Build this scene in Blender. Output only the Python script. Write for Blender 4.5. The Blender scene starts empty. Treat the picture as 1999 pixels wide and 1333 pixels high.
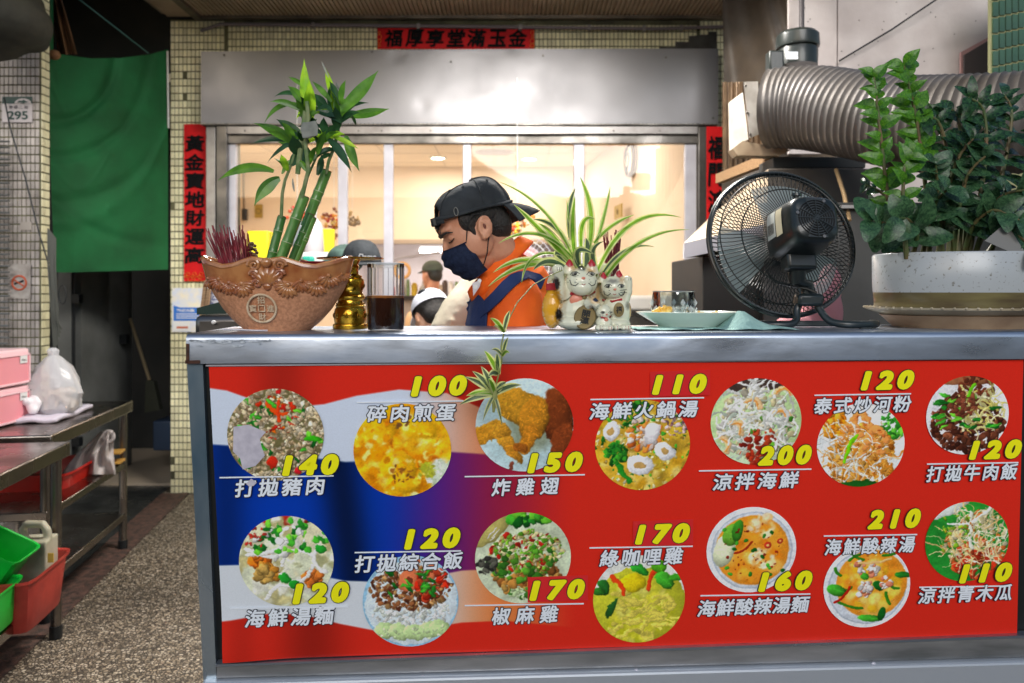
import bpy, bmesh, math, random
import numpy as np
from mathutils import Vector, Matrix, Euler
random.seed(7); np.random.seed(7)
PI = math.pi
scene = bpy.context.scene
COL = scene.collection
V = Vector

# ---------------------------------------------------------------- camera
F = 1500.0; CX = 999.5; HY = 567.0; CAMZ = 1.4
cam_d = bpy.data.cameras.new('camera'); cam = bpy.data.objects.new('camera', cam_d); COL.objects.link(cam)
cam.location = (0, 0, CAMZ); cam.rotation_euler = (PI/2, 0, 0)
cam_d.sensor_width = 36; cam_d.lens = 36*F/1999; cam_d.shift_y = -(666.5-HY)/1999
cam_d.clip_end = 500; cam_d.clip_start = .05
cam_d.dof.use_dof = True; cam_d.dof.focus_distance = 1.75; cam_d.dof.aperture_fstop = 4.0
scene.camera = cam
# ---------------------------------------------------------------- world, sun, exposure
world = bpy.data.worlds.new('World'); scene.world = world; world.use_nodes = True
wn = world.node_tree.nodes; wl = world.node_tree.links
sky = wn.new('ShaderNodeTexSky'); sky.sky_type = 'NISHITA'; sky.sun_disc = False
sky.sun_elevation = math.radians(21); sky.sun_rotation = math.radians(200)
wl.new(sky.outputs[0], wn['Background'].inputs[0]); wn['Background'].inputs[1].default_value = .085
sd = bpy.data.lights.new('sun', 'SUN'); sun = bpy.data.objects.new('sun', sd); COL.objects.link(sun)
sd.energy = 1.0; sd.angle = math.radians(30); sd.color = (1, .97, .93)
sun.rotation_euler = V((-.12, 1, -.4)).to_track_quat('-Z', 'Y').to_euler()
scene.view_settings.view_transform = 'Standard'; scene.view_settings.look = 'None'
scene.view_settings.exposure = 0.66; scene.view_settings.gamma = 1
scene.cycles.max_bounces = 8; scene.cycles.transparent_max_bounces = 12
scene.cycles.transmission_bounces = 8
scene.cycles.sample_clamp_indirect = 6
scene.cycles.use_denoising = True

def P(px, py, Y): return V(((px-CX)*Y/F, Y, CAMZ-(py-HY)*Y/F))
def area(name, loc, rot, sx, sy, power, color, parent=None):
    d = bpy.data.lights.new(name, 'AREA'); d.shape = 'RECTANGLE'; d.size = sx; d.size_y = sy; d.energy = power; d.color = color
    o = bpy.data.objects.new(name, d); COL.objects.link(o); o.location = loc; o.rotation_euler = rot
    if parent: o.parent = parent; o.location = V(loc)-BASE[parent.name]
    return o

# ---------------------------------------------------------------- materials
def lin(c): return tuple(((x/12.92) if x <= .04045 else ((x+.055)/1.055)**2.4) for x in c)
def rgb(r, g, b): return lin((r/255, g/255, b/255))
def mat(name, col, rough=.5, metal=0, col2=None, scale=20, bump=0, bscale=None, spec=.5, coat=0, trans=0, emit=None, es=1, island=0, stretch=None, detail=4, lo=.35, hi=.65, rvar=0, alpha=1, sss=0):
    m = bpy.data.materials.new(name); m.use_nodes = True
    n = m.node_tree.nodes; l = m.node_tree.links; b = n['Principled BSDF']
    b.inputs['Base Color'].default_value = (*col, 1); b.inputs['Roughness'].default_value = rough
    b.inputs['Metallic'].default_value = metal; b.inputs['Specular IOR Level'].default_value = spec
    b.inputs['Coat Weight'].default_value = coat; b.inputs['Coat Roughness'].default_value = .08
    b.inputs['Transmission Weight'].default_value = trans; b.inputs['Alpha'].default_value = alpha
    if sss: b.inputs['Subsurface Weight'].default_value = sss; b.inputs['Subsurface Radius'].default_value = (.02, .008, .004); b.inputs['Subsurface Scale'].default_value = 1
    tc = n.new('ShaderNodeTexCoord'); src = tc.outputs['Object']
    if stretch:
        mp = n.new('ShaderNodeMapping'); mp.inputs['Scale'].default_value = stretch; l.new(src, mp.inputs[0]); src = mp.outputs[0]
    if col2 is not None or rvar:
        t = n.new('ShaderNodeTexNoise'); t.inputs['Scale'].default_value = scale; t.inputs['Detail'].default_value = detail; l.new(src, t.inputs['Vector'])
        r = n.new('ShaderNodeMapRange'); r.inputs[1].default_value = lo; r.inputs[2].default_value = hi; l.new(t.outputs[0], r.inputs[0])
        if col2 is not None:
            mx = n.new('ShaderNodeMix'); mx.data_type = 'RGBA'; mx.inputs[6].default_value = (*col, 1); mx.inputs[7].default_value = (*col2, 1)
            l.new(r.outputs[0], mx.inputs[0]); l.new(mx.outputs[2], b.inputs['Base Color'])
        if rvar:
            rr = n.new('ShaderNodeMapRange'); rr.inputs[3].default_value = max(.02, rough-rvar); rr.inputs[4].default_value = min(1, rough+rvar)
            l.new(r.outputs[0], rr.inputs[0]); l.new(rr.outputs[0], b.inputs['Roughness'])
    if island:
        g = n.new('ShaderNodeNewGeometry'); hs = n.new('ShaderNodeHueSaturation'); mr = n.new('ShaderNodeMapRange')
        mr.inputs[3].default_value = 1-island; mr.inputs[4].default_value = 1+island*.6
        l.new(g.outputs['Random Per Island'], mr.inputs[0]); l.new(mr.outputs[0], hs.inputs['Value'])
        if b.inputs['Base Color'].is_linked: l.new(b.inputs['Base Color'].links[0].from_socket, hs.inputs['Color'])
        else: hs.inputs['Color'].default_value = (*col, 1)
        l.new(hs.outputs[0], b.inputs['Base Color'])
    if bump:
        t = n.new('ShaderNodeTexNoise'); t.inputs['Scale'].default_value = bscale or scale; t.inputs['Detail'].default_value = 5; l.new(src, t.inputs['Vector'])
        bp = n.new('ShaderNodeBump'); bp.inputs['Strength'].default_value = bump; bp.inputs['Distance'].default_value = .01
        l.new(t.outputs[0], bp.inputs['Height']); l.new(bp.outputs[0], b.inputs['Normal'])
    if emit: b.inputs['Emission Color'].default_value = (*emit, 1); b.inputs['Emission Strength'].default_value = es
    return m
def leafmat(name, col, col2, rough=.35, tr=.35, scale=30):
    m = mat(name, col, rough, col2=col2, scale=scale, bump=.15, bscale=60)
    n = m.node_tree.nodes; l = m.node_tree.links; b = n['Principled BSDF']; out = n['Material Output']
    t = n.new('ShaderNodeBsdfTranslucent'); l.new(b.inputs['Base Color'].links[0].from_socket, t.inputs[0])
    mx = n.new('ShaderNodeMixShader'); mx.inputs[0].default_value = tr
    l.new(b.outputs[0], mx.inputs[1]); l.new(t.outputs[0], mx.inputs[2]); l.new(mx.outputs[0], out.inputs[0])
    return m
def thinglass(name, tint=(1, 1, 1), fac=.07, rough=.02):
    m = bpy.data.materials.new(name); m.use_nodes = True; n = m.node_tree.nodes; l = m.node_tree.links
    n.remove(n['Principled BSDF']); t = n.new('ShaderNodeBsdfTransparent'); t.inputs[0].default_value = (*tint, 1)
    g = n.new('ShaderNodeBsdfGlossy'); g.inputs['Roughness'].default_value = rough
    fr = n.new('ShaderNodeFresnel'); fr.inputs[0].default_value = 1.45
    ad = n.new('ShaderNodeMath'); ad.operation = 'ADD'; ad.inputs[1].default_value = fac-.04; l.new(fr.outputs[0], ad.inputs[0])
    mx = n.new('ShaderNodeMixShader'); l.new(ad.outputs[0], mx.inputs[0]); l.new(t.outputs[0], mx.inputs[1]); l.new(g.outputs[0], mx.inputs[2])
    l.new(mx.outputs[0], n['Material Output'].inputs[0]); return m
def imgmat(name, arr, rough=.3, coat=.3):
    h, w = arr.shape[:2]
    im = bpy.data.images.new(name, w, h); a = np.ones((h, w, 4), np.float32); a[:, :, :3] = np.clip(arr[::-1], 0, 1)
    im.pixels.foreach_set(a.ravel()); im.update(); im.pack()
    m = mat(name, (.5, .5, .5), rough, coat=coat, spec=.2); n = m.node_tree.nodes
    t = n.new('ShaderNodeTexImage'); t.image = im; t.extension = 'EXTEND'
    m.node_tree.links.new(t.outputs[0], n['Principled BSDF'].inputs['Base Color']); return m

# ---------------------------------------------------------------- mesh builder
class MB:
    def __init__(s): s.v = []; s.f = []; s.m = []; s.uv = None
    def add(s, vs, fs, mi=0):
        k = len(s.v); s.v += [tuple(x) for x in vs]; s.f += [tuple(i+k for i in f) for f in fs]; s.m += [mi]*len(fs); return s
    def box(s, c, d, R=None, mi=0, taper=1):
        c = V(c); x, y, z = d[0]/2, d[1]/2, d[2]/2; vs = []
        for sz in (-1, 1):
            t = taper if sz < 0 else 1
            for sx, sy in ((-1, -1), (1, -1), (1, 1), (-1, 1)):
                p = V((sx*x*t, sy*y*t, sz*z)); vs.append(c+(R @ p if R else p))
        return s.add(vs, [(3, 2, 1, 0), (4, 5, 6, 7), (0, 1, 5, 4), (1, 2, 6, 5), (2, 3, 7, 6), (3, 0, 4, 7)], mi)
    def bar(s, a, b, w, h, up=V((0, 0, 1)), mi=0):
        a = V(a); b = V(b); d = (b-a); L = d.length; d.normalize(); x = d.cross(up).normalized(); u = x.cross(d)
        R = Matrix((x, d, u)).transposed(); return s.box((a+b)/2, (w, L, h), R, mi)
    def tube(s, pts, r, n=8, mi=0, cap=True, flat=1):
        pts = [V(p) for p in pts]; k = len(pts); rs = r if isinstance(r, (list, tuple)) else [r]*k; vs = []; fs = []
        t0 = (pts[1]-pts[0]).normalized(); ref = V((0, 0, 1)) if abs(t0.z) < .9 else V((1, 0, 0)); nx = t0.cross(ref).normalized()
        for i, p in enumerate(pts):
            t = (pts[min(i+1, k-1)]-pts[max(i-1, 0)]).normalized(); nx = (nx-t*nx.dot(t)).normalized(); ny = t.cross(nx)
            for j in range(n):
                a = 2*PI*j/n; vs.append(p+(nx*math.cos(a)+ny*math.sin(a)*flat)*rs[i])
        for i in range(k-1):
            for j in range(n): fs.append((i*n+j, i*n+(j+1) % n, (i+1)*n+(j+1) % n, (i+1)*n+j))
        if cap: fs.append(tuple(range(n))[::-1]); fs.append(tuple((k-1)*n+j for j in range(n)))
        return s.add(vs, fs, mi)
    def lathe(s, c, prof, n=32, R=None, sy=1, mi=0, caps=True):
        c = V(c); vs = []; fs = []; k = len(prof)
        for r, z in prof:
            for j in range(n):
                a = 2*PI*j/n; p = V((r*math.cos(a), r*math.sin(a)*sy, z)); vs.append(c+(R @ p if R else p))
        for i in range(k-1):
            for j in range(n): fs.append((i*n+j, i*n+(j+1) % n, (i+1)*n+(j+1) % n, (i+1)*n+j))
        if caps: fs.append(tuple(range(n))[::-1]); fs.append(tuple((k-1)*n+j for j in range(n)))
        return s.add(vs, fs, mi)
    def ell(s, c, r, R=None, n=16, k=10, mi=0):
        c = V(c); r = (r, r, r) if not hasattr(r, '__len__') else r; vs = []; fs = []
        vs.append((0, 0, -1))
        for i in range(1, k):
            ph = -PI/2+PI*i/k
            for j in range(n): a = 2*PI*j/n; vs.append((math.cos(ph)*math.cos(a), math.cos(ph)*math.sin(a), math.sin(ph)))
        vs.append((0, 0, 1)); T = len(vs)-1
        for j in range(n): fs.append((0, 1+(j+1) % n, 1+j)); fs.append((T, T-n+j, T-n+(j+1) % n))
        for i in range(k-2):
            for j in range(n): b = 1+i*n; fs.append((b+j, b+(j+1) % n, b+n+(j+1) % n, b+n+j))
        out = []
        for p in vs: p = V((p[0]*r[0], p[1]*r[1], p[2]*r[2])); out.append(c+(R @ p if R else p))
        return s.add(out, fs, mi)
    def torus(s, c, R0, r, R=None, n=32, k=8, mi=0, sx=1, sy=1):
        c = V(c); vs = []; fs = []
        for i in range(n):
            a = 2*PI*i/n
            for j in range(k):
                b = 2*PI*j/k; p = V(((R0*sx+r*math.cos(b))*math.cos(a), (R0*sy+r*math.cos(b))*math.sin(a), r*math.sin(b))); vs.append(c+(R @ p if R else p))
        for i in range(n):
            for j in range(k): fs.append((i*k+j, ((i+1) % n)*k+j, ((i+1) % n)*k+(j+1) % k, i*k+(j+1) % k))
        return s.add(vs, fs, mi)
    def grid(s, fn, nu, nv, mi=0, uv=False):
        vs = [fn(i/nu, j/nv) for j in range(nv+1) for i in range(nu+1)]; fs = []
        for j in range(nv):
            for i in range(nu): a = j*(nu+1)+i; fs.append((a, a+1, a+nu+2, a+nu+1))
        if uv: s.uv = [(i/nu, j/nv) for j in range(nv+1) for i in range(nu+1)]
        return s.add(vs, fs, mi)
    def poly(s, pts, thick, nrm, mi=0):
        n = len(pts); nrm = V(nrm)*thick; a = [V(p) for p in pts]; b = [p+nrm for p in a]
        fs = [tuple(range(n)), tuple(range(2*n-1, n-1, -1))]+[(i, i+n, (i+1) % n+n, (i+1) % n) for i in range(n)]
        return s.add(a+b, fs, mi)
    def ribbon(s, pts, w, up, fold=.25, edge=None):
        """leaf blade: 5 points across; outer strips slot 1"""
        k = len(pts); vs = []; fs = []; ms = []
        for i, p in enumerate(pts):
            t = (pts[min(i+1, k-1)]-pts[max(i-1, 0)]).normalized(); sd = t.cross(up); sd = sd.normalized() if sd.length > 1e-4 else V((1, 0, 0)); nn = sd.cross(t)
            for q in (-1, -.5, 0, .5, 1): vs.append(p+sd*q*w[i]/2+nn*abs(q)*fold*w[i]/2)
        for i in range(k-1):
            for j in range(4): fs.append((i*5+j, i*5+j+1, i*5+j+6, i*5+j+5)); ms.append(1 if (j in (0, 3)) == (edge != 'mid') and edge else 0)
        n0 = len(s.v); s.v += [tuple(x) for x in vs]; s.f += [tuple(i+n0 for i in f) for f in fs]; s.m += ms; return s
BASE = {}
def mesh_of(name, mb, mats, off=V((0, 0, 0)), smooth=True):
    me = bpy.data.meshes.new(name); me.from_pydata([tuple(V(v)-off) for v in mb.v], [], mb.f)
    mats = mats if isinstance(mats, (list, tuple)) else [mats]
    for m in mats: me.materials.append(m)
    me.polygons.foreach_set('material_index', mb.m)
    bm = bmesh.new(); bm.from_mesh(me); bmesh.ops.recalc_face_normals(bm, faces=bm.faces); bm.to_mesh(me); bm.free()
    if mb.uv:
        uvl = me.uv_layers.new(name='UVMap')
        for lp in me.loops: uvl.data[lp.index].uv = mb.uv[lp.vertex_index]
    if smooth:
        me.polygons.foreach_set('use_smooth', [True]*len(me.polygons)); me.set_sharp_from_angle(angle=math.radians(38))
    me.update(); return me
def tag(o, label=None, cat=None, group=None, kind=None):
    if label: o['label'] = label
    if cat: o['category'] = cat
    if group: o['group'] = group
    if kind: o['kind'] = kind
    return o
def thing(name, label, cat, loc, group=None):
    o = bpy.data.objects.new(name, None); COL.objects.link(o); o.location = loc; o.empty_display_size = .05
    BASE[o.name] = V(loc); return tag(o, label, cat, group)
def obj(name, mb, m, parent=None, smooth=True, bevel=0, **kw):
    off = BASE[parent.name] if parent else V((0, 0, 0))
    if parent is None and mb.v:                      # own origin at the base centre
        a = np.array(mb.v); off = V(((a[:, 0].min()+a[:, 0].max())/2, (a[:, 1].min()+a[:, 1].max())/2, a[:, 2].min()))
    me = mesh_of(name, mb, m, off, smooth)
    o = bpy.data.objects.new(name, me); COL.objects.link(o)
    if parent: o.parent = parent
    else: o.location = off
    BASE[o.name] = off
    if bevel:
        b = o.modifiers.new('b', 'BEVEL'); b.width = bevel; b.segments = 2; b.limit_method = 'ANGLE'
    return tag(o, **kw)
def place(name, me, parent, M4, **kw):
    """a copy of mesh ME at world matrix M4 under PARENT"""
    o = bpy.data.objects.new(name, me); COL.objects.link(o)
    if parent: o.parent = parent; o.matrix_basis = Matrix.Translation(-BASE[parent.name]) @ M4; BASE[o.name] = BASE[parent.name]
    else: o.matrix_basis = M4
    return tag(o, **kw)
def evalmesh(mb, mods, m, name, off=V((0, 0, 0))):
    me = mesh_of('tmp', mb, m, off, False); o = bpy.data.objects.new('tmp', me); COL.objects.link(o)
    for t, kw in mods:
        md = o.modifiers.new('m', t)
        for k, v in kw.items(): setattr(md, k, v)
    dg = bpy.context.evaluated_depsgraph_get(); out = bpy.data.meshes.new_from_object(o.evaluated_get(dg), depsgraph=dg)
    bpy.data.objects.remove(o); out.name = name
    out.materials.clear()
    for x in (m if isinstance(m, (list, tuple)) else [m]): out.materials.append(x)
    out.polygons.foreach_set('use_smooth', [True]*len(out.polygons)); return out
def fuse(name, mb, m, parent, voxel=.004, it=4, **kw):
    off = BASE[parent.name] if parent else V((0, 0, 0))
    me = evalmesh(mb, [('REMESH', dict(mode='VOXEL', voxel_size=voxel)), ('SMOOTH', dict(factor=.5, iterations=it))], m, name, off)
    o = bpy.data.objects.new(name, me); COL.objects.link(o)
    if parent: o.parent = parent
    BASE[o.name] = off; return tag(o, **kw)
_tc = {}
def textmesh(s, bold=0., shear=0., extr=0., space=1., vertical=False):
    key = (s, bold, shear, extr, space, vertical)
    if key in _tc: return _tc[key]
    cu = bpy.data.curves.new('t', 'FONT'); cu.body = '\n'.join(s) if vertical else s
    cu.offset = bold; cu.shear = shear; cu.extrude = extr; cu.space_character = space; cu.align_x = 'CENTER'; cu.resolution_u = 4
    if vertical: cu.space_line = space
    o = bpy.data.objects.new('t', cu); COL.objects.link(o)
    dg = bpy.context.evaluated_depsgraph_get(); me = bpy.data.meshes.new_from_object(o.evaluated_get(dg), depsgraph=dg); bpy.data.objects.remove(o)
    a = np.empty(len(me.vertices)*3, np.float32); me.vertices.foreach_get('co', a); a = a.reshape(-1, 3)
    lo, hi = a.min(0), a.max(0); a -= (lo+hi)/2; me.vertices.foreach_set('co', a.ravel()); me.update()
    _tc[key] = (me, float(hi[0]-lo[0]), float(hi[1]-lo[1])); return _tc[key]
def text(name, s, m, parent, c, w, h, right, up, **kw):
    """flat lettering centred at C, W by H metres, along RIGHT and UP"""
    opt = {k: kw.pop(k) for k in list(kw) if k in ('bold', 'shear', 'extr', 'space', 'vertical')}
    me0, tw, th = textmesh(s, **opt); me = me0.copy(); me.name = name; me.materials.clear(); me.materials.append(m)
    right = V(right).normalized(); up = V(up).normalized(); nn = right.cross(up)
    M4 = Matrix.Translation(V(c)) @ Matrix((right, up, nn)).transposed().to_4x4() @ Matrix.Diagonal((w/tw, h/th, 1, 1))
    return place(name, me, parent, M4, **kw)
def boldtext(name, s, m, parent, c, w, h, right, up, rad=.03, n=7, dz=.00006, **kw):
    """heavy lettering: copies of the glyphs spread round a small circle, joined in one sheet"""
    opt = {k: kw.pop(k) for k in list(kw) if k in ('bold', 'shear', 'extr', 'space', 'vertical')}
    me0, tw, th = textmesh(s, **opt); co = np.empty(len(me0.vertices)*3, np.float32); me0.vertices.foreach_get('co', co); co = co.reshape(-1, 3)
    fs = [tuple(p.vertices) for p in me0.polygons]; k = len(co); vs = []; ff = []
    sx = w/tw; sy = h/th
    for i in range(n+1):
        o_ = np.array([0, 0, 0.]) if i == n else np.array([math.cos(2*PI*i/n)*rad/sx*sy if False else math.cos(2*PI*i/n)*rad, math.sin(2*PI*i/n)*rad, 0]); q = co+o_; q[:, 2] = i*dz; vs += [tuple(x) for x in q.tolist()]; ff += [tuple(j+i*k for j in f) for f in fs]
    me = bpy.data.meshes.new(name); me.from_pydata(vs, [], ff); me.materials.append(m)
    right = V(right).normalized(); up = V(up).normalized(); nn = right.cross(up)
    M4 = Matrix.Translation(V(c)) @ Matrix((right, up, nn)).transposed().to_4x4() @ Matrix.Diagonal((sx, sy, 1, 1))
    return place(name, me, parent, M4, **kw)
def bez(a, b, c, n=8): return [V(a)*(1-t)**2+V(b)*2*t*(1-t)+V(c)*t*t for t in [i/n for i in range(n+1)]]
def lerp(x, xs, ys): return float(np.interp(x, xs, ys))
def rotto(z, x=None):
    z = V(z).normalized(); x = V(x) if x else (V((1, 0, 0)) if abs(z.x) < .9 else V((0, 1, 0))); y = z.cross(x).normalized(); x = y.cross(z); return Matrix((x, y, z)).transposed()
FRONT = V((0, -1, 0)); RIGHT = V((1, 0, 0)); UP = V((0, 0, 1))

# ---------------------------------------------------------------- shared materials
steel = mat('brushed_steel', rgb(190, 190, 190), .32, 1, col2=rgb(160, 162, 165), scale=6, stretch=(1, 1, 12), bump=.04, bscale=40, rvar=.1)
steel_dark = mat('dull_steel', rgb(128, 124, 120), .38, 1, col2=rgb(95, 92, 88), scale=5, rvar=.12, bump=.05)
alu = mat('white_aluminium', rgb(205, 205, 215), .35, .15, col2=rgb(190, 188, 198), scale=8)
alu_grey = mat('grey_aluminium', rgb(165, 162, 160), .35, .7, col2=rgb(135, 130, 128), scale=7)
black_pl = mat('black_plastic', rgb(28, 31, 33), .38, bump=.03, bscale=200)
white_pl = mat('white_plastic', rgb(225, 225, 222), .4)
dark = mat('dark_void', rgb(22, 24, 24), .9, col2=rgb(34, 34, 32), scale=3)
ink = mat('black_ink', rgb(10, 9, 12), .7, spec=.15)
# ================================================================ SETTING
WY = 5.3; S = WY/F
def terrazzo():
    m = mat('washed_pebbles', (.1, .1, .1), .55); n = m.node_tree.nodes; l = m.node_tree.links; b = n['Principled BSDF']
    tc = n.new('ShaderNodeTexCoord')
    vo = n.new('ShaderNodeTexVoronoi'); vo.inputs['Scale'].default_value = 74; vo.feature = 'DISTANCE_TO_EDGE'; l.new(tc.outputs['Object'], vo.inputs['Vector'])
    v2 = n.new('ShaderNodeTexVoronoi'); v2.inputs['Scale'].default_value = 74; l.new(tc.outputs['Object'], v2.inputs['Vector'])
    sep = n.new('ShaderNodeSeparateColor'); l.new(v2.outputs['Color'], sep.inputs[0])
    cr = n.new('ShaderNodeValToRGB'); e = cr.color_ramp.elements; e[0].color = (*rgb(92, 82, 70), 1); e[1].color = (*rgb(214, 200, 178), 1)
    x = e.new(.5); x.color = (*rgb(176, 158, 132), 1); l.new(sep.outputs[0], cr.inputs[0])
    mr = n.new('ShaderNodeMapRange'); mr.inputs[1].default_value = .06; mr.inputs[2].default_value = .2; l.new(vo.outputs['Distance'], mr.inputs[0])
    no = n.new('ShaderNodeTexNoise'); no.inputs['Scale'].default_value = 2.2; no.inputs['Detail'].default_value = 5; l.new(tc.outputs['Object'], no.inputs['Vector'])
    dk = n.new('ShaderNodeMix'); dk.data_type = 'RGBA'; dk.blend_type = 'MULTIPLY'; dk.inputs[0].default_value = .75; l.new(cr.outputs[0], dk.inputs[6])
    d2 = n.new('ShaderNodeMapRange'); d2.inputs[1].default_value = .3; d2.inputs[2].default_value = .65; d2.inputs[3].default_value = .5; l.new(no.outputs[0], d2.inputs[0]); l.new(d2.outputs[0], dk.inputs[7])
    mx = n.new('ShaderNodeMix'); mx.data_type = 'RGBA'; mx.inputs[6].default_value = (*rgb(62, 54, 46), 1); l.new(dk.outputs[2], mx.inputs[7]); l.new(mr.outputs[0], mx.inputs[0])
    l.new(mx.outputs[2], b.inputs['Base Color'])
    bp = n.new('ShaderNodeBump'); bp.inputs['Strength'].default_value = .5; bp.inputs['Distance'].default_value = .004; l.new(mr.outputs[0], bp.inputs['Height']); l.new(bp.outputs[0], b.inputs['Normal'])
    return m
DV = V((-.155, .988, 0)).normalized(); DN = V((DV.y, -DV.x, 0))      # table / kerb direction and its right-hand normal
obj('ground', MB().add([(-80, -80, 0), (80, -80, 0), (80, 80, 0), (-80, 80, 0)], [(0, 1, 2, 3)]), terrazzo(), kind='structure')
b0 = V((-2.33, 5.3, .004))
def strip(off0, off1, a, b, z): return [b0+DN*off0+DV*a+V((0, 0, z)), b0+DN*off1+DV*a+V((0, 0, z)), b0+DN*off1+DV*b+V((0, 0, z)), b0+DN*off0+DV*b+V((0, 0, z))]
obj('floor_border', MB().add(strip(-.08, .1, -6, -.02, .004), [(0, 1, 2, 3)]), mat('red_brown_granolith', rgb(104, 76, 66), .7, col2=rgb(60, 50, 44), scale=30, bump=.3, bscale=120), kind='structure')
obj('alley_floor', MB().add(strip(-5, -.08, -6, 6, 0), [(0, 1, 2, 3)]), mat('dark_screed', rgb(64, 66, 64), .35, col2=rgb(34, 36, 36), scale=4, rvar=.2, bump=.1), kind='structure')
ob = MB(); ob.box((0, -9.5, 1.9), (34, .6, 3.8))  # unseen dark building added for the steel surfaces to reflect
for k in range(9): ob.box((-16+4*k, -9.1, 1.4), (.35, .3, 2.8))
ob.box((0, -8.9, 2.95), (34, 1.2, .12)); obj('added_opposite_building', ob, mat('added_dark_facade', rgb(84, 84, 88), .7, col2=rgb(48, 50, 56), scale=.5), kind='structure', smooth=False)
# tiled walls: plaster core + joined mosaic tiles
grout = mat('dark_grout', rgb(104, 102, 74), .9, col2=rgb(68, 66, 50), scale=6)
tile_y = mat('yellow_mosaic', rgb(240, 234, 196), .28, col2=rgb(222, 214, 172), scale=2, island=.2, rvar=.08)
tile_w = mat('grey_mosaic', rgb(196, 188, 184), .35, col2=rgb(142, 134, 128), scale=3, island=.2)
def tiles(o, ux, uz, nrm, w, h, tw, th, skip=None):
    mb = MB(); nu = int(w/tw); nv = int(h/th); ux, uz, nrm = V(ux), V(uz), V(nrm)
    for j in range(nv):
        for i in range(nu):
            if skip and skip(i*tw, j*th, i, j): continue
            if random.random() < .004: continue
            c = V(o)+ux*(i+.5)*tw+uz*(j+.5)*th; g = .0026
            a = (tw/2-g/1.1)*ux; b = (th/2-g*1.3)*uz; tilt = [random.gauss(0, .0005) for _ in range(4)]
            q = [c-a-b, c+a-b, c+a+b, c-a+b]; top = [p+nrm*(.004+tilt[k])+(c-p)*.06 for k, p in enumerate(q)]
            mb.add(q+top, [(4, 5, 6, 7), (0, 1, 5, 4), (1, 2, 6, 5), (2, 3, 7, 6), (3, 0, 4, 7)])
    return mb
tw, th = 8.1*S, 14.2*S
xl, xr, xw0, xw1 = (333-CX)*S, (1428-CX)*S, (445-CX)*S, (1366-CX)*S
zc = CAMZ+(HY-38)*S; zh = CAMZ+(HY-262)*S
wall = MB()
wall.box(((xl+xw0)/2, WY+.12, zc/2), (xw0-xl, .24, zc)); wall.box(((xr+xw1)/2, WY+.12, zc/2), (xr-xw1, .24, zc))
wall.box(((xw0+xw1)/2, WY+.12, (zh+zc)/2), (xw1-xw0-.002, .238, zc-zh-.001)); wall.box(((xw0+xw1)/2, WY+.12, .55), (xw1-xw0-.002, .238, 1.1))
w_ = obj('tiled_wall', wall, grout, kind='structure', smooth=False)
obj('mosaic_tiles', tiles((xl, WY, 0), RIGHT, UP, FRONT, xw0-xl, zc, tw, th), tile_y, w_, smooth=False, kind='stuff')
obj('mosaic_tiles', tiles((xw0, WY, zh+.003), RIGHT, UP, FRONT, xw1-xw0, zc-zh, tw, th), tile_y, w_, smooth=False, kind='stuff')
obj('mosaic_tiles', tiles((xw1, WY, 0), RIGHT, UP, FRONT, xr-xw1, zc, tw, th), tile_y, w_, smooth=False, kind='stuff')
obj('mosaic_tiles', tiles((xl, WY+.24, 0), (0, -1, 0), UP, (-1, 0, 0), .24, zc, tw, th), tile_y, w_, smooth=False, kind='stuff')
# bare cement patch where tiles fell off, top right
pm = MB(); pts = [(1288, 100), (1288, 92), (1318, 92), (1318, 82), (1345, 82), (1345, 71), (1383, 68), (1383, 62), (1399, 62), (1399, 100)]
pm.poly([P(x, y, WY-.006) for x, y in pts], .008, FRONT)
obj('cement_patch', pm, mat('bare_cement', rgb(78, 76, 72), .9, col2=rgb(52, 50, 46), scale=8, bump=.4), w_, smooth=False)
# ceiling of ribbed boards
cl = MB(); x0c, x1c = (398-CX)*S, (1405-CX)*S
cm = mat('brown_ribbed_board', rgb(190, 168, 144), .6, col2=rgb(160, 140, 118), scale=4)
cl.box(((x0c+x1c)/2, 3.95, zc+.05), (x1c-x0c+.5, 2.7, .06))
ce = obj('ceiling', cl, cm, kind='structure')
cs = MB(); nrib = 118
for i in range(nrib):
    x = x0c+(x1c-x0c)*(i+.5)/nrib
    cs.box((x, 4.5, zc+.014), ((x1c-x0c)/nrib*.62, 1.5, .012))
obj('ceiling_ribs', cs, cm, ce, smooth=False, kind='stuff')
bd = MB()
for xx, sx in ((x0c-.02, -1), (x1c+.02, 1)): bd.box((xx, 4.5, zc+.002), (.05, 1.55, .04)); bd.box((xx+sx*.15, 4.5, zc+.04), (.22, 1.55, .02))
bd.box(((x0c+x1c)/2, WY-.04, zc+.004), (x1c-x0c, .04, .03))
obj('ceiling_trim', bd, mat('worn_trim', rgb(120, 108, 92), .5, col2=rgb(80, 72, 62), scale=5), ce, smooth=False)
# conduit pipe along the wall top
pp = MB(); pp.tube([P(392, 60, WY-.03), P(430, 47, WY-.03), P(620, 49, WY-.03), P(1030, 53, WY-.03), P(1280, 56, WY-.03), P(1418, 52, WY-.03)], .012, 8)
pr = obj('conduit_pipe', pp, mat('grey_pipe', rgb(118, 108, 112), .45), label='thin grey conduit pipe running along the top of the yellow tiled wall', category='pipe') if False else None
ct = thing('conduit_pipe', 'thin grey conduit pipe running along the top of the yellow tiled wall', 'pipe', P(900, 50, WY))
obj('pipe', pp, mat('grey_pipe', rgb(118, 108, 112), .45), ct)
for x, y in ((612, 50), (817, 52), (1016, 54), (1150, 55), (1257, 56), (1330, 55)):
    obj('pipe_clip', MB().box(P(x, y, WY-.03), (.02, .034, .036)), alu_grey, ct, smooth=False)
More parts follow.
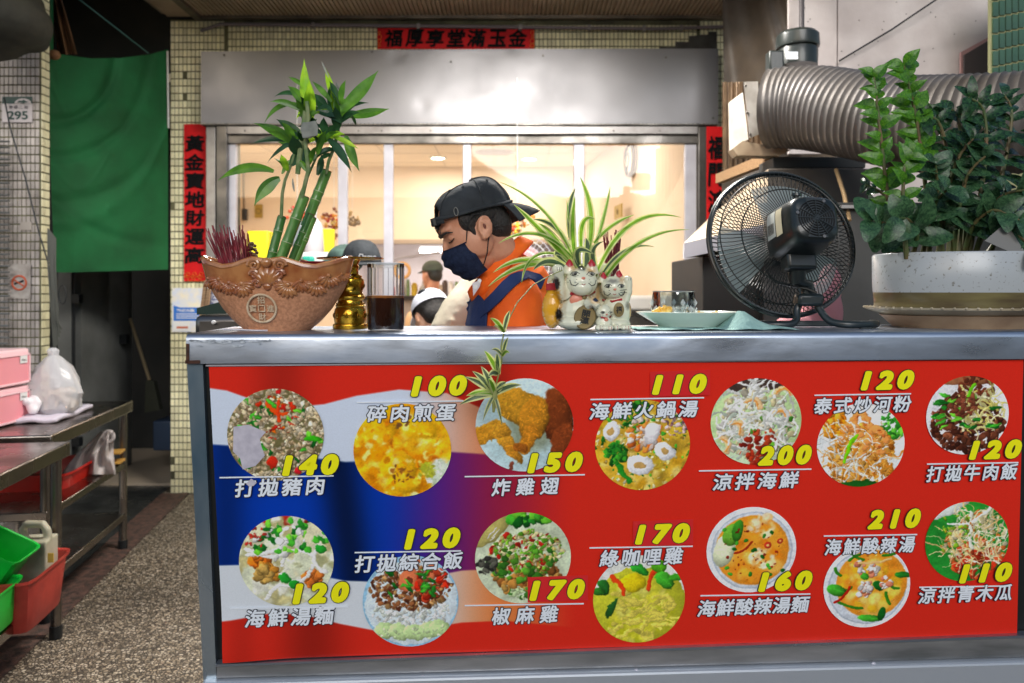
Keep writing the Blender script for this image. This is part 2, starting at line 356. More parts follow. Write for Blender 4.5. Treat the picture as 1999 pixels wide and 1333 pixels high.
# alley enclosure: dark walls and roof
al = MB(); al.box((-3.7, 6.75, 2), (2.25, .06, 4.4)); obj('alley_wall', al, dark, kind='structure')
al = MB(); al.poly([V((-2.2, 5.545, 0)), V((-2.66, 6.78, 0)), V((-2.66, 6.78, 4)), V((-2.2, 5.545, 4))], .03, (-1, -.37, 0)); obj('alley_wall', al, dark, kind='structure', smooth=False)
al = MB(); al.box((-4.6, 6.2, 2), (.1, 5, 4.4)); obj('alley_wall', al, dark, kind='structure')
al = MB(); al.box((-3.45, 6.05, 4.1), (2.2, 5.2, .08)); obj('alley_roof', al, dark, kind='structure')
al = MB(); al.box((-3.5, 4.12, 3.65), (2.6, .06, 1.0)); 
# ---- restaurant interior
cream = mat('cream_paint', rgb(238, 220, 194), .7, col2=rgb(232, 212, 184), scale=1.5)
zi = 2.9
inn = MB()
A, B = V((.89, 9.3, 0)), V((1.262, 5.545, 0)); rn = (B-A).cross(UP).normalized()
inn.poly([A, B, B+V((0, 0, zi)), A+V((0, 0, zi))], .06, (1, .1, 0)); obj('room_wall', inn, cream, kind='structure', smooth=False)
k0, k1 = (776-CX)*9.3/F, (1143-CX)*9.3/F
inn = MB(); inn.box((-1.5, 9.35, (2.0+zi)/2), (4.9, .1, zi-2.0)); obj('room_wall', inn, cream, kind='structure', smooth=False)
inn = MB(); inn.box((-2.9, 9.35, 1.0), (2.04, .099, 1.999)); obj('room_wall', inn, cream, kind='structure', smooth=False)
inn = MB(); inn.poly([V((-2.16, 5.545, 0)), V((-3.64, 9.3, 0)), V((-3.64, 9.3, zi)), V((-2.16, 5.545, zi))], .03, (-1, -.39, 0)); obj('room_wall', inn, cream, kind='structure', smooth=False)
inn = MB(); inn.box((-1.0, 7.45, zi+.03), (4.9, 3.85, .06)); obj('room_ceiling', inn, mat('cream_ceiling', rgb(240, 224, 196), .8), kind='structure', smooth=False)
inn = MB(); inn.box((-1.0, 8.9, .01), (4.9, 6.8, .02)); obj('room_floor', inn, mat('beige_floor', rgb(180, 165, 145), .4), kind='structure')
kw = mat('kitchen_wall', rgb(196, 186, 184), .5, col2=rgb(180, 170, 166), scale=2)
inn = MB(); inn.box((-.6, 12.3, 1.4), (5, .1, 2.8)); obj('kitchen_wall', inn, kw, kind='structure', smooth=False)
inn = MB(); inn.box((1.2, 10.85, 1.4), (.1, 2.8, 2.8)); obj('kitchen_wall', inn, kw, kind='structure', smooth=False)
inn = MB(); inn.box((-2.4, 10.85, 1.4), (.1, 2.8, 2.8)); obj('kitchen_wall', inn, kw, kind='structure', smooth=False)
inn = MB(); inn.box((-.6, 10.85, 2.6), (3.7, 2.85, .08)); obj('kitchen_ceiling', inn, kw, kind='structure', smooth=False)
# ceiling tile joints
jn = MB()
for y in (6.6, 7.2, 7.8, 8.4, 9.0): jn.box((-1, y, zi-.001), (4.6, .012, .004))
for x in (-2.6, -2, -1.4, -.8, -.2, .4): jn.box((x, 7.4, zi-.0015), (.012, 3.7, .004))
obj('ceiling_joint', jn, mat('joint_grey', rgb(205, 188, 160), .8), bpy.data.objects['room_ceiling'], smooth=False, kind='stuff')
warm = (1, .92, .86)
lampm = mat('lamp_glow', (1, .9, .75), emit=(1, .86, .66), es=14)
lab = {0: 'round lit downlight in the cream ceiling, left of the two seen through the window', 1: 'round lit downlight in the cream ceiling, right of the two seen above the man'}
for i, (x, y) in enumerate([(855, 307), (1033, 309)]):
    Y = 1.5*F/(HY-y); p = P(x, y, Y); p.z = zi
    t = thing('ceiling_downlight', lab[i], 'downlight', p, 'lit downlights in the room ceiling')
    obj('lamp_rim', MB().torus(p+V((0, 0, -.006)), .085, .012), white_pl, t); obj('lamp_disc', MB().lathe(p+V((0, 0, -.008)), [(.001, .003), (.078, .003), (.078, 0), (.001, 0)], 24), lampm, t)
    area('downlight_light', p+V((0, 0, -.03)), (0, 0, 0), .15, .15, 10, warm, t)
for _k, (x, y) in enumerate(((-1.8, 6.4), (-.7, 6.4), (.5, 6.4), (-1.8, 8), (-2.5, 7.4))):  # extra downlights added out of view to brighten the room
    p = V((x, y, zi)); t = thing('ceiling_downlight', ['added unseen downlight over the left front of the room', 'added unseen downlight over the middle front of the room', 'added unseen downlight over the right front of the room', 'added unseen downlight over the left middle of the room', 'added unseen downlight nearest the left wall of the room'][_k], 'downlight', p, 'added unseen downlights above the window line')
    obj('lamp_disc', MB().lathe(p+V((0, 0, -.008)), [(.001, .003), (.078, .003), (.078, 0), (.001, 0)], 24), lampm, t)
    area('downlight_light', p+V((0, 0, -.03)), (0, 0, 0), .2, .2, 10, warm, t)
# kitchen tube
tl = thing('tube_lamp', 'bright fluorescent tube lamp glowing in the kitchen beyond, left of the man\'s mask', 'lamp', P(880, 489, 11.5))
a, b = P(820, 489, 11.5), P(960, 489, 11.5)
obj('tube', MB().tube([a, b], .035, 10), mat('tube_glow', (1, 1, 1), emit=(1, .97, .95), es=9), tl); obj('lamp_housing', MB().bar(a+V((0, .03, .05)), b+V((0, .03, .05)), .1, .03), white_pl, tl)
area('tube_light', P(880, 489, 11.35), (0, 0, 0), 1.2, .3, 30, (1, .95, .95), tl)
area('tube_light', V((-1.6, 10.8, 2.5)), (0, 0, 0), 1.2, .3, 22, (1, .95, .95), tl)  # second kitchen area light, no tube modelled at this spot
# ceiling air vent
vt = thing('ceiling_vent', 'flat oval air vent in the cream ceiling between two downlights', 'vent', P(965, 298, 8.3))
for k in range(5): obj('vent_louvre', MB().box(P(965, 298, 8.3)*1+V((0, -.12+.06*k, 0)), (.42-.06*abs(k-2), .03, .012)), mat('vent_grey', rgb(190, 172, 146), .6) if k == 0 else bpy.data.materials['vent_grey'], vt, smooth=False)
# clock
c = V((1.096-.02, 7.04, 2.6)); Rk = rotto((-1, -.095, 0), (0, 0, 1))
ck = thing('wall_clock', 'round wall clock with brass rim on the cream side wall, seen nearly edge on', 'clock', c)
obj('clock_rim', MB().torus(c, .15, .018, Rk), mat('brass', rgb(120, 96, 56), .3, .8), ck); obj('clock_face', MB().lathe(c, [(.001, 0), (.145, 0), (.145, -.03), (.001, -.03)], 32, Rk), mat('clock_face', rgb(235, 225, 200), .5), ck)
for ang, L in ((.6, .09), (2.4, .12)): obj('clock_hand', MB().bar(c+Rk @ V((0, 0, .004)), c+Rk @ V((math.cos(ang)*L, math.sin(ang)*L, .004)), .008, .003), ink, ck)
for k in range(12):
    q = Rk @ V((math.cos(k*PI/6)*.12, math.sin(k*PI/6)*.12, .003)); obj('hour_mark', MB().box(c+q, (.006, .012, .018)), ink, ck, smooth=False)
# gold switch plates
for x, y, Y, lb in ((1207, 413, 7.25, 'small gold plaque on the cream side wall, right of the spider plant leaves'), (505, 412, 9.28, 'small gold plaque on the far wall behind the bamboo')):
    c = P(x, y, Y); t = thing('gold_plaque', lb, 'plaque', c, 'gold plaques')
    sc = Y/F; R = rotto((-1, -.095, 0), (0, 0, 1)) if x > 1000 else rotto((0, -1, 0), (0, 0, 1)); d = (26*sc, 15*sc*(4 if x > 1000 else 1), .012)
    obj('plate', MB().box(c, d, R), mat('gold_plate', rgb(172, 148, 70), .4, .4), t, smooth=False); obj('emblem', MB().torus(c+R @ V((0, 0, .007)), 5*sc, 1*sc, R), mat('gold_dark', rgb(110, 92, 40), .5), t)
# ---- serving window frame
wt = thing('serving_window', 'wide aluminium serving window with white mullions under the steel header', 'window', P(905, 640, WY))
def vbar(x0, x1, y0, y1, Y, d, m, nm, lb=None):
    a = P(x0, y0, Y); b = P(x1, y1, Y); o = obj(nm, MB().box((a+b)/2, (b.x-a.x, d, a.z-b.z)), m, wt, smooth=False, bevel=.003)
    if lb: o['label'] = lb
vbar(406, 424, 246, 660, WY-.03, .07, alu_grey, 'outer_jamb'); vbar(425, 445, 246, 660, WY-.05, .05, steel_dark, 'outer_jamb')
vbar(1362, 1378, 246, 660, WY-.04, .06, steel_dark, 'outer_jamb')
vbar(446, 1361, 248, 263, WY-.05, .06, alu_grey, 'head_track'); vbar(446, 1361, 264, 281, WY-.02, .05, steel_dark, 'head_rail')
for x0, x1 in ((446, 462), (661, 679), (750, 768), (904, 920), (1120, 1140), (1336, 1358)): vbar(x0, x1, 281.5, 655, WY+.0, .045, alu, 'mullion')
for x in (478, 700, 745, 840, 933, 1024, 1113, 1198, 1288): obj('rivet', MB().lathe(P(x, 255, WY-.082), [(.006, 0), (.004, -.003), (.001, -.004)], 8, rotto((0, 1, 0))), steel_dark, wt)
gl = thinglass('window_glass', fac=.05)
for x0, x1 in ((462, 661), (679, 750), (768, 904), (920, 1120), (1140, 1336)): vbar(x0+.6, x1-.6, 282, 655, WY+.0, .004, gl, 'pane')
# steel header
hd = MB()
def hfn(u, v):
    x = 392+u*(1402-392); t = 100-5*min(1, u*1.6)+(-20*max(0, (u-.85)/.15) if u > .85 else 0)*0; y = 241+(t-241)*v
    p = P(x, y, WY-.1); d = 0
    for (dx, dy, r, a) in ((.38, .92, .04, .004), (.6, .88, .04, -.004), (.62, .1, .04, -.004), (.43, .25, .04, .004), (.52, .6, .2, .006), (.83, .5, .2, -.008), (.2, .5, .25, .004), (.3, .15, .1, -.004)):
        d += a*math.exp(-((u-dx)**2+((v-dy)*.16)**2)/(r*.35)**2)
    p.y += d+.0025*math.sin(u*9+v*2); return p
hd.grid(hfn, 120, 24)
hsteel = mat('sheet_steel', rgb(142, 141, 144), .47, 1, bump=.05, bscale=6, stretch=(1, 1, 1), rvar=.05, scale=3)
ht = thing('steel_header', 'wide dented stainless steel sheet above the serving window', 'steel panel', P(900, 240, WY-.1))
obj('sheet', hd, hsteel, ht)
a, b = P(392, 241, WY-.1), P(1402, 241, WY-.1)
obj('folded_lip', MB().box((a+b)/2+V((0, .047, -.006)), (b.x-a.x, .094, .006)), steel_dark, ht, smooth=False)
for x, y in ((437, 107), (726, 101), (880, 120), (1060, 108), (1300, 112), (1392, 230)): obj('screw', MB().lathe(P(x, y, WY-.108), [(.007, 0), (.005, -.004), (.001, -.005)], 8, rotto((0, 1, 0))), steel_dark, ht)
# ceiling tube lamp between counter and wall
lt = thing('ceiling_tube_lamp', 'long white tube lamp hanging under the porch ceiling, out of the picture above', 'lamp', V((-.02, 3.3, 3.25)))
obj('lamp_housing', MB().box((-.02, 3.3, 3.235), (1.3, .09, .04)), white_pl, lt, bevel=.005)
for dy in (-.025, .025): obj('tube', MB().tube([(-.62, 3.3+dy, 3.2), (.58, 3.3+dy, 3.2)], .014, 10), mat('cool_tube', (1, 1, 1), emit=(1, .97, .93), es=34) if dy < 0 else bpy.data.materials['cool_tube'], lt)
area('tube_light', V((-.02, 3.3, 3.17)), (0, 0, 0), 1.2, .1, 72, (1, .95, .88), lt)
# ---- red couplets
red = mat('red_paper', rgb(220, 24, 28), .6, spec=.2, col2=rgb(190, 22, 26), scale=5, bump=.05)
gold_ink = mat('gold_ink', rgb(225, 130, 40), .4, .3)
def couplet(lb, x0, x1, y0, y1, Y, s, vertical, lean=0):
    a, b = P(x0, y0, Y), P(x1, y1, Y); c = (a+b)/2; w, h = b.x-a.x, a.z-b.z
    t = thing('spring_couplet', lb, 'banner', V((c.x, Y, b.z)), 'red spring couplets round the window')
    mb = MB(); mb.grid(lambda u, v: V((a.x+u*w, Y-.003*math.sin(PI*u)*math.sin(7*v), b.z+v*h)), 6, 6) if vertical else mb.grid(lambda u, v: V((a.x+u*w, Y-.002*math.sin(9*u), b.z+v*h)), 12, 2)
    obj('paper', mb, red, t)
    n = len(s)
    for i, ch in enumerate(s):
        if vertical: cc = V((c.x, Y-.007, a.z-h*(.07+.83*(i+.45)/n))); sz = w*.82; sh = h/n*.68
        else: cc = V((a.x+w*(.04+.92*(i+.5)/n), Y-.007, c.z)); sz = w/n*.8; sh = h*.78
        boldtext('character', ch, ink, t, cc, sz, sh, RIGHT, UP, rad=.032, n=8, dz=.0002, shear=.06 if vertical else .12)
    for k in range(9):
        q = (a.x+w*(.1+.1*k), b.z+h*(.03+.018*math.sin(k*2.1))) if vertical else ((a.x+w*(.012 if k < 4 else .988), b.z+h*(.15+.2*(k % 4))))
        obj('gold_flourish', MB().torus((q[0], Y-.007, q[1]), .008+.004*(k % 3), .0018, rotto((0, 1, 0)), 12, 4), gold_ink, t)
couplet('horizontal red paper banner with black calligraphy above the steel header', 737, 1043, 54, 95.5, WY-.012, '福厚享堂滿玉金', False)
couplet('vertical red paper couplet with black characters on the tiles left of the window', 359, 402, 242, 549, WY-.012, '黃金寶地財運高', True)
couplet('vertical red paper couplet right of the window, half hidden by the black fan', 1379, 1416, 247, 500, WY-.08, '福門鴻運', True)
# ================================================================ MENU COUNTER
TH = math.atan2(.115, 1.82); CO = V((P(365, 652, 1.6).x, 1.6, 0)); CXv = V((math.cos(TH), math.sin(TH), 0)); CYv = V((-math.sin(TH), math.cos(TH), 0)); ZT = CAMZ-85*1.6/F
def K(u, v, z): return CO+CXv*u+CYv*v+V((0, 0, z))
def ray(px, py, o, n):
    d = V(((px-CX)/F, 1, -(py-HY)/F)); c = V((0, 0, CAMZ)); t = (o-c).dot(n)/d.dot(n); return c+d*t
RC = Matrix((CXv, CYv, UP)).transposed(); LEN = 2.15; DEP = .36
steel_b = mat('scuffed_counter_steel', rgb(206, 214, 226), .34, .92, col2=rgb(150, 162, 180), scale=5, stretch=(1, 1, 3), bump=.035, bscale=14, rvar=.1, detail=8)
ct = thing('menu_counter', 'scuffed stainless steel counter with a large lit red menu board on its front', 'counter', K(LEN/2, DEP/2, 0))
top = MB(); prof = [(0, 0), (0, -.06), (.012, -.06)]
def capfn(): # rounded front edge swept along u
    pr = [(.02, -.062), (.0, -.062)]+[(.012-.012*math.cos(a), -.014+.014*math.sin(a)) for a in [0, .3, .6, .9, 1.2, PI/2]]+[(DEP-.02, 0), (DEP, -.01), (DEP, -.062)]
    vs = []; fs = []; us = [-.002+LEN*i/40 for i in range(41)]
    for u in us:
        for j, (y, z) in enumerate(pr): vs.append(K(u, y+random.gauss(0, .0002)*(j in (1, 2, 3, 4)), ZT+z+random.gauss(0, .0002)*(j in (4, 5, 6))))
    n = len(pr)
    for i in range(40):
        for j in range(n-1): fs.append((i*n+j, i*n+j+1, (i+1)*n+j+1, (i+1)*n+j))
    fs.append(tuple(range(n))); fs.append(tuple(40*n+j for j in range(n))[::-1]); return vs, fs
top.add(*capfn()); obj('counter_top', top, steel_b, ct)
# chipped film / rust on the corner
wm = mat('rust', rgb(96, 58, 40), .9, col2=rgb(50, 36, 30), scale=60); film = mat('peeling_film', rgb(215, 222, 230), .4, col2=rgb(150, 160, 170), scale=90)
mb = MB(); mb.box(K(.012, -.001, ZT-.058), (.03, .004, .007), RC); mb.box(K(.002, -.001, ZT-.04), (.006, .004, .04), RC); obj('rust_stain', mb, wm, ct, smooth=False)
mb = MB()
for i in range(30):
    u = .012+.26*(i/46)**1.1+random.uniform(-.004, .004); w = random.uniform(.003, .014); h = random.uniform(.001, .004); z = ZT-.013-random.random()**2*.012
    mb.poly([K(u+w*math.cos(a)*random.uniform(.6, 1), -.0012, z+h*math.sin(a)*random.uniform(.5, 1)) for a in [k*PI/3 for k in range(6)]], .001, -CYv)
obj('peeling_film', mb, film, ct, smooth=False, kind='stuff')
# front plane leans in towards the bottom
LEAN = .055; o0 = K(0, .012, ZT-.062); nrm = (CYv+V((0, 0, .0))*0+UP*(LEAN/.62)).normalized()
def Q(px, py, out=0): return ray(px, py, o0, nrm)-nrm*out
def qpoly(pts, out, thick): return MB().poly([Q(x, y, out) for x, y in pts], thick, nrm)
back = mat('black_gap', rgb(16, 20, 20), .6)
obj('front_panel', qpoly([(395, 706), (2140, 696), (2140, 1400), (425, 1400)], -.012, .01), back, ct, smooth=False)
obj('corner_post', qpoly([(366, 709), (397, 709), (427, 1400), (402, 1400)], .004, .05), mat('blue_steel', rgb(196, 210, 220), .36, .85, col2=rgb(90, 120, 140), scale=4, stretch=(1, 1, .5), rvar=.12), ct, smooth=False)
obj('side_panel', MB().poly([K(.004, .06, ZT-.063), K(.004, DEP-.01, ZT-.063), K(.03, DEP-.02, .05), K(.03, .115, .05)], .01, CXv), steel_dark, ct, smooth=False)
obj('back_panel', MB().poly([K(.01, DEP-.02, ZT-.063), K(LEN-.02, DEP-.02, ZT-.063), K(LEN-.02, DEP-.02, .05), K(.01, DEP-.02, .05)], .008, -CYv), steel_dark, ct, smooth=False)
rl = mat('rail_steel', rgb(190, 190, 192), .38, .6, col2=rgb(120, 122, 122), scale=3, stretch=(1, 1, 6), rvar=.1)
obj('bottom_rail', qpoly([(424, 1296), (2100, 1236), (2100, 1277), (424, 1321)], .006, .03), rl, ct, smooth=False, bevel=.002)
obj('rail_lip', qpoly([(424, 1291), (2100, 1231), (2100, 1236), (424, 1295.5)], .012, .02), steel_b, ct, smooth=False)
obj('skirt', qpoly([(398, 1324), (2100, 1279), (2100, 1420), (398, 1460)], .022, .03), mat('pale_skirt', rgb(204, 212, 222), .35, .5), ct, smooth=False, bevel=.006)
for x, y in ((1240, 1304), (826, 1316), (1700, 1291)): obj('bolt', MB().ell(Q(x, y, .012), (.006, .004, .006), n=8, k=6), alu, ct)
# ---- printed board, painted into an array in photograph-pixel units
TL, TR, BL, BR = (408, 716), (1997, 702), (438, 1288), (1985, 1237)
def bandimg():
    W, H = 1192, 432; u, v = np.meshgrid(np.linspace(0, 1, W), np.linspace(0, 1, H))
    x = (1-v)*((1-u)*TL[0]+u*TR[0])+v*((1-u)*BL[0]+u*BR[0]); y = (1-v)*((1-u)*TL[1]+u*TR[1])+v*((1-u)*BL[1]+u*BR[1])
    def c(*k): q = np.array(k)/255.; m = q.mean(); return np.clip(m+(q-m)*1.1, 0, 1)*1.04
    def ip(a): a = np.array(a); return np.interp(x, a[:, 0], a[:, 1])
    y1 = ip([(400, 754), (440, 760), (500, 782), (560, 792), (620, 786), (680, 770), (760, 758), (850, 765), (930, 800), (1050, 860)])
    y2 = ip([(400, 862), (480, 868), (560, 885), (660, 897), (760, 893), (860, 878), (960, 885), (1100, 905)])
    y3 = ip([(400, 1100), (470, 1098), (560, 1108), (660, 1130), (760, 1134), (880, 1110), (960, 1106), (1100, 1120)])
    y4 = ip([(400, 1214), (450, 1208), (520, 1195), (580, 1197), (650, 1216), (720, 1231), (800, 1228), (880, 1214), (960, 1210), (1100, 1225)])
    s = lambda e, w=3: np.clip((y-e)/w+.5, 0, 1)[..., None]
    g = lambda x0, x1: (lambda t: t*t*(3-2*t))(np.clip((x-x0)/(x1-x0), 0, 1))[..., None]
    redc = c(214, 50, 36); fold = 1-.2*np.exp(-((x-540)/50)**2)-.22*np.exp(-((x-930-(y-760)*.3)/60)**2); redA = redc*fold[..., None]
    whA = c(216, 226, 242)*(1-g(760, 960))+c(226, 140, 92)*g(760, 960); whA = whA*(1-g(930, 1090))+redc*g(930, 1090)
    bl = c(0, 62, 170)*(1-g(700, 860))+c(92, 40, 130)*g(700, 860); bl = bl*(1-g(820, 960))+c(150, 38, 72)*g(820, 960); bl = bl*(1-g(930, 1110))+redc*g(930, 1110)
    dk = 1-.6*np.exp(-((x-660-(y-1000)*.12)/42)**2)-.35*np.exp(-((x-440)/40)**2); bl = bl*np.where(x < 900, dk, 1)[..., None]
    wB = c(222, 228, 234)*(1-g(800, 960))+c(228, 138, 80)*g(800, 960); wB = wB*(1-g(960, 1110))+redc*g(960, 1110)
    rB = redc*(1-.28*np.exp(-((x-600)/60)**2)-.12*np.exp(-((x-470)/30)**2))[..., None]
    im = redA*(1-s(y1))+whA*s(y1); im = im*(1-s(y2, 4))+bl*s(y2, 4); im = im*(1-s(y3))+wB*s(y3); im = im*(1-s(y4))+rB*s(y4)
    im *= (1-.05*np.random.rand(H, W, 1)*.6); return im
mb = MB(); c4 = [Q(*p, .001) for p in (BL, BR, TL, TR)]
def bfn(u, v):
    p = (c4[0]*(1-u)+c4[1]*u)*(1-v)+(c4[2]*(1-u)+c4[3]*u)*v
    curl = .012*math.exp(-((u/.05)**2+(v/.10)**2)); return p-nrm*(curl+.0006*math.sin(u*23)*math.sin(v*5+1))
mb.grid(bfn, 90, 24, uv=True)
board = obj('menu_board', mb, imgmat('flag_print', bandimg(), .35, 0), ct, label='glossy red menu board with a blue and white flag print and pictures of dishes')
obj('board_edge', qpoly([(403, 711), (2002, 697), (2002, 700.5), (403, 714.5)], .004, .01), alu, ct, smooth=False)

# ---- dish pictures
N = 224
rs = np.random.RandomState(3)
PI = math.pi
def C(*c): return np.array(c)/255.
def blob(im, x, y, a, b, ang, col, hi=.2, lo=.45, soft=1.5):
    r = int(max(a, b))+3; x0, x1, y0, y1 = max(0, int(x)-r), min(N, int(x)+r), max(0, int(y)-r), min(N, int(y)+r)
    if x1 <= x0 or y1 <= y0: return
    yy, xx = np.mgrid[y0:y1, x0:x1]; dx, dy = xx-x, yy-y; ca, sa = math.cos(ang), math.sin(ang)
    u = (dx*ca+dy*sa)/a; w = (-dx*sa+dy*ca)/b; d = np.sqrt(u*u+w*w)
    m = np.clip((1-d)*min(a, b)/soft, 0, 1)[..., None]; sh = 1-lo*d**2*(.5+.5*np.clip((dx+dy)/(a+b)*1.5, -1, 1))+hi*np.clip(-(dx+dy)/(a+b), 0, 1)
    im[y0:y1, x0:x1] = im[y0:y1, x0:x1]*(1-m)+np.clip(col*sh[..., None], 0, 1)*m
def scat(im, n, cols, amin, amax, asp=1.6, cx=112, cy=112, R=112, hi=.3, lo=.7, ry=None):
    for _ in range(n):
        t = rs.rand()*2*PI; q = math.sqrt(rs.rand())*R; a = rs.uniform(amin, amax); c = np.array(cols[rs.randint(len(cols))])/255.*rs.uniform(.75, 1.15)
        blob(im, cx+q*math.cos(t), cy+q*math.sin(t)*((ry or R)/R), a, a/rs.uniform(1, asp), rs.rand()*PI, c, hi, lo)
def strand(im, x0, y0, x1, y1, bend, w, col, hi=.2, lo=.4):
    L = math.hypot(x1-x0, y1-y0); k = max(4, int(L/(w*.6))); nx, ny = -(y1-y0)/L, (x1-x0)/L
    for i in range(k+1):
        t = i/k; o = bend*4*t*(1-t); blob(im, x0+(x1-x0)*t+nx*o, y0+(y1-y0)*t+ny*o, w, w*.8, 0, col, hi, lo)
def strands(im, n, cols, w0, w1, L0, L1, cx=112, cy=112, R=100):
    for _ in range(n):
        t = rs.rand()*2*PI; q = math.sqrt(rs.rand())*R; x, y = cx+q*math.cos(t), cy+q*math.sin(t); L = rs.uniform(L0, L1); a = rs.rand()*2*PI
        strand(im, x, y, x+L*math.cos(a), y+L*math.sin(a), rs.uniform(-.35, .35)*L, rs.uniform(w0, w1), np.array(cols[rs.randint(len(cols))])/255.*rs.uniform(.8, 1.1))
def leaf(im, x, y, L, W, a, col):
    blob(im, x, y, L, W, a, C(*col), .35, .6); strand(im, x-L*.8*math.cos(a), y-L*.8*math.sin(a), x+L*.8*math.cos(a), y+L*.8*math.sin(a), 0, 1.1, C(*col)*1.35)
def ring(im, x, y, a, b, ang, col, hole, k=.5): blob(im, x, y, a, b, ang, col, .1, .35); blob(im, x, y, a*k, b*k*.8, ang, hole, 0, .2)
GR = [(40, 120, 40), (70, 160, 50), (20, 90, 30), (110, 190, 60)]
def base(c, v=.1):
    im = np.ones((N, N, 3))*C(*c); n = rs.rand(14, 14); k = np.linspace(0, 12.99, N); i = k.astype(int); f = k-i
    g = (n[i][:, i]*(1-f)[:, None]+n[i+1][:, i]*f[:, None])*(1-f)[None]+(n[i][:, i+1]*(1-f)[:, None]+n[i+1][:, i+1]*f[:, None])*f[None]
    return im*(1+v*(g-.5)*2)[..., None]
def d_pork():
    im = base((110, 104, 70)); scat(im, 900, [(216, 202, 172), (190, 172, 138), (236, 224, 200), (150, 128, 96)], 3, 8); scat(im, 40, [(210, 60, 30), (190, 40, 30), (220, 110, 30)], 4, 12, 3, 110, 70, 50)
    for _ in range(34): t = rs.rand()*6.3; q = rs.uniform(40, 105); leaf(im, 112+q*math.cos(t), 112+q*math.sin(t), rs.uniform(9, 20), rs.uniform(4, 8), rs.rand()*PI, GR[rs.randint(4)])
    scat(im, 260, [(205, 190, 158), (180, 160, 130)], 3, 7); blob(im, 196, 122, 22, 9, .1, C(60, 170, 30)); blob(im, 100, 176, 11, 16, 0, C(200, 50, 30)); blob(im, 158, 196, 10, 10, 0, C(200, 40, 50)); blob(im, 120, 8, 9, 6, 0, C(200, 40, 40))
    strand(im, 95, 40, 135, 60, 8, 6, C(220, 80, 30)); strand(im, 120, 30, 120, 75, 4, 5, C(215, 70, 30))
    return im
def soft(im, n, cols, amin, amax, cx=112, cy=112, R=112, sf=12, asp=2.2, ang=None):
    for _ in range(n):
        t = rs.rand()*2*PI; q = math.sqrt(rs.rand())*R; a = rs.uniform(amin, amax); blob(im, cx+q*math.cos(t), cy+q*math.sin(t), a, a/rs.uniform(1, asp), rs.rand()*PI if ang is None else ang+rs.normal()*.4, np.array(cols[rs.randint(len(cols))])/255.*rs.uniform(.9, 1.08), .05, .1, sf)
def d_egg():
    im = base((236, 178, 40), .25); soft(im, 90, [(244, 192, 40), (226, 150, 20), (250, 216, 96), (204, 128, 20)], 14, 40, sf=14)
    soft(im, 60, [(252, 232, 160), (240, 200, 60), (214, 140, 26)], 6, 16, sf=5, asp=3)
    for x, y, a, b, t in ((100, 150, 46, 40, .4), (60, 70, 44, 26, -.3), (150, 60, 50, 28, .2), (110, 190, 44, 26, .1)): blob(im, x, y, a, b, t, C(240, 184, 36), .22, .42, 6)
    soft(im, 60, [(246, 200, 60), (222, 146, 24), (250, 226, 130)], 5, 14, 100, 120, 80, sf=4); soft(im, 26, [(196, 116, 24), (180, 100, 24), (214, 150, 50)], 5, 16, 112, 112, 90, sf=7, asp=4)
    soft(im, 26, [(110, 72, 34), (150, 96, 40)], 3, 8, 106, 168, 26, sf=3); soft(im, 22, [(120, 84, 50)], 3, 9, 110, 44, 20, sf=3)
    blob(im, 196, 168, 34, 40, .3, C(214, 224, 206), .05, .15, 8); soft(im, 40, [(236, 240, 230), (196, 210, 180)], 4, 9, 196, 168, 34, sf=3); soft(im, 30, [(190, 196, 60), (168, 170, 60)], 4, 9, 166, 160, 20, sf=3); return im
def piece(im, x, y, a, b, t, c, n=200):
    blob(im, x, y, a, b, t, C(*c), .22, .62, 3)
    for _ in range(n):
        p, q = rs.rand()*6.3, math.sqrt(rs.rand())*.9; u, w = a*q*math.cos(p), b*q*math.sin(p); d = (u*math.cos(t)-w*math.sin(t), u*math.sin(t)+w*math.cos(t)); sh = 1.12-.42*max(0, (d[0]+d[1])/(a+b)*1.2)
        blob(im, x+d[0], y+d[1], rs.uniform(2, 6), rs.uniform(1.5, 3.5), rs.rand()*3, C(*c)*rs.uniform(.8, 1.12)*sh, .1, .2, 2)
def d_wing():
    im = base((208, 228, 232), .04); blob(im, 112, 128, 112, 100, 0, C(190, 214, 218), 0, .15, 20); soft(im, 8, [(150, 160, 140)], 30, 50, 120, 130, 40, sf=24)
    for q in ((186, 96, 30, 60, -.15, (112, 56, 28)), (196, 150, 22, 36, .3, (124, 62, 32)), (96, 66, 46, 34, .5, (198, 144, 50)), (132, 96, 30, 44, .2, (188, 130, 44)), (24, 128, 34, 18, -.4, (200, 142, 48)), (66, 142, 38, 13, 1.0, (204, 148, 54)), (86, 178, 24, 9, .9, (190, 132, 46)), (118, 144, 34, 14, 2.0, (186, 124, 42)), (98, 164, 14, 9, .3, (150, 90, 34)), (52, 116, 24, 15, .5, (202, 146, 52))): piece(im, q[0], q[1], q[2]*1.22, q[3]*1.22, q[4], q[5])
    blob(im, 78, 208, 14, 5, 1.7, C(122, 66, 50)); return im
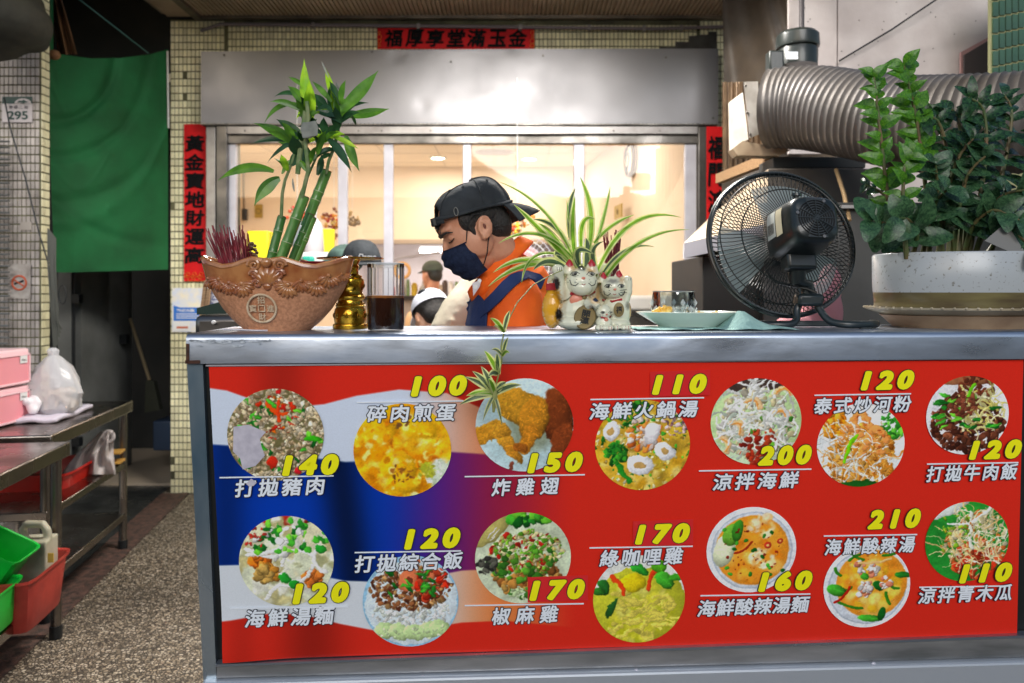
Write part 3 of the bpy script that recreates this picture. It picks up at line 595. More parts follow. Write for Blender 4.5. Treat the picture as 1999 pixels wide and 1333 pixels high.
def d_hotpot():
    im = base((196, 160, 60), .25); soft(im, 90, [(214, 176, 60), (190, 146, 44), (230, 206, 120), (196, 170, 60)], 8, 22, sf=7); scat(im, 160, [(236, 220, 150), (200, 160, 60), (240, 232, 190)], 2, 6); scat(im, 80, GR, 3, 7, 2.4); strand(im, 40, 110, 80, 200, 8, 7, C(40, 130, 40)); scat(im, 80, GR[:3], 4, 9, 2, 50, 130, 26); scat(im, 60, GR[:3], 4, 10, 2, 90, 30, 34)
    scat(im, 70, [(240, 150, 70), (236, 200, 170), (230, 120, 50), (250, 230, 220)], 5, 12, 2, 115, 85, 40); scat(im, 50, [(140, 100, 110), (220, 190, 190)], 4, 9, 3, 185, 60, 34)
    for x, y, a, b, t in ((38, 76, 19, 27, .1), (104, 158, 32, 25, .1), (162, 128, 26, 22, .6)): ring(im, x, y, a, b, t, C(244, 244, 248), C(196, 160, 100), .45)
    blob(im, 132, 84, 20, 28, .3, C(240, 236, 238)); return im
def d_seafood():
    im = base((196, 214, 180), .1); blob(im, 112, 5, 110, 34, 0, C(70, 56, 50), 0, .1); blob(im, 112, 110, 120, 84, 0, C(190, 214, 160), .1, .1); scat(im, 260, [(220, 212, 190), (200, 190, 150), (235, 232, 225)], 5, 13, 2, 112, 115, 92)
    strands(im, 60, [(236, 238, 230), (214, 226, 210), (244, 244, 240)], 2.5, 5, 30, 70, 112, 105, 84)
    for x, y, t in ((85, 60, .4), (150, 92, .2), (30, 150, 1.4), (160, 40, .1), (50, 110, .9)): strand(im, x, y, x+40*math.cos(t), y+40*math.sin(t), -14, 9, C(232, 196, 150)); strand(im, x, y+4, x+34*math.cos(t), y+4+34*math.sin(t), -16, 3, C(226, 150, 70))
    scat(im, 60, [(170, 56, 34), (140, 40, 28), (190, 80, 50)], 5, 13, 2.6, 120, 180, 52); scat(im, 20, [(110, 180, 60), (70, 140, 40)], 4, 10, 3, 150, 130, 60); strands(im, 30, [(236, 238, 230), (244, 244, 240)], 2.5, 5, 30, 60, 112, 100, 84); return im
def d_padthai():
    im = base((232, 236, 236), .05); scat(im, 50, [(240, 140, 30), (246, 170, 60)], 6, 16, 2, 44, 54, 30); scat(im, 40, [(110, 200, 70), (60, 160, 50)], 5, 14, 3, 190, 60, 34)
    scat(im, 200, [(214, 140, 50), (190, 110, 36), (230, 170, 80)], 5, 13, 2, 112, 140, 84); strands(im, 150, [(220, 150, 60), (200, 126, 44), (236, 180, 96)], 1.6, 2.8, 24, 60, 112, 150, 78)
    for x, y in ((140, 120), (110, 50), (86, 76), (150, 90)): strand(im, x-24, y+14, x+22, y+10, -34, 12, C(238, 160, 90)); scat(im, 16, [(250, 200, 150), (226, 120, 60)], 2, 5, 2, x, y, 20)
    strands(im, 46, [(244, 244, 240), (236, 236, 226)], 1.8, 3, 30, 60, 70, 140, 80); strand(im, 98, 84, 70, 154, 3, 6, C(120, 200, 20)); blob(im, 112, 216, 70, 14, 0, C(30, 90, 30)); return im
def d_beef():
    im = base((226, 226, 230), .05); blob(im, 112, 6, 90, 24, 0, C(150, 100, 70)); scat(im, 420, [(110, 62, 44), (88, 48, 34), (140, 84, 60), (70, 36, 26)], 5, 12, 1.8, 112, 130, 98, ry=84); scat(im, 80, [(120, 60, 40), (96, 50, 36)], 5, 11, 2, 130, 40, 44)
    strands(im, 60, [(222, 214, 150), (236, 232, 190), (200, 190, 110)], 2.5, 4.5, 26, 60, 140, 90, 56)
    for _ in range(26): leaf(im, rs.uniform(20, 190), rs.uniform(50, 150), rs.uniform(9, 22), rs.uniform(4, 7), rs.uniform(-.5, .5), GR[rs.randint(4)])
    scat(im, 60, [(110, 60, 44), (140, 80, 60)], 4, 10, 2, 100, 80, 34); strand(im, 126, 28, 112, 58, 4, 6, C(110, 190, 40)); return im
def d_noodle():
    im = base((212, 216, 190), .1); blob(im, 112, -6, 90, 30, 0, C(180, 50, 36)); soft(im, 90, [(216, 212, 180), (192, 184, 136), (232, 232, 216), (170, 170, 130)], 10, 26, sf=6)
    for x, y, c in ((50, 110, (222, 120, 40)), (70, 130, (200, 140, 60)), (170, 150, (226, 130, 60)), (56, 140, (196, 160, 90))): scat(im, 26, [c], 6, 14, 1.6, x, y, 20)
    for q in ((20, 78, 130, 82, 18), (100, 120, 170, 100, -26), (96, 140, 170, 124, 30), (60, 200, 130, 180, -20), (180, 90, 200, 140, 14), (20, 92, 110, 66, 10)): strand(im, *q, 6.5, C(238, 238, 232))
    for _ in range(44): x, y = rs.uniform(20, 210), rs.uniform(4, 90); blob(im, x, y, rs.uniform(6, 13), rs.uniform(5, 9), rs.rand()*3, C(*GR[rs.randint(4)])*1.15); 
    for x, y in ((124, 168), (104, 150), (190, 84)): blob(im, x, y, 15, 12, .4, C(40, 150, 50))
    scat(im, 18, [(250, 250, 245)], 5, 12, 2, 110, 40, 70); scat(im, 14, [(190, 60, 50)], 3, 7, 2, 40, 50, 30); return im
def d_combo():
    im = base((150, 190, 214), .05); blob(im, 112, 112, 106, 104, 0, C(214, 226, 232), 0, .1); scat(im, 320, [(236, 238, 232), (220, 226, 214), (246, 246, 242)], 3, 7, 2, 112, 138, 88, ry=40)
    scat(im, 420, [(120, 74, 46), (160, 104, 66), (90, 50, 34), (190, 150, 100)], 3, 8, 1.8, 110, 80, 96, ry=52)
    for x, y, a in ((108, 60, 24), (160, 40, 16), (120, 16, 14)): ring(im, x, y, a, a*1.2, .4, C(226, 130, 90), C(120, 60, 40), .4)
    scat(im, 34, [(200, 50, 30), (210, 80, 50)], 4, 12, 3, 160, 70, 40)
    for _ in range(20): leaf(im, rs.uniform(60, 170), rs.uniform(30, 110), 13, 5, rs.rand()*3, GR[rs.randint(3)])
    for x in (50, 84, 118, 150, 176): blob(im, x, 186-abs(x-112)*.1, 26, 20, .3, C(196, 220, 160)); scat(im, 10, [(216, 236, 186)], 3, 6, 2, x, 186, 16)
    return im
def d_pepper():
    im = base((196, 206, 180), .15); blob(im, 30, 40, 60, 30, -.6, C(190, 180, 110)); scat(im, 26, GR, 8, 18, 2, 130, 14, 60, ry=12); scat(im, 160, [(176, 128, 66), (150, 96, 50), (200, 160, 90)], 6, 14, 1.8, 120, 150, 80, ry=44)
    scat(im, 420, [(220, 210, 160), (130, 180, 60), (170, 40, 30), (200, 190, 120), (90, 150, 40), (236, 226, 190)], 3, 8, 1.6, 120, 96, 84, ry=50); scat(im, 40, [(90, 150, 50), (60, 120, 40)], 6, 12, 2, 110, 120, 80, ry=46)
    scat(im, 30, [(90, 90, 80), (60, 60, 56)], 5, 11, 2, 26, 130, 24); strand(im, 28, 60, 52, 34, 0, 2.5, C(220, 220, 226)); strand(im, 34, 64, 58, 40, 0, 2, C(220, 220, 226)); scat(im, 40, [(70, 130, 50), (200, 220, 170)], 4, 9, 2, 130, 196, 60, ry=14); return im
def d_green():
    im = base((222, 224, 218), .03); blob(im, 112, 130, 116, 100, 0, C(186, 186, 60), .1, .2); soft(im, 60, [(206, 200, 70), (178, 178, 44), (220, 214, 110)], 10, 26, 112, 146, 80, sf=9)
    for _ in range(60): x, y = rs.uniform(50, 190), rs.uniform(100, 200); strand(im, x, y, x+rs.uniform(-34, 34), y+rs.uniform(-14, 14), rs.uniform(-8, 8), rs.uniform(4, 8), C(218, 204, 96)*rs.uniform(.85, 1.1))
    blob(im, 96, 70, 30, 24, 0, C(226, 204, 40)); strand(im, 44, 52, 76, 100, -6, 6, C(216, 70, 30)); strand(im, 150, 44, 132, 84, 4, 7, C(214, 70, 34))
    for x, y, L, W, t, c in ((112, 36, 26, 12, .5, (50, 150, 50)), (158, 28, 20, 18, 1.2, (90, 170, 40)), (172, 66, 28, 18, .8, (70, 160, 50)), (206, 60, 26, 10, .1, (60, 140, 40)), (26, 76, 22, 13, 1.0, (40, 100, 40)), (46, 130, 9, 28, .4, (40, 90, 40)), (14, 88, 16, 10, .2, (50, 110, 40))): leaf(im, x, y, L, W, t, c)
    return im
def d_tomyam(bowl=True):
    im = base((224, 226, 230), .02); R = 91; ox, oy = (0, 0) if bowl else (10, -8)
    for r, c in ((112, (232, 234, 238)), (100, (182, 190, 200)), (96, (206, 212, 220))): blob(im, 112, 112, r, r, 0, C(*c), 0, .03)
    blob(im, 112+ox, 112+oy, R, R, 0, C(226, 148, 52), .05, .12, 3); soft(im, 60, [(236, 166, 60), (216, 130, 36), (244, 190, 96), (230, 150, 50)], 10, 30, 112+ox, 112+oy, 74, sf=12); scat(im, 50, [(240, 190, 110), (206, 110, 30)], 1.5, 4, 2, 112+ox, 112+oy, 80); return im
def d_tomA():
    im = d_tomyam(); soft(im, 40, [(244, 214, 160), (252, 236, 200), (236, 180, 100)], 6, 14, 138, 136, 30, sf=5); soft(im, 22, [(244, 220, 180), (250, 200, 130)], 6, 16, 136, 52, 30, sf=5); blob(im, 44, 110, 26, 44, .3, C(230, 236, 200)); leaf(im, 62, 70, 22, 30, .4, (110, 170, 60)); leaf(im, 76, 60, 14, 30, .2, (60, 130, 40))
    for _ in range(16): leaf(im, rs.uniform(40, 190), rs.uniform(50, 180), 7, 5, rs.rand()*3, GR[rs.randint(3)])
    scat(im, 40, [(150, 40, 24), (120, 30, 20)], 2, 5, 2, 110, 110, 70); strand(im, 70, 118, 112, 90, 5, 4, C(150, 44, 24)); ring(im, 150, 100, 10, 10, 0, C(190, 60, 40), C(230, 190, 120)); ring(im, 180, 90, 8, 8, 0, C(190, 60, 40), C(230, 190, 120)); return im
def d_tomB():
    im = d_tomyam(False); soft(im, 40, [(236, 200, 90), (226, 176, 50), (244, 214, 120)], 12, 24, 116, 106, 70, sf=8)
    for q in ((70, 20, 100, 40), (150, 30, 190, 22), (30, 60, 44, 80), (40, 150, 100, 170), (160, 130, 170, 160), (170, 110, 190, 120), (30, 130, 70, 112), (90, 26, 64, 40)): strand(im, *q, 3, 5, C(50, 120, 30))
    for x, y, L, W, t in ((120, 196, 34, 10, .1), (150, 186, 10, 20, .2), (34, 118, 26, 16, .3), (200, 84, 22, 9, .1), (140, 110, 18, 12, .6), (104, 84, 13, 10, .3)): leaf(im, x, y, L, W, t, GR[rs.randint(3)])
    for x, y in ((90, 62), (124, 68), (104, 122), (160, 104), (110, 110)): scat(im, 14, [(240, 226, 220), (226, 140, 110), (250, 244, 240)], 5, 10, 1.6, x, y, 16)
    strand(im, 30, 150, 66, 110, 6, 4, C(180, 30, 20)); strand(im, 90, 48, 170, 40, 4, 5, C(236, 190, 130)); return im
def d_papaya():
    im = base((40, 130, 50), .1); blob(im, 112, 20, 90, 60, 0, C(50, 150, 56)); blob(im, 60, 20, 60, 16, -.4, C(222, 228, 222)); scat(im, 130, [(226, 210, 160), (240, 228, 190), (214, 120, 60)], 5, 12, 1.8, 130, 110, 84); scat(im, 30, [(196, 60, 36), (216, 90, 50)], 8, 20, 1.8, 140, 160, 56)
    strands(im, 130, [(240, 230, 190), (226, 214, 160), (250, 244, 220), (236, 200, 140)], 1.6, 3.2, 26, 64, 134, 100, 84); strand(im, 120, 30, 124, 130, 6, 7, C(232, 232, 214)); strand(im, 60, 60, 170, 14, 20, 5, C(236, 238, 226)); scat(im, 30, [(160, 190, 60), (130, 170, 50)], 4, 9, 2, 90, 90, 60); scat(im, 20, [(190, 120, 50)], 3, 5, 1.2, 120, 120, 80); return im
dishes = [  # picture, cx, cy, r, price, (x,y), line x0,x1,y, name, (x,y), name width
 (d_pork, 539, 848, 94, '140', (607, 906), (430, 652, 929), '打拋豬肉', (548, 949), 176), (d_egg, 786, 878, 95, '100', (857, 752), (697, 905, 783), '碎肉煎蛋', (804, 805), 174),
 (d_wing, 1024, 829, 95, '150', (1083, 901), (907, 1141, 927), '炸雞翅', (1025, 948), 132), (d_hotpot, 1254, 868, 92, '110', (1325, 749), (1152, 1373, 777), '海鮮火鍋湯', (1256, 799), 212),
 (d_seafood, 1475, 822, 88, '200', (1530, 887), (1363, 1582, 916), '涼拌海鮮', (1474, 937), 168), (d_padthai, 1679, 868, 85, '120', (1730, 741), (1588, 1776, 769), '泰式炒河粉', (1682, 789), 190),
 (d_beef, 1887, 810, 80, '120', (1940, 876), (1807, 1985, 903), '打拋牛肉飯', (1895, 921), 178),
 (d_noodle, 560, 1094, 92, '120', (627, 1155), (450, 680, 1184), '海鮮湯麵', (567, 1202), 176), (d_combo, 802, 1172, 93, '120', (844, 1049), (693, 900, 1075), '打拋綜合飯', (799, 1095), 212),
 (d_pepper, 1021, 1088, 93, '170', (1087, 1149), (907, 1139, 1178), '椒麻雞', (1025, 1198), 130), (d_green, 1247, 1168, 89, '170', (1292, 1040), (1150, 1351, 1066), '綠咖哩雞', (1251, 1085), 164),
 (d_tomA, 1466, 1072, 87, '160', (1531, 1132), (1366, 1580, 1159), '海鮮酸辣湯麵', (1470, 1181), 220), (d_tomB, 1691, 1143, 84, '210', (1743, 1011), (1606, 1788, 1043), '海鮮酸辣湯', (1696, 1063), 176),
 (d_papaya, 1886, 1056, 81, '110', (1921, 1116), (1792, 1968, 1143), '涼拌青木瓜', (1881, 1157), 182)]
def fnoise(g):
    n = rs.rand(g+2, g+2); k = np.linspace(0, g, N, endpoint=False); i = k.astype(int); f = k-i; f = f*f*(3-2*f)
    return (n[i][:, i]*(1-f)[:, None]+n[i+1][:, i]*f[:, None])*(1-f)[None]+(n[i][:, i+1]*(1-f)[:, None]+n[i+1][:, i+1]*f[:, None])*f[None]-.5
def warp(im, k_=1):
    yy, xx = np.mgrid[0:N, 0:N].astype(float); dx = (fnoise(14)*7+fnoise(50)*3.6)*k_; dy = (fnoise(14)*7+fnoise(50)*3.6)*k_
    a = np.clip(yy+dy, 0, N-1).astype(int); b = np.clip(xx+dx, 0, N-1).astype(int); o = im[a, b]
    o = o*(1+.12*fnoise(70)+.12*fnoise(20))[..., None]; o = (o+np.roll(o, 1, 0)+np.roll(o, 1, 1))/3
    lum = o.mean(2, keepdims=True); return np.clip(.02+(lum+(o-lum)*1.12-.5)*1.12+.53, 0, 1)
yel = mat('yellow_print', rgb(255, 250, 16), .4); wht = mat('white_print', rgb(240, 247, 255), .4); blk = mat('dark_print', rgb(14, 14, 40), .4)
tape = mat('clear_film', rgb(228, 60, 44), .2, coat=.6)
BUP = (Q(1200, 800)-Q(1200, 1100)).normalized(); BRT = (Q(1300, 900)-Q(1100, 901)).normalized(); BRT = (BRT-BUP*BRT.dot(BUP)).normalized()
BASE[board.name] = BASE[ct.name]
for fn, cx, cy, r, pr, (ax, ay), (l0, l1, ly), nm, (nx, ny), nw in dishes:
    mb = MB(); R_ = (Q(cx+r, cy, .003)-Q(cx, cy, .003)).length; RY = (Q(cx, cy-r*.96, .003)-Q(cx, cy, .003)).length; c = Q(cx, cy, .0035); vs = [c]; uv = [(.5, .5)]
    for k in range(48): a = 2*PI*k/48; vs.append(c+BRT*R_*math.cos(a)+BUP*RY*math.sin(a)); uv.append((.5+.49*math.cos(a), .5+.49*math.sin(a)))
    mb.add(vs, [(0, 1+k, 1+(k+1) % 48) for k in range(48)]); mb.uv = uv
    obj('dish_picture', mb, imgmat('dish_print', warp(fn(), .35 if fn in (d_tomA, d_tomB) else 1), .35, 0), board, smooth=False)
    sy = (Q(ax, ay+18)-Q(ax, ay-18)).length; sx = (Q(ax+53, ay)-Q(ax-53, ay)).length
    if pr in ('110',) and ax < 1500 or pr == '170' and ax > 1200 or (ax, ay) == (1087, 1149) or (ax, ay) == (1531, 887):
        obj('price_sticker', MB().poly([Q(ax-57, ay+25, .0046), Q(ax+60, ay+21, .0046), Q(ax+60, ay-28, .0046), Q(ax-57, ay-24, .0046)], .0004, nrm), mat('sticker_red', rgb(226, 40, 44), .3, coat=.3) if 'sticker_red' not in bpy.data.materials else bpy.data.materials['sticker_red'], board, smooth=False)
    k = 1-.08*(ax-600)/1300
    boldtext('price', pr, blk, board, Q(ax, ay, .0050), sx*k*.99, sy*k*.98, BRT, BUP, rad=.092, n=14, dz=.00003, bold=.012, shear=.22, space=1.42)
    boldtext('price', pr, yel, board, Q(ax, ay, .0058), sx*k*.99, sy*k*.98, BRT, BUP, rad=.062, n=12, dz=.00003, bold=.012, shear=.22, space=1.42)
    obj('underline', MB().poly([Q(l0, ly+1.3*(1 if l0 > 0 else 1)+(l1-l0)*.008, .0052), Q(l1, ly+1.3-(l1-l0)*.008, .0052), Q(l1, ly-1.3-(l1-l0)*.008, .0052), Q(l0, ly-1.3+(l1-l0)*.008, .0052)], .0004, nrm), wht, board, smooth=False)
    hh = (Q(nx, ny+17)-Q(nx, ny-17)).length*k; ww = (Q(nx+nw/2, ny)-Q(nx-nw/2, ny)).length; sp = {3: 1.62, 4: 1.28, 5: 1.22, 6: 1.04}[len(nm)]
    boldtext('dish_name', nm, blk, board, Q(nx, ny, .0050), ww*.99, hh*.98, BRT, BUP, rad=.07, n=12, dz=.00003, shear=.16, space=sp)
    boldtext('dish_name', nm, wht, board, Q(nx, ny, .0058), ww*.99, hh*.98, BRT, BUP, rad=.026, n=8, dz=.00003, shear=.16, space=sp)
# torn paper left on the first dish picture
obj('torn_sticker', MB().poly([Q(x, y, .0045) for x, y in ((457, 832), (486, 828), (520, 842), (508, 856), (512, 872), (518, 888), (500, 908), (475, 915), (470, 894), (456, 880))], .0005, nrm), mat('torn_paper', rgb(206, 202, 214), .8, col2=rgb(186, 182, 196), scale=60), board, smooth=False)
obj('torn_sticker', MB().poly([Q(x, y, .0068) for x, y in ((482, 942), (492, 932), (503, 940), (497, 946), (488, 948))], .0005, nrm), bpy.data.materials['torn_paper'], board, smooth=False)
# ================================================================ THINGS ON THE COUNTER
def onTop(px, py): # point on the counter top seen at this pixel
    return ray(px, py, V((0, 0, ZT)), UP)
# ---- ingot planter
YB = 1.775; SB = YB/F
terra = mat('speckled_terracotta', rgb(200, 142, 104), .7, col2=rgb(172, 118, 84), scale=150, bump=.16, bscale=220, detail=2)
glaze = mat('brown_glaze', rgb(150, 84, 46), .2, col2=rgb(184, 126, 76), scale=26, coat=.6)
pb = V(((543-CX)*SB, YB, ZT)); HB = .163
pt = thing('ingot_planter', 'boat-shaped brown terracotta planter with shell relief and a round lucky-coin medallion', 'planter', pb)
us = [0, .2, .45, .6, .8, 1]; rz = [.94, .97, .885, .865, .92, 1.0]
def brim(a): return HB*lerp(abs(math.cos(a)), us, rz)
def bsurf(a, z, ins=0): # z in 0..1 of the rim height
    rx = lerp(z, [0, .12, .3, .55, .75, 1], [.074, .098, .124, .150, .165, .175])-ins; ry = lerp(z, [0, .15, .5, 1], [.055, .066, .08, .088])-ins
    return pb+V((rx*math.cos(a), ry*math.sin(a), z*brim(a)))
mb = MB(); mb.grid(lambda u, v: bsurf(2*PI*u, v*.72), 96, 14); bt = pb+V((0, 0, 0)); obj('bowl_body', mb, terra, pt)
mb = MB(); mb.grid(lambda u, v: bsurf(2*PI*u, .72+.28*v) if v < .95 else bsurf(2*PI*u, 1), 96, 6); mb.grid(lambda u, v: bsurf(2*PI*u, 1-.3*v, .012), 96, 4)
obj('glazed_band', mb, glaze, pt)
mb = MB(); pts = [bsurf(2*PI*k/96, 1, .006)+V((0, 0, .001)) for k in range(97)]; mb.tube(pts, .0075, 8, cap=False); obj('rim', mb, glaze, pt)
mb = MB(); mb.lathe(pb+V((0, 0, HB*.72)), [(.001, .012), (.08, .012), (.13, .004), (.15, 0)], 40, sy=.5); obj('soil', mb, mat('soil', rgb(72, 56, 44), .95, col2=rgb(38, 30, 24), scale=70, bump=.8), pt)
def bfront(dx, z): # point on the planter's front at offset dx (m) and height z (m)
    zz = min(.98, z/(HB*.93)); rx = lerp(zz, [0, .12, .3, .55, .75, 1], [.074, .098, .124, .150, .165, .175]); ry = lerp(zz, [0, .15, .5, 1], [.055, .066, .08, .088]); c = max(-.98, min(.98, dx/rx)); return pb+V((dx, -ry*math.sqrt(1-c*c), z))
def shell(dx, z, r, ang, n=7, nm='shell_relief'):
    mb = MB(); c = bfront(dx, z)
    for k in range(n):
        t = ang+(k-(n-1)/2)*.36; d = V((math.cos(t), 0, math.sin(t))); q = bfront(dx+d.x*r*.55, z+d.z*r*.55); mb.ell(q+V((0, -.001, 0)), (r*.5, .007, r*.2), rotto((0, -1, 0), d) @ Matrix(((1, 0, 0), (0, 0, -1), (0, 1, 0))), 8, 6)
    mb.ell(c+V((0, -.002, 0)), (r*.2, .005, r*.2), n=8, k=6); obj(nm, mb, glaze, pt)
for dx, z, r, a in ((-.143, .118, .024, -1.2), (-.112, .116, .028, -1.9), (-.086, .108, .028, -1.5), (-.056, .106, .03, -1.1), (.046, .104, .03, -2), (.074, .112, .026, -1.5), (.104, .108, .03, -1.9), (.13, .124, .028, -1.6), (.155, .128, .018, -1.2)): shell(dx, z, r, a)
def spiral(dx, z, r, s):
    mb = MB(); pts = []
    for k in range(26): t = k/25*3.6*PI; q = r*(1-k/28); p = bfront(dx+s*q*math.cos(t), z+q*math.sin(t)); p.y -= .003; pts.append(p)
    mb.tube(pts, [.0045-.0025*k/25 for k in range(26)], 6); obj('scroll_relief', mb, glaze, pt)
for dx, z, r, s in ((-.026, .146, .014, -1), (.03, .146, .014, 1), (-.026, .126, .01, -1), (.03, .126, .01, 1), (-.02, .106, .009, -1), (.024, .106, .009, 1)): spiral(dx, z, r, s)
shell(.002, .1, .046, PI/2, 5, 'palmette_relief'); obj('palmette_relief', MB().ell(bfront(.002, .152)+V((0, -.004, 0)), (.012, .008, .011)), glaze, pt)
mc = bfront(-.013, .052); med = mat('pale_clay', rgb(224, 202, 170), .7, col2=rgb(190, 162, 128), scale=60)
mup = (bfront(-.013, .078)-bfront(-.013, .028)).normalized(); mn = RIGHT.cross(mup); mn = mn if mn.y < 0 else -mn; mR = rotto(mn, (1, 0, 0)); obj('medallion_ring', MB().torus(mc+mn*.003, .0315, .0026, mR, 40, 8), med, pt)
mR2 = mR @ Matrix(((1, 0, 0), (0, 1, 0), (0, 0, 1)))
ru = mup
for k in range(4): a = k*PI/2; obj('coin_square', MB().box(mc+mn*.003+RIGHT*math.cos(a)*.0068+ru*math.sin(a)*.0068, (.0016 if k % 2 == 0 else .015, .003, .015 if k % 2 == 0 else .0016), Matrix((RIGHT, -mn, ru)).transposed()), med, pt, smooth=False)
for ch, dx, dz in (('招', 0, .0195), ('財', 0, -.0195), ('寶', -.0195, 0), ('進', .0195, 0)): text('character_relief', ch, med, pt, mc+RIGHT*dx+ru*dz+mn*.0035, .0165, .0165, RIGHT, ru, bold=.012, extr=.0006)
def PB(x, y, dy=0): return P(x, y, YB+dy)
# ---- lucky bamboo
bam = mat('bamboo_green', rgb(104, 154, 70), .3, col2=rgb(66, 116, 50), scale=30, stretch=(1, 1, .25), coat=.25)
bamd = mat('bamboo_dark', rgb(62, 112, 52), .3, col2=rgb(88, 138, 58), scale=30, stretch=(1, 1, .25), coat=.25)
node_m = mat('bamboo_ring', rgb(178, 190, 150), .6); cut = mat('cut_wood', rgb(110, 96, 72), .8)
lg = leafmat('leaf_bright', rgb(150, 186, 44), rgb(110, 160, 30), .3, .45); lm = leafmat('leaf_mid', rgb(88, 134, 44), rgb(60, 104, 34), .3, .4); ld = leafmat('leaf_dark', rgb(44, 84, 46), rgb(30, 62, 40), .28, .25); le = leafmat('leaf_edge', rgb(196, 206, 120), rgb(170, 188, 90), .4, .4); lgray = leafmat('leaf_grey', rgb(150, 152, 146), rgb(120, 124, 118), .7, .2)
bb = thing('lucky_bamboo', 'lucky bamboo with cut tilted green canes and tufts of pointed leaves in the brown planter', 'plant', P(560, 520, YB))
def zc4(x, y, dy=0): return P(380+x/2.338, 100+y/2.338, YB+dy)   # from enlarged-view units
for i, (a, b, w, m, dy) in enumerate((((338, 985), (398, 757), 17, bamd, -.012), ((378, 990), (500, 665), 20.5, bam, -.02), ((428, 985), (528, 745), 14, bamd, .014), ((505, 800), (603, 548), 20, bam, .03), ((450, 985), (540, 760), 15, bam, .02))):
    A, B = zc4(*a, dy), zc4(*b, dy+.01); n = 26; pts = [A.lerp(B, k/n) for k in range(n+1)]; r = w/2*YB/F; nodes = [.3+.06*i, .72-.03*i]
    rs_ = [r*(1+.10*sum(math.exp(-((k/n-q)/.025)**2) for q in nodes)) for k in range(n+1)]
    cn = obj('cane', MB().tube(pts, rs_, 14), m, bb)
    d = (B-A).normalized()
    for q in nodes: obj('node_ring', MB().torus(A.lerp(B, q), r*1.06, r*.07, rotto(d), 20, 6), node_m, cn)
    obj('cut_end', MB().lathe(B+d*.0006, [(r*.9, 0), (r*.94, .002), (r*.5, -.001), (.0005, -.001)], 14, rotto(d)), cut, cn)
for pts, r0, r1, dy in (([(395, 760), (400, 650), (412, 590), (440, 520), (455, 470)], 7, 5, -.012), ([(490, 670), (505, 600), (520, 540), (505, 420), (520, 300), (512, 230)], 8, 9, -.02), ([(600, 560), (612, 500), (640, 430), (655, 350), (648, 270)], 6, 8, .02), ([(480, 660), (530, 540), (575, 440), (590, 380)], 5, 4, 0), ([(470, 560), (478, 480), (500, 330), (510, 250)], 10, 12, -.01)):
    n = len(pts); obj('shoot', MB().tube([zc4(*p, dy) for p in pts], [(r0+(r1-r0)*k/(n-1))*YB/F/2 for k in range(n)], 8), mat('shoot_stem', rgb(130, 140, 96), .5, col2=rgb(80, 112, 56), scale=50) if 'shoot_stem' not in bpy.data.materials else bpy.data.materials['shoot_stem'], bb)
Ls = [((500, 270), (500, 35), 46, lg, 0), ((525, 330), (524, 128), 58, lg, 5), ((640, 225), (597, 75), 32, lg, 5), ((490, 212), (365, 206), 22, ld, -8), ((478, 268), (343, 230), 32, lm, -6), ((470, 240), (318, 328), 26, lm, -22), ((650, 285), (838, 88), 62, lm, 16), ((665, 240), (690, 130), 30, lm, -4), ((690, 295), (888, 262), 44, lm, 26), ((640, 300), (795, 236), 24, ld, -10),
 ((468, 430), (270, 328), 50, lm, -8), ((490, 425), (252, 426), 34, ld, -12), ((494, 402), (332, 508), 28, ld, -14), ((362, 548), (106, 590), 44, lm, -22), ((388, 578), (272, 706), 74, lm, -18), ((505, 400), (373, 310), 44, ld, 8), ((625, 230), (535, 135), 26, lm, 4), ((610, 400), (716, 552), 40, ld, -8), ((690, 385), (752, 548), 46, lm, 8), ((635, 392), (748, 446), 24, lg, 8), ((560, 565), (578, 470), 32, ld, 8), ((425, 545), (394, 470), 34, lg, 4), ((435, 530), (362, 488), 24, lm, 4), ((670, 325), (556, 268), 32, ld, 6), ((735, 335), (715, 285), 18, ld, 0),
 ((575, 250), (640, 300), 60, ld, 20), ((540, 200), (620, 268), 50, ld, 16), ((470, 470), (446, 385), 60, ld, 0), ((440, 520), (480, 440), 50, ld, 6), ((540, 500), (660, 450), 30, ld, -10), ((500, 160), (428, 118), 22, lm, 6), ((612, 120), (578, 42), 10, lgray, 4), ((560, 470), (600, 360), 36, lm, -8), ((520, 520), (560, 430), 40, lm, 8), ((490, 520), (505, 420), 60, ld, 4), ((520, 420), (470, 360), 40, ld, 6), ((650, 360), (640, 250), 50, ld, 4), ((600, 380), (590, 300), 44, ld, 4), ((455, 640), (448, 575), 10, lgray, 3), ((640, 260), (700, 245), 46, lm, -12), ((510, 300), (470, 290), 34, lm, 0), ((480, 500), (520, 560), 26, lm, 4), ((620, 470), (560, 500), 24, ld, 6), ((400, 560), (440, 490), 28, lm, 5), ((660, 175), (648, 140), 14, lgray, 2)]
for i, (a, b, w, m, bend) in enumerate(Ls):
    d0 = random.uniform(-.02, .02); d1 = d0+random.uniform(-.055, .03); A, B = zc4(*a, d0), zc4(*b, d1); L = (B-A).length; mid = (A+B)/2+V((-(B-A).z, 0, (B-A).x)).normalized()*bend*-.0008*math.copysign(1, (B-A).x or 1)
    mid.z += .012*(abs(B.x-A.x)/L)+abs(bend)*.0003; pts = bez(A, mid, B, 12); wm_ = w/2.338*YB/F
    ww = [wm_*(.3+.7*math.sin(PI*min(1, (t+.12)/1.12)**.8)) if t < .98 else wm_*.04 for t in [k/12 for k in range(13)]]; ww = [wm_*max(.03, (math.sin(PI*(t*.86+.1)))**.9*(1-t**6)) for t in [k/12 for k in range(13)]]
    obj('leaf', MB().ribbon(pts, ww, V((random.uniform(-.35, .35), -1, random.uniform(-.1, .5))), fold=random.uniform(.15, .5)*(1 if i % 2 else -1)), [m, m], bb)
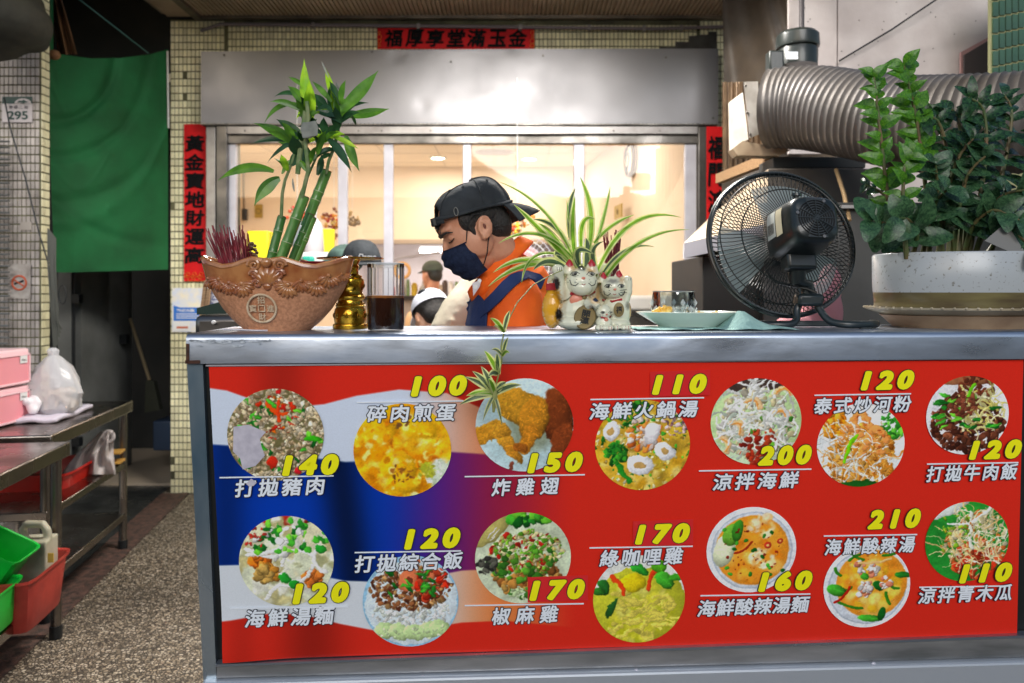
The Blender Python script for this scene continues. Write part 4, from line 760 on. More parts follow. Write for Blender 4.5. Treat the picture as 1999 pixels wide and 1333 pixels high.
for i in range(32):
    sx_, sy_ = random.choice([(505, 330), (650, 320), (590, 400), (640, 280), (520, 260), (480, 420)]); th_ = random.uniform(.1, PI-.1) if i % 3 else random.uniform(-.4, PI+.4); Lz = random.uniform(60, 125); A = zc4(sx_+random.uniform(-20, 20), sy_+random.uniform(-30, 30), random.uniform(-.01, .03)); B = A+V((math.cos(th_)*Lz/2.338*YB/F, random.uniform(-.05, .04), math.sin(th_)*Lz/2.338*YB/F))
    pts = bez(A, (A+B)/2+V((0, 0, .012)), B, 10); wm_ = random.uniform(24, 44)/2.338*YB/F; ww = [wm_*max(.03, math.sin(PI*(t*.86+.1))**.9*(1-t**6)) for t in [k/10 for k in range(11)]]; m = random.choice([ld, ld, lm, lm, lg])
    obj('leaf', MB().ribbon(pts, ww, V((random.uniform(-.5, .5), -1, random.uniform(-.1, .5))), fold=.35), [m, m], bb)
A = zc4(522, 322, -.04); obj('leaf', MB().ribbon([A, A+V((.002, -.005, -.014)), A+V((.004, -.004, -.034)), A+V((.006, 0, -.036))], [.03, .04, .034, .004], V((0, -1, 0)), fold=.1), [lgray, lgray], bb, label='dead grey leaf')
# ---- incense sticks
inc = mat('maroon_incense', rgb(140, 38, 52), .6, col2=rgb(96, 24, 36), scale=40)
def bundle(lb, bx, by, tx0, tx1, ty0, ty1, Y, n, wb):
    t = thing('incense_bundle', lb, 'incense', P(bx, by, Y), 'burnt incense stick bundles')
    for k in range(n):
        f = (k+.5)/n; a = P(bx+(f-.5)*wb+random.uniform(-5, 5), by, Y+random.uniform(-.02, .02)); b = P(tx0+(tx1-tx0)*f+random.gauss(0, 2.6), random.uniform(ty0, ty1), Y+random.uniform(-.03, .03))
        obj('incense_stick', MB().tube([a, b], .0013, 5), inc, t)
bundle('thick bundle of maroon incense sticks standing at the left end of the brown planter', 459, 515, 404, 484, 438, 472, YB, 74, 62)
# brown dry ball beside the sticks
t = thing('dried_root_ball', 'brown dried root ball between the incense sticks and the bamboo', 'ornament', P(492, 520, YB)); mb = MB(); c = P(491, 496, YB+.01)
for k in range(60): d = V((random.gauss(0, 1), random.gauss(0, 1), random.gauss(0, 1))).normalized(); mb.ell(c+V((d.x*.013, d.y*.013, d.z*.024)), random.uniform(.002, .006), n=6, k=4)
obj('root_ball', mb, mat('dark_brown', rgb(70, 40, 26), .5, col2=rgb(120, 84, 50), scale=90), t)
t = thing('red_dish', 'small red dish lying behind the bamboo canes in the planter', 'dish', P(640, 520, YB+.04)); obj('dish', MB().lathe(P(610, 519, YB+.03), [(.001, 0), (.06, 0), (.072, .008), (.07, .01), (.05, .004), (.001, .004)], 28, sy=.5), mat('dark_red_lacquer', rgb(120, 24, 30), .25), t)
# ---- golden pedestal
gold = mat('gilded_metal', rgb(212, 170, 60), .22, 1, col2=rgb(150, 110, 30), scale=26, bump=.25, bscale=45, rvar=.08)
Yg = 1.83; sg = Yg/F; pg = V(((684-CX)*sg, Yg, ZT)); gt = thing('gold_offering_stand', 'gilded tiered offering stand with a flat top plate between planter and glass', 'stand', pg)
z0 = 645
profA = [(33, 645), (34, 641), (33, 636), (30, 634), (31, 628), (32, 618), (30, 607), (27, 603)]; profB = [(27, 603), (29, 600), (25, 596), (24, 590), (28, 586), (29, 582), (25, 578), (23, 572), (26, 566), (27, 556), (26, 549)]; profC = [(26, 549), (22, 545), (23, 542), (16, 538), (15, 530), (17, 526), (15, 520), (18, 514), (20, 511.5)]
for nm, pf in (('stand_base', profA), ('stand_stem', profB), ('stand_neck', profC)): obj(nm, MB().lathe(pg, [(r*sg, (z0-y)*sg) for r, y in pf], 40), gold, gt)
obj('top_plate', MB().lathe(pg, [(.001, 133.5*sg), (20*sg, 133.5*sg), (64*sg, 135.5*sg), (65*sg, 138*sg), (60*sg, 136.6*sg), (.001, 136*sg)], 48), gold, gt)
for zz, rr, n, sz in ((26, 31, 9, 5), (84, 26, 8, 4.5), (49, 27, 18, 1.6), (62, 28, 18, 1.6)):
    for k in range(n): a = -PI/2+2*PI*k/n; obj('embossed_boss', MB().ell(pg+V((rr*sg*math.cos(a), rr*sg*math.sin(a), zz*sg)), (sz*.55*sg, sz*.55*sg, sz*1.1*sg), n=8, k=6), gold, gt)
# ---- glass of coffee
Yc = 1.735; sc = Yc/F; pc = V(((753-CX)*sc, Yc, ZT)); gt = thing('iced_coffee_glass', 'tall ribbed glass half full of dark coffee beside the gold stand', 'glass', pc)
gm = thinglass('clear_glass', (.97, .98, .98), fac=.1); R1 = 35.5*sc; H1 = 131*sc
obj('coffee', MB().lathe(pc+V((0, 0, .006)), [(.001, 0), (R1*.93, 0), (R1*.95, H1*.45), (.001, H1*.45)], 40), mat('dark_coffee', rgb(66, 34, 16), .08, col2=rgb(44, 22, 12), scale=8), gt)
obj('coffee_foam', MB().lathe(pc+V((0, 0, .006+H1*.451)), [(R1*.95, 0), (R1*.955, .005), (R1*.9, .0055), (.001, .004)], 40), mat('amber_foam', rgb(150, 92, 34), .3), gt)
gb = MB()
def gfn(r, amp, z):
    return [(pc.x+(r+amp*math.cos(22*2*PI*k/132))*math.cos(2*PI*k/132), pc.y+(r+amp*math.cos(22*2*PI*k/132))*math.sin(2*PI*k/132), pc.z+z) for k in range(132)]
rings = [gfn(R1*.8, 0, .001), gfn(R1*.97, 0, .003), gfn(R1, .0002, .012), gfn(R1, .0002, H1*.5), gfn(R1, .0006, H1*.6), gfn(R1, .0006, H1*.93), gfn(R1*1.0, 0, H1), gfn(R1*.96, 0, H1), gfn(R1*.955, 0, H1*.93)]
vs = [p for r in rings for p in r]; gb.add(vs, [(i*132+j, i*132+(j+1) % 132, (i+1)*132+(j+1) % 132, (i+1)*132+j) for i in range(len(rings)-1) for j in range(132)]); obj('glass_wall', gb, gm, gt)
rg = mat('rim_glass', rgb(232, 236, 238), .08, alpha=.75, spec=.8); obj('glass_rim', MB().torus(pc+V((0, 0, H1)), R1*.98, .0013, None, 48, 6), rg, gt)
for k in range(22): a = 2*PI*(k+.5)/22; obj('glass_rib', MB().tube([pc+V((R1*math.cos(a), R1*math.sin(a), H1*.52)), pc+V((R1*math.cos(a), R1*math.sin(a), H1*.94))], .0007, 5), mat('rib_glass', rgb(210, 208, 214), .1, alpha=.42, spec=.8) if k == 0 else bpy.data.materials['rib_glass'], gt)
# ---- lucky cat planter
Yk = 1.79; sk = Yk/F; kz = lambda x, y, d=0: V(((900+x/2.835-CX)*(Yk+d)/F, Yk+d, ZT+(901-y)/2.835*sk*1.0))
cer = mat('cat_ceramic', rgb(228, 226, 204), .2, coat=.5)
n_ = cer.node_tree.nodes; va = n_.new('ShaderNodeVertexColor'); va.layer_name = 'Col'; cer.node_tree.links.new(va.outputs[0], n_['Principled BSDF'].inputs['Base Color'])
kt = thing('lucky_cat_planter', 'ceramic planter of three fused waving lucky cats with red ears and gold coins', 'planter', kz(700, 901))
mb = MB(); u = 1/2.835*sk
def E(x, y, d, rx, rz, ry=None, R=None): mb.ell(kz(x, y, d), (rx*u, (ry or rx)*u, rz*u), R)
E(655, 800, 0, 112, 100, 90); E(640, 860, -.01, 112, 45, 90); E(665, 640, -.012, 92, 82, 78); E(668, 670, -.03, 60, 45, 50)
for x, y in ((600, 545), (722, 545)): mb.lathe(kz(x, y+30, -.01), [(44*u, -20*u), (36*u, 10*u), (20*u, 40*u), (6*u, 62*u)], 14, sy=.6)
mb.tube([kz(585, 720, -.01), kz(548, 660, -.02), kz(540, 610, -.025), kz(540, 575, -.03)], [40*u, 30*u, 28*u, 32*u], 12); E(536, 572, -.03, 36, 30, 30)
E(505, 790, .02, 60, 108, 50); E(505, 680, .02, 34, 90, 34)                       # yellow tail pouch
mb.tube([kz(700, 760, -.04), kz(735, 745, -.055), kz(760, 770, -.06)], [32*u, 28*u, 22*u], 10)
E(860, 800, .0, 84, 96, 70); E(845, 868, -.005, 95, 36, 76); E(842, 670, -.012, 72, 64, 62)
for x, y in ((788, 605), (872, 590)): mb.lathe(kz(x, y+22, -.01), [(32*u, -16*u), (26*u, 8*u), (14*u, 28*u), (5*u, 44*u)], 12, sy=.6)
mb.tube([kz(905, 740, -.01), kz(925, 690, -.02), kz(925, 640, -.02)], [28*u, 24*u, 24*u], 10); E(922, 630, -.02, 27, 26, 24)
E(788, 800, -.045, 42, 40, 34); E(790, 860, -.04, 46, 42, 36)
for x in (765, 808): mb.lathe(kz(x, 775, -.045), [(14*u, -8*u), (10*u, 6*u), (4*u, 20*u)], 8, sy=.6)
for x in (760, 795, 825, 860, 900, 925): E(x, 885, -.055 if x < 850 else -.04, 20, 16, 22)
mb.box(kz(690, 700, .03), (290*u, 90*u, 330*u)); 
cm_ = evalmesh(mb, [('REMESH', dict(mode='VOXEL', voxel_size=.0016)), ('SMOOTH', dict(factor=.5, iterations=6))], cer, 'cat_body', BASE[kt.name])
off = BASE[kt.name]; a = np.empty(len(cm_.vertices)*3, np.float32); cm_.vertices.foreach_get('co', a); a = a.reshape(-1, 3)
zx = ((a[:, 0]+off.x)/sk+CX-900)*2.835; zy = 901-(a[:, 2]+off.z-ZT)/sk*2.835; colr = np.ones((len(a), 4), np.float32); colr[:, :3] = rgb(226, 226, 200)
nz = .5+.5*np.sin(a[:, 0]*520+3*np.sin(a[:, 2]*310))
def patch(x, y, rx, ry, c, soft=.45, k=1.0):
    d = np.sqrt(((zx-x)/rx)**2+((zy-y)/ry)**2)+.12*(nz-.5); m = np.clip((1-d)/soft, 0, 1)[:, None]*k; colr[:, :3] = colr[:, :3]*(1-m)+np.array(rgb(*c))*m
yb = np.clip((a[:, 1]-.012)/.01, 0, 1)
patch(500, 770, 62, 150, (224, 164, 40), .3); patch(540, 820, 26, 50, (40, 32, 24), .5); patch(522, 650, 26, 44, (46, 34, 24), .4); patch(615, 560, 48, 26, (206, 160, 90), .8, .8); patch(715, 575, 44, 30, (206, 160, 90), .8, .8); patch(665, 560, 26, 24, (50, 54, 62), .5)
patch(760, 700, 20, 90, (200, 150, 70), .7, .7); patch(730, 735, 46, 30, (206, 160, 90), .7); patch(730, 735, 20, 14, (40, 50, 70), .4); patch(830, 635, 50, 20, (110, 106, 100), .7, .8); patch(880, 625, 22, 40, (200, 150, 80), .8, .6); patch(935, 800, 14, 120, (214, 160, 70), .8, .8); patch(915, 770, 18, 30, (60, 50, 36), .7, .7); patch(570, 720, 20, 120, (190, 150, 90), .9, .5)
for x, y, r in ((599, 528, 30), (722, 528, 30), (788, 602, 22), (872, 594, 21)): patch(x, y, r, r*1.05, (176, 28, 40), .2)
at = cm_.color_attributes.new('Col', 'FLOAT_COLOR', 'POINT'); at.data.foreach_set('color', colr.ravel())
o = bpy.data.objects.new('cat_body', cm_); COL.objects.link(o); o.parent = kt; BASE['cat_body'] = off
# find front surface for painted details
from mathutils.bvhtree import BVHTree
bv = BVHTree.FromPolygons([V(c)+off for c in a], [tuple(p.vertices) for p in cm_.polygons])
def skp(x, y, out=.0006):
    tgt = V(((900+x/2.835-CX)*sk, Yk, ZT+(901-y)/2.835*sk)); o_ = V((tgt.x, Yk-.3, tgt.z)); h = bv.ray_cast(o_, V((0, 1, 0)))
    return (h[0]+V((0, -out, 0))) if h[0] else V((tgt.x, Yk-.05, tgt.z))
cr_ = mat('cat_red', rgb(170, 30, 40), .3); cb_ = mat('cat_black', rgb(24, 26, 24), .35); cpk = mat('cat_pink', rgb(222, 136, 110), .35); cgd = mat('cat_gold', rgb(134, 116, 74), .4, .3); ceye = mat('cat_eye', rgb(120, 122, 110), .3)
def stroke(nm, pts, w, m): obj(nm, MB().tube([skp(x, y) for x, y in pts], w*u, 6, flat=1), m, kt)
def facek(cx, cy, k):
    for s in (-1, 1):
        ex, ey = cx+s*44*k, cy-6*k; obj('eye', MB().ell(skp(ex, ey), (20*k*u, .0012, 11*k*u)), ceye, kt); obj('pupil', MB().ell(skp(ex+2*k, ey, .0016), (8*k*u, .001, 9*k*u)), cb_, kt)
        stroke('eye_line', [(ex-25*k, ey+4*k), (ex-12*k, ey-12*k), (ex+8*k, ey-13*k), (ex+24*k, ey-2*k)], 2.2*k, cb_); stroke('eye_line', [(ex-18*k, ey+8*k), (ex, ey+13*k), (ex+18*k, ey+7*k)], 1.3*k, cb_)
        for q in range(2): stroke('whisker', [(cx+s*(34+4*q)*k, cy+(24+14*q)*k), (cx+s*84*k, cy+(16+22*q)*k)], 1.6*k, cb_)
        stroke('cheek_curl', [(cx+s*72*k, cy+26*k), (cx+s*64*k, cy+52*k), (cx+s*44*k, cy+58*k), (cx+s*28*k, cy+44*k)], 2.6*k, cb_)
    obj('nose', MB().ell(skp(cx, cy+17*k), (11*k*u, .0025, 8*k*u), n=8, k=6), cpk, kt); stroke('mouth', [(cx-10*k, cy+48*k), (cx, cy+54*k), (cx+10*k, cy+48*k)], 2*k, cr_)
facek(668, 602, 1); facek(840, 666, .8); facek(790, 806, .5)
stroke('collar', [(600, 700), (640, 712), (680, 714), (740, 692)], 9, cr_); stroke('collar', [(788, 738), (830, 746), (884, 734)], 7, cr_); stroke('collar', [(760, 828), (788, 836), (818, 828)], 5, cr_)
obj('bib', MB().ell(skp(632, 738, -.001), (36*u, .004, 32*u)), cpk, kt); obj('bell', MB().ell(skp(674, 724), (17*u, 12*u, 15*u)), cgd, kt); obj('bell', MB().ell(skp(788, 842), (12*u, 8*u, 10*u)), cpk, kt); obj('tail_band', MB().box(skp(497, 664, .0), (52*u, .006, 40*u)), cr_, kt, smooth=False, bevel=.001)
c = skp(676, 830, .006); Rc = rotto((0, -1, 0), (math.cos(-.35), 0, math.sin(-.35)))
obj('gold_coin', MB().lathe(c, [(.001, 0), (.024, 0), (.026, .002), (.0235, .0045), (.001, .004)], 32, Rc @ Matrix.Diagonal((.95, 1.1, 1)).to_3x3()), cgd, kt)
text('coin_character', '開運', cb_, kt, c+V((.0008, -.0056, 0)), .021, .034, (math.cos(-.2), 0, math.sin(-.2)), (math.sin(.2), 0, math.cos(.2)), bold=.03, vertical=True, space=.95)
c = skp(862, 790, .004); obj('gold_coin', MB().lathe(c, [(.001, 0), (.0125, 0), (.0135, .002), (.001, .003)], 24, rotto((0, -1, 0)) @ Matrix.Diagonal((.9, 1.25, 1)).to_3x3()), cgd, kt); text('coin_character', '福', cb_, kt, c+V((0, -.0036, 0)), .014, .017, RIGHT, UP, bold=.03)
for x in (752, 766, 800, 812, 850, 866, 895, 910, 922): stroke('claw_mark', [(x, 878), (x+1, 894)], 1.8, cr_)
for x in (526, 538, 550): stroke('claw_mark', [(x, 560), (x+1, 578)], 1.4, cb_)
for x in (915, 926): stroke('claw_mark', [(x, 618), (x, 630)], 1.4, cb_)
for x in (700, 712, 724): stroke('claw_mark', [(x, 768), (x+3, 784)], 1.6, cr_)
# ---- spider plant
st = thing('spider_plant', 'spider plant with arching green and cream striped leaves in the lucky cat planter', 'plant', kz(680, 600))
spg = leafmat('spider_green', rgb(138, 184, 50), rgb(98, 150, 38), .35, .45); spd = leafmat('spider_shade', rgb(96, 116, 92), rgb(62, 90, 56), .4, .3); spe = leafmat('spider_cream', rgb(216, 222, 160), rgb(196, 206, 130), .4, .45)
def K8(x, y, d=0): return P(900+x/2.835, 330+y/2.835, Yk+d)
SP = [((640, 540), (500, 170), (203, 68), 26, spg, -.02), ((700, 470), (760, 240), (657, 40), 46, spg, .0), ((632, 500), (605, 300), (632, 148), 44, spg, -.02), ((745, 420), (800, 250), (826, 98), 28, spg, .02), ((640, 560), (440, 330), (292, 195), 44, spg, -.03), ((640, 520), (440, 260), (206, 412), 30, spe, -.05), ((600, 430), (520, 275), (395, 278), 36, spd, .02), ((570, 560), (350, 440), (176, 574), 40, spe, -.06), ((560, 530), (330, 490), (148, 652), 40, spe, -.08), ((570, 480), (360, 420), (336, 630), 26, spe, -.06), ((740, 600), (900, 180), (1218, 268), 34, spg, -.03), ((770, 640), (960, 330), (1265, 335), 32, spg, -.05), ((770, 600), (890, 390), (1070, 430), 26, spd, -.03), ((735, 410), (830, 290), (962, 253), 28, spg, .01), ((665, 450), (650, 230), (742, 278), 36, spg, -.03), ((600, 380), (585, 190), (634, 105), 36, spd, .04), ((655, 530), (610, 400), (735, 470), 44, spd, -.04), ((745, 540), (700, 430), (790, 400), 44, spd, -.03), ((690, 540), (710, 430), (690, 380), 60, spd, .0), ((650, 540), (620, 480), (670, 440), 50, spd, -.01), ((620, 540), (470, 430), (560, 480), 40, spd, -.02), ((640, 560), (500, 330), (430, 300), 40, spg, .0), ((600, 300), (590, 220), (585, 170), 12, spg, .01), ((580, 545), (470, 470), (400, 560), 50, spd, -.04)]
for a_, c_, b_, w, m, dt in SP:
    n = 14; A, Cc, B = K8(*a_), K8(*c_, dt*.5), K8(*b_, dt); pts = bez(A, Cc, B, n); wm_ = w/2.835*Yk/F
    if a_[1] > 430 and a_[1]<= 640: A = A.lerp(kz(680, 600, 0), .0)
    ww = [wm_*(.55+.45*math.sin(PI*min(t*1.3, .5)))*(1-t**3.5)+.0004 for t in [k/n for k in range(n+1)]]
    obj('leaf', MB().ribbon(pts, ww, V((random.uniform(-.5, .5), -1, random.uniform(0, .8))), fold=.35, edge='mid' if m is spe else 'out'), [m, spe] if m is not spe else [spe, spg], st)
# runner and plantlets hanging over the front
run = leafmat('runner_stem', rgb(170, 176, 110), rgb(130, 140, 80), .5, .2)
rp = [K8(560, 560, -.06), K8(500, 585, -.09), K8(400, 640, -.12), K8(310, 740, -.17), K8(265, 830, -.22), K8(238, 905, -.25), K8(222, 980, -.255), K8(226, 1060, -.255), K8(205, 1150, -.255), K8(182, 1240, -.255)]
obj('runner', MB().tube(rp, [.0013]*5+[.0017]*5, 6), run, st)
def tuft(c, tips, w):
    for (x, y) in tips:
        A = K8(*c, -.252); B = K8(x, y, -.252-random.uniform(.0, .035)); mid = (A+B)/2+V((0, -.01, .012)); k = 9; pts = bez(A, mid, B, k); ws = [w*(.35+.65*math.sin(PI*(t*.8+.12)))*(1-t**4)+.0003 for t in [i/k for i in range(k+1)]]
        obj('plantlet_leaf', MB().ribbon(pts, ws, V((random.uniform(-.3, .3), -1, random.uniform(.1, .6))), fold=.3, edge='out'), [spd if random.random() < .6 else spg, spe], st)
tuft((236, 900), [(160, 826), (272, 782), (182, 872)], .011); tuft((228, 1035), [(168, 1000), (262, 930), (268, 1018)], .009); tuft((205, 1135), [(128, 1005), (198, 1018), (150, 1150)], .014); tuft((188, 1245), [(62, 1118), (18, 1150), (28, 1255), (-10, 1305), (335, 1195), (110, 1090), (150, 1160), (250, 1180)], .015)
tuft((185, 1250), [(120, 1395), (228, 1420)], .008); obj('plantlet_base', MB().tube([K8(190, 1225, -.255), K8(186, 1262, -.255), K8(180, 1345, -.25)], [.0035, .006, .0025], 8), run, st)
bundle('small bundle of maroon incense sticks behind the cats, right of the spider plant', 1195, 540, 1178, 1212, 448, 475, Yk+.03, 40, 20)
# ---- plate, cup, napkin
Yp = 1.86
cp = V(((1343-CX)*Yp/F, Yp, ZT+.004)); t = thing('white_plate', 'deep white oval plate holding orange peel and a cut-glass cup', 'plate', cp)
obj('plate', MB().lathe(cp, [(.001, .002), (.06, .002), (.07, 0), (.075, .004), (.122, .032), (.126, .035), (.12, .036), (.075, .012), (.001, .009)], 56, sy=.72), mat('pale_china', rgb(214, 226, 218), .2, coat=.5), t)
nap = mat('teal_napkin', rgb(158, 196, 190), .85, col2=rgb(140, 178, 172), scale=60, bump=.3, bscale=160)
t = thing('blue_green_napkin', 'crumpled pale blue-green napkin lying under and beside the white plate', 'napkin', cp+V((.05, -.07, -.004)))
mb = MB(); a0 = onTop(1232, 642); a1 = onTop(1572, 647)
def nfn(u, v):
    x = a0.x+(a1.x-a0.x)*u; px = 1232+340*u; hgt = lerp(px, [1232, 1425, 1440, 1462, 1475, 1500, 1530, 1572], [0, 0, .018, .04, .038, .02, .007, 0])*math.sin(PI*v)**.7*(1 if px > 1425 else 0); y = 1.715+.10*(px-1232)/1500+v*.15
    return V((x, y+.008*math.sin(u*17), ZT+.0022+hgt+.0012*(1+math.sin(u*30+v*9))))
mb.grid(nfn, 60, 16); obj('cloth', mb, nap, t)
cc = V(((1315-CX)*(Yp+.03)/F, Yp+.03, ZT+.013)); t = thing('cut_glass_cup', 'cut-glass cup with a metal rim standing on the white plate', 'cup', cc)
sq = (Yp+.03)/F; cg = thinglass('cut_glass', (.9, .94, .95), .16, .05)
vs = []; rings = [(20, 0), (30, 2), (38, 12), (42, 30), (41, 50), (40, 60), (37, 60), (38, 40), (34, 16), (18, 8)]; nn_ = 48; mb = MB()
for i, (r, z) in enumerate(rings):
    for k in range(nn_): a = 2*PI*k/nn_; rr = r+(1.2*math.cos(12*a+(PI if i % 2 else 0)) if 1 < i < 5 else 0); vs.append(cc+V((rr*sq*math.cos(a), rr*sq*math.sin(a), z*sq)))
mb.add(vs, [(i*nn_+j, i*nn_+(j+1) % nn_, (i+1)*nn_+(j+1) % nn_, (i+1)*nn_+j) for i in range(len(rings)-1) for j in range(nn_)]); obj('cup_wall', mb, cg, t)
obj('cup_rim', MB().torus(cc+V((0, 0, 60*sq)), 40*sq, 1.3*sq, None, 40, 6), steel, t)
for k in range(14): a = 2*PI*k/14; obj('cut_facet', MB().ell(cc+V((41.5*sq*math.cos(a), 41.5*sq*math.sin(a), (26+12*(k % 2))*sq)), (5*sq, 5*sq, 8*sq), n=4, k=2), mat('facet_glass', rgb(226, 236, 240), .06, alpha=.5, spec=1) if k == 0 else bpy.data.materials['facet_glass'], t, smooth=False)
orn = mat('orange_peel', rgb(232, 170, 30), .4, col2=rgb(240, 214, 130), scale=50)
for i, (x, y, r, lb) in enumerate(((1290, 607, 15, 'pale yellow and orange fruit peel heap in front of the glass cup'), (1306, 606, 12, 'orange fruit piece lying against the glass cup on the plate'), (1345, 615, 7, 'small orange peel scrap right of the glass cup'), (1366, 614, 8, 'orange peel scrap in the middle of the white plate'), (1395, 613, 8, 'orange peel scrap near the right rim of the white plate'))):
    c = P(x, y, Yp-.02); mb = MB()
    for k in range(7): mb.ell(c+V((random.uniform(-1, 1)*r*.8*sq, random.uniform(-1, 1)*.012, random.uniform(-.3, .5)*r*sq)), (r*.5*sq, r*.35*sq, r*.3*sq), Euler((random.random()*3, random.random()*3, 0)).to_matrix(), 8, 6)
    tag(obj('fruit_peel', mb, orn), lb, 'fruit peel', 'orange peel scraps on the plate')
# ---- fan
fc = P(1524, 475, 1.93); ax = V((.10, -.95, .25)).normalized(); fR = rotto(ax, V((1, 0, .0))); RF = .187
ft = thing('desk_fan', 'black desk fan seen from behind, its wire cage turned towards the window', 'fan', V((fc.x+.03, fc.y-.02, ZT)))
fan_m = mat('fan_black', rgb(20, 26, 27), .34, col2=rgb(36, 46, 48), scale=6, coat=.2, bump=.02, bscale=300)
wire = mat('fan_wire', rgb(20, 24, 23), .35)
def FA(r, a, h): return fc+fR @ V((r*math.cos(a), r*math.sin(a), h))
obj('cage_rim', MB().torus(fc, RF, .0062, fR, 80, 8), fan_m, ft); obj('cage_rim', MB().torus(fc+ax*.012, RF*.995, .004, fR, 80, 6), fan_m, ft)
obj('cage_ring', MB().torus(fc+ax*.055, RF*.66, .0017, fR, 64, 5), wire, ft); obj('cage_ring', MB().torus(fc-ax*.045, RF*.78, .0017, fR, 64, 5), wire, ft); obj('cage_ring', MB().torus(fc+ax*.03, RF*.9, .0015, fR, 64, 5), wire, ft)
wb = MB().tube([FA(RF*t, .16*math.sin(t*2.4), .014+.052*(1-t**2.2)) for t in (.3, .45, .6, .75, .88, .96, 1)], .00115, 5); wme = mesh_of('cage_wire', wb, wire, fc)
wf = MB().tube([FA(RF*t, -.24*math.sin(t*2.2), -.006-.06*(1-t**3)) for t in (.2, .4, .6, .8, .93, 1)], .00115, 5); wmf = mesh_of('cage_wire', wf, wire, fc)
for k in range(96): place('cage_wire', wme, ft, Matrix.Translation(fc) @ Matrix.Rotation(2*PI*k/96, 4, ax))
for k in range(96): place('cage_wire', wmf, ft, Matrix.Translation(fc) @ Matrix.Rotation(2*PI*k/96, 4, ax))
obj('cage_badge', MB().lathe(fc-ax*.068, [(.001, 0), (.038, 0), (.04, .005), (.001, .006)], 32, fR), fan_m, ft)
# blades
blm = mat('smoky_blade', rgb(140, 156, 158), .25, alpha=.78)
for k in range(3):
    a0 = math.radians(198+120*k); mb = MB()
    mb.grid(lambda u, v: FA(.03+.132*v, a0+(u-.5)*(1.25 if v > .2 else .9)*(1-.12*v), -.012+(.5-u)*.034*(.6+v*.4)), 14, 8); obj('fan_blade', mb, blm, ft)
obj('blade_hub', MB().lathe(fc-ax*.03, [(.001, 0), (.028, 0), (.032, .012), (.03, .04), (.001, .042)], 24, fR), fan_m, ft)
# motor: flattened cylinder with grille
mo = fc+ax*.04
mR_ = fR; mb = MB(); k_ = 48
def sq_r(a, r): c, s = abs(math.cos(a)), abs(math.sin(a)); return r/((c**4+s**4)**.25)
vs = []; rings = [(.062, 0), (.066, .01), (.064, .05), (.0585, .115), (.057, .13), (.053, .142), (.047, .147), (.001, .147)]
for r, h in rings:
    for j in range(k_): a = 2*PI*j/k_; vs.append(mo+mR_ @ V((sq_r(a, r)*.98*math.cos(a), sq_r(a, r)*.98*math.sin(a), h)))
mb.add(vs, [(i*k_+j, i*k_+(j+1) % k_, (i+1)*k_+(j+1) % k_, (i+1)*k_+j) for i in range(len(rings)-1) for j in range(k_)]); obj('motor_housing', mb, fan_m, ft)
gc = mo+ax*.1475; vent = mat('vent_black', rgb(8, 9, 9), .7)
for i, r in enumerate((.012, .018, .024, .030, .036, .042)): obj('vent_slot', MB().torus(gc, r, .0017, mR_, 40, 4), vent, ft)
for k in range(6): a = k*PI/6; obj('grille_rib', MB().bar(gc+mR_ @ V((.044*math.cos(a), .044*math.sin(a), .0015)), gc-mR_ @ V((.044*math.cos(a), .044*math.sin(a), -.0015)), .0015, .0015, ax), fan_m, ft)
for a, r in ((1.1, .046), (2.9, .046), (5, .046)): obj('screw', MB().lathe(gc+mR_ @ V((r*math.cos(a), r*math.sin(a), .0)), [(.004, 0), (.004, .002), (.001, .002)], 10, mR_), steel_dark, ft)
obj('swing_knob', MB().lathe(mo+UP*.06+ax*.045, [(.006, 0), (.006, .026), (.012, .028), (.011, .034), (.001, .035)], 14), fan_m, ft)
lc = mo+ax*.075; sdx = (mR_ @ V((-1, 0, 0))); 
best = V((-.83, -.55, .05)).normalized()
def surfp(a, h, out=.0015): r = sq_r(a, lerp(h, [0, .01, .05, .115], [.062, .066, .064, .0585])*.98)+out; return mo+mR_ @ V((r*math.cos(a), r*math.sin(a), h))
for m_, a0, a1, h0, h1 in ((mat('white_label', rgb(205, 208, 200), .5), 2.5, 3.45, .03, .068), (mat('yellow_label', rgb(212, 202, 170), .5), 2.5, 3.5, .071, .098)):
    mb = MB(); mb.grid(lambda u, v: surfp(a0+(a1-a0)*u, h0+(h1-h0)*v), 10, 3); obj('sticker', mb, m_, ft)
for k in range(14): mb = MB(); h = .034+.0021*k+random.uniform(0, .0006); mb.grid(lambda u, v: surfp(2.9+.4*u, h+.0009*v, .0021), 5, 1); obj('barcode_bar', mb, ink, ft)
sb = mo+ax*.05-UP*.07
obj('neck_block', MB().box(mo+ax*.055-UP*.062, (.075, .07, .045), mR_), fan_m, ft, bevel=.008)
obj('neck_post', MB().tube([mo+ax*.05-UP*.05, mo+ax*.05-UP*.12, V((fc.x+.038, fc.y-.075, ZT+.105)), V((fc.x+.04, fc.y-.075, ZT+.07))], [.026, .02, .016, .016], 14), fan_m, ft)
obj('base_clamp', MB().box((fc.x+.04, fc.y-.075, ZT+.068), (.062, .045, .03)), fan_m, ft, bevel=.008)
bx, by_ = fc.x+.04, fc.y-.075
lt_ = [V((bx-.02, by_, ZT+.06)), V((bx-.028, by_, ZT+.045)), V((bx-.032, by_-.01, ZT+.022)), V((bx-.05, by_-.02, ZT+.01)), V((bx-.09, by_-.02, ZT+.009)), V((bx-.12, by_+.0, ZT+.009)), V((bx-.13, by_+.05, ZT+.009))]
rt_ = [V((bx+.02, by_, ZT+.06)), V((bx+.026, by_-.01, ZT+.042)), V((bx+.04, by_-.03, ZT+.018)), V((bx+.07, by_-.05, ZT+.011)), V((bx+.12, by_-.045, ZT+.011)), V((bx+.155, by_-.02, ZT+.011)), V((bx+.16, by_+.02, ZT+.011))]
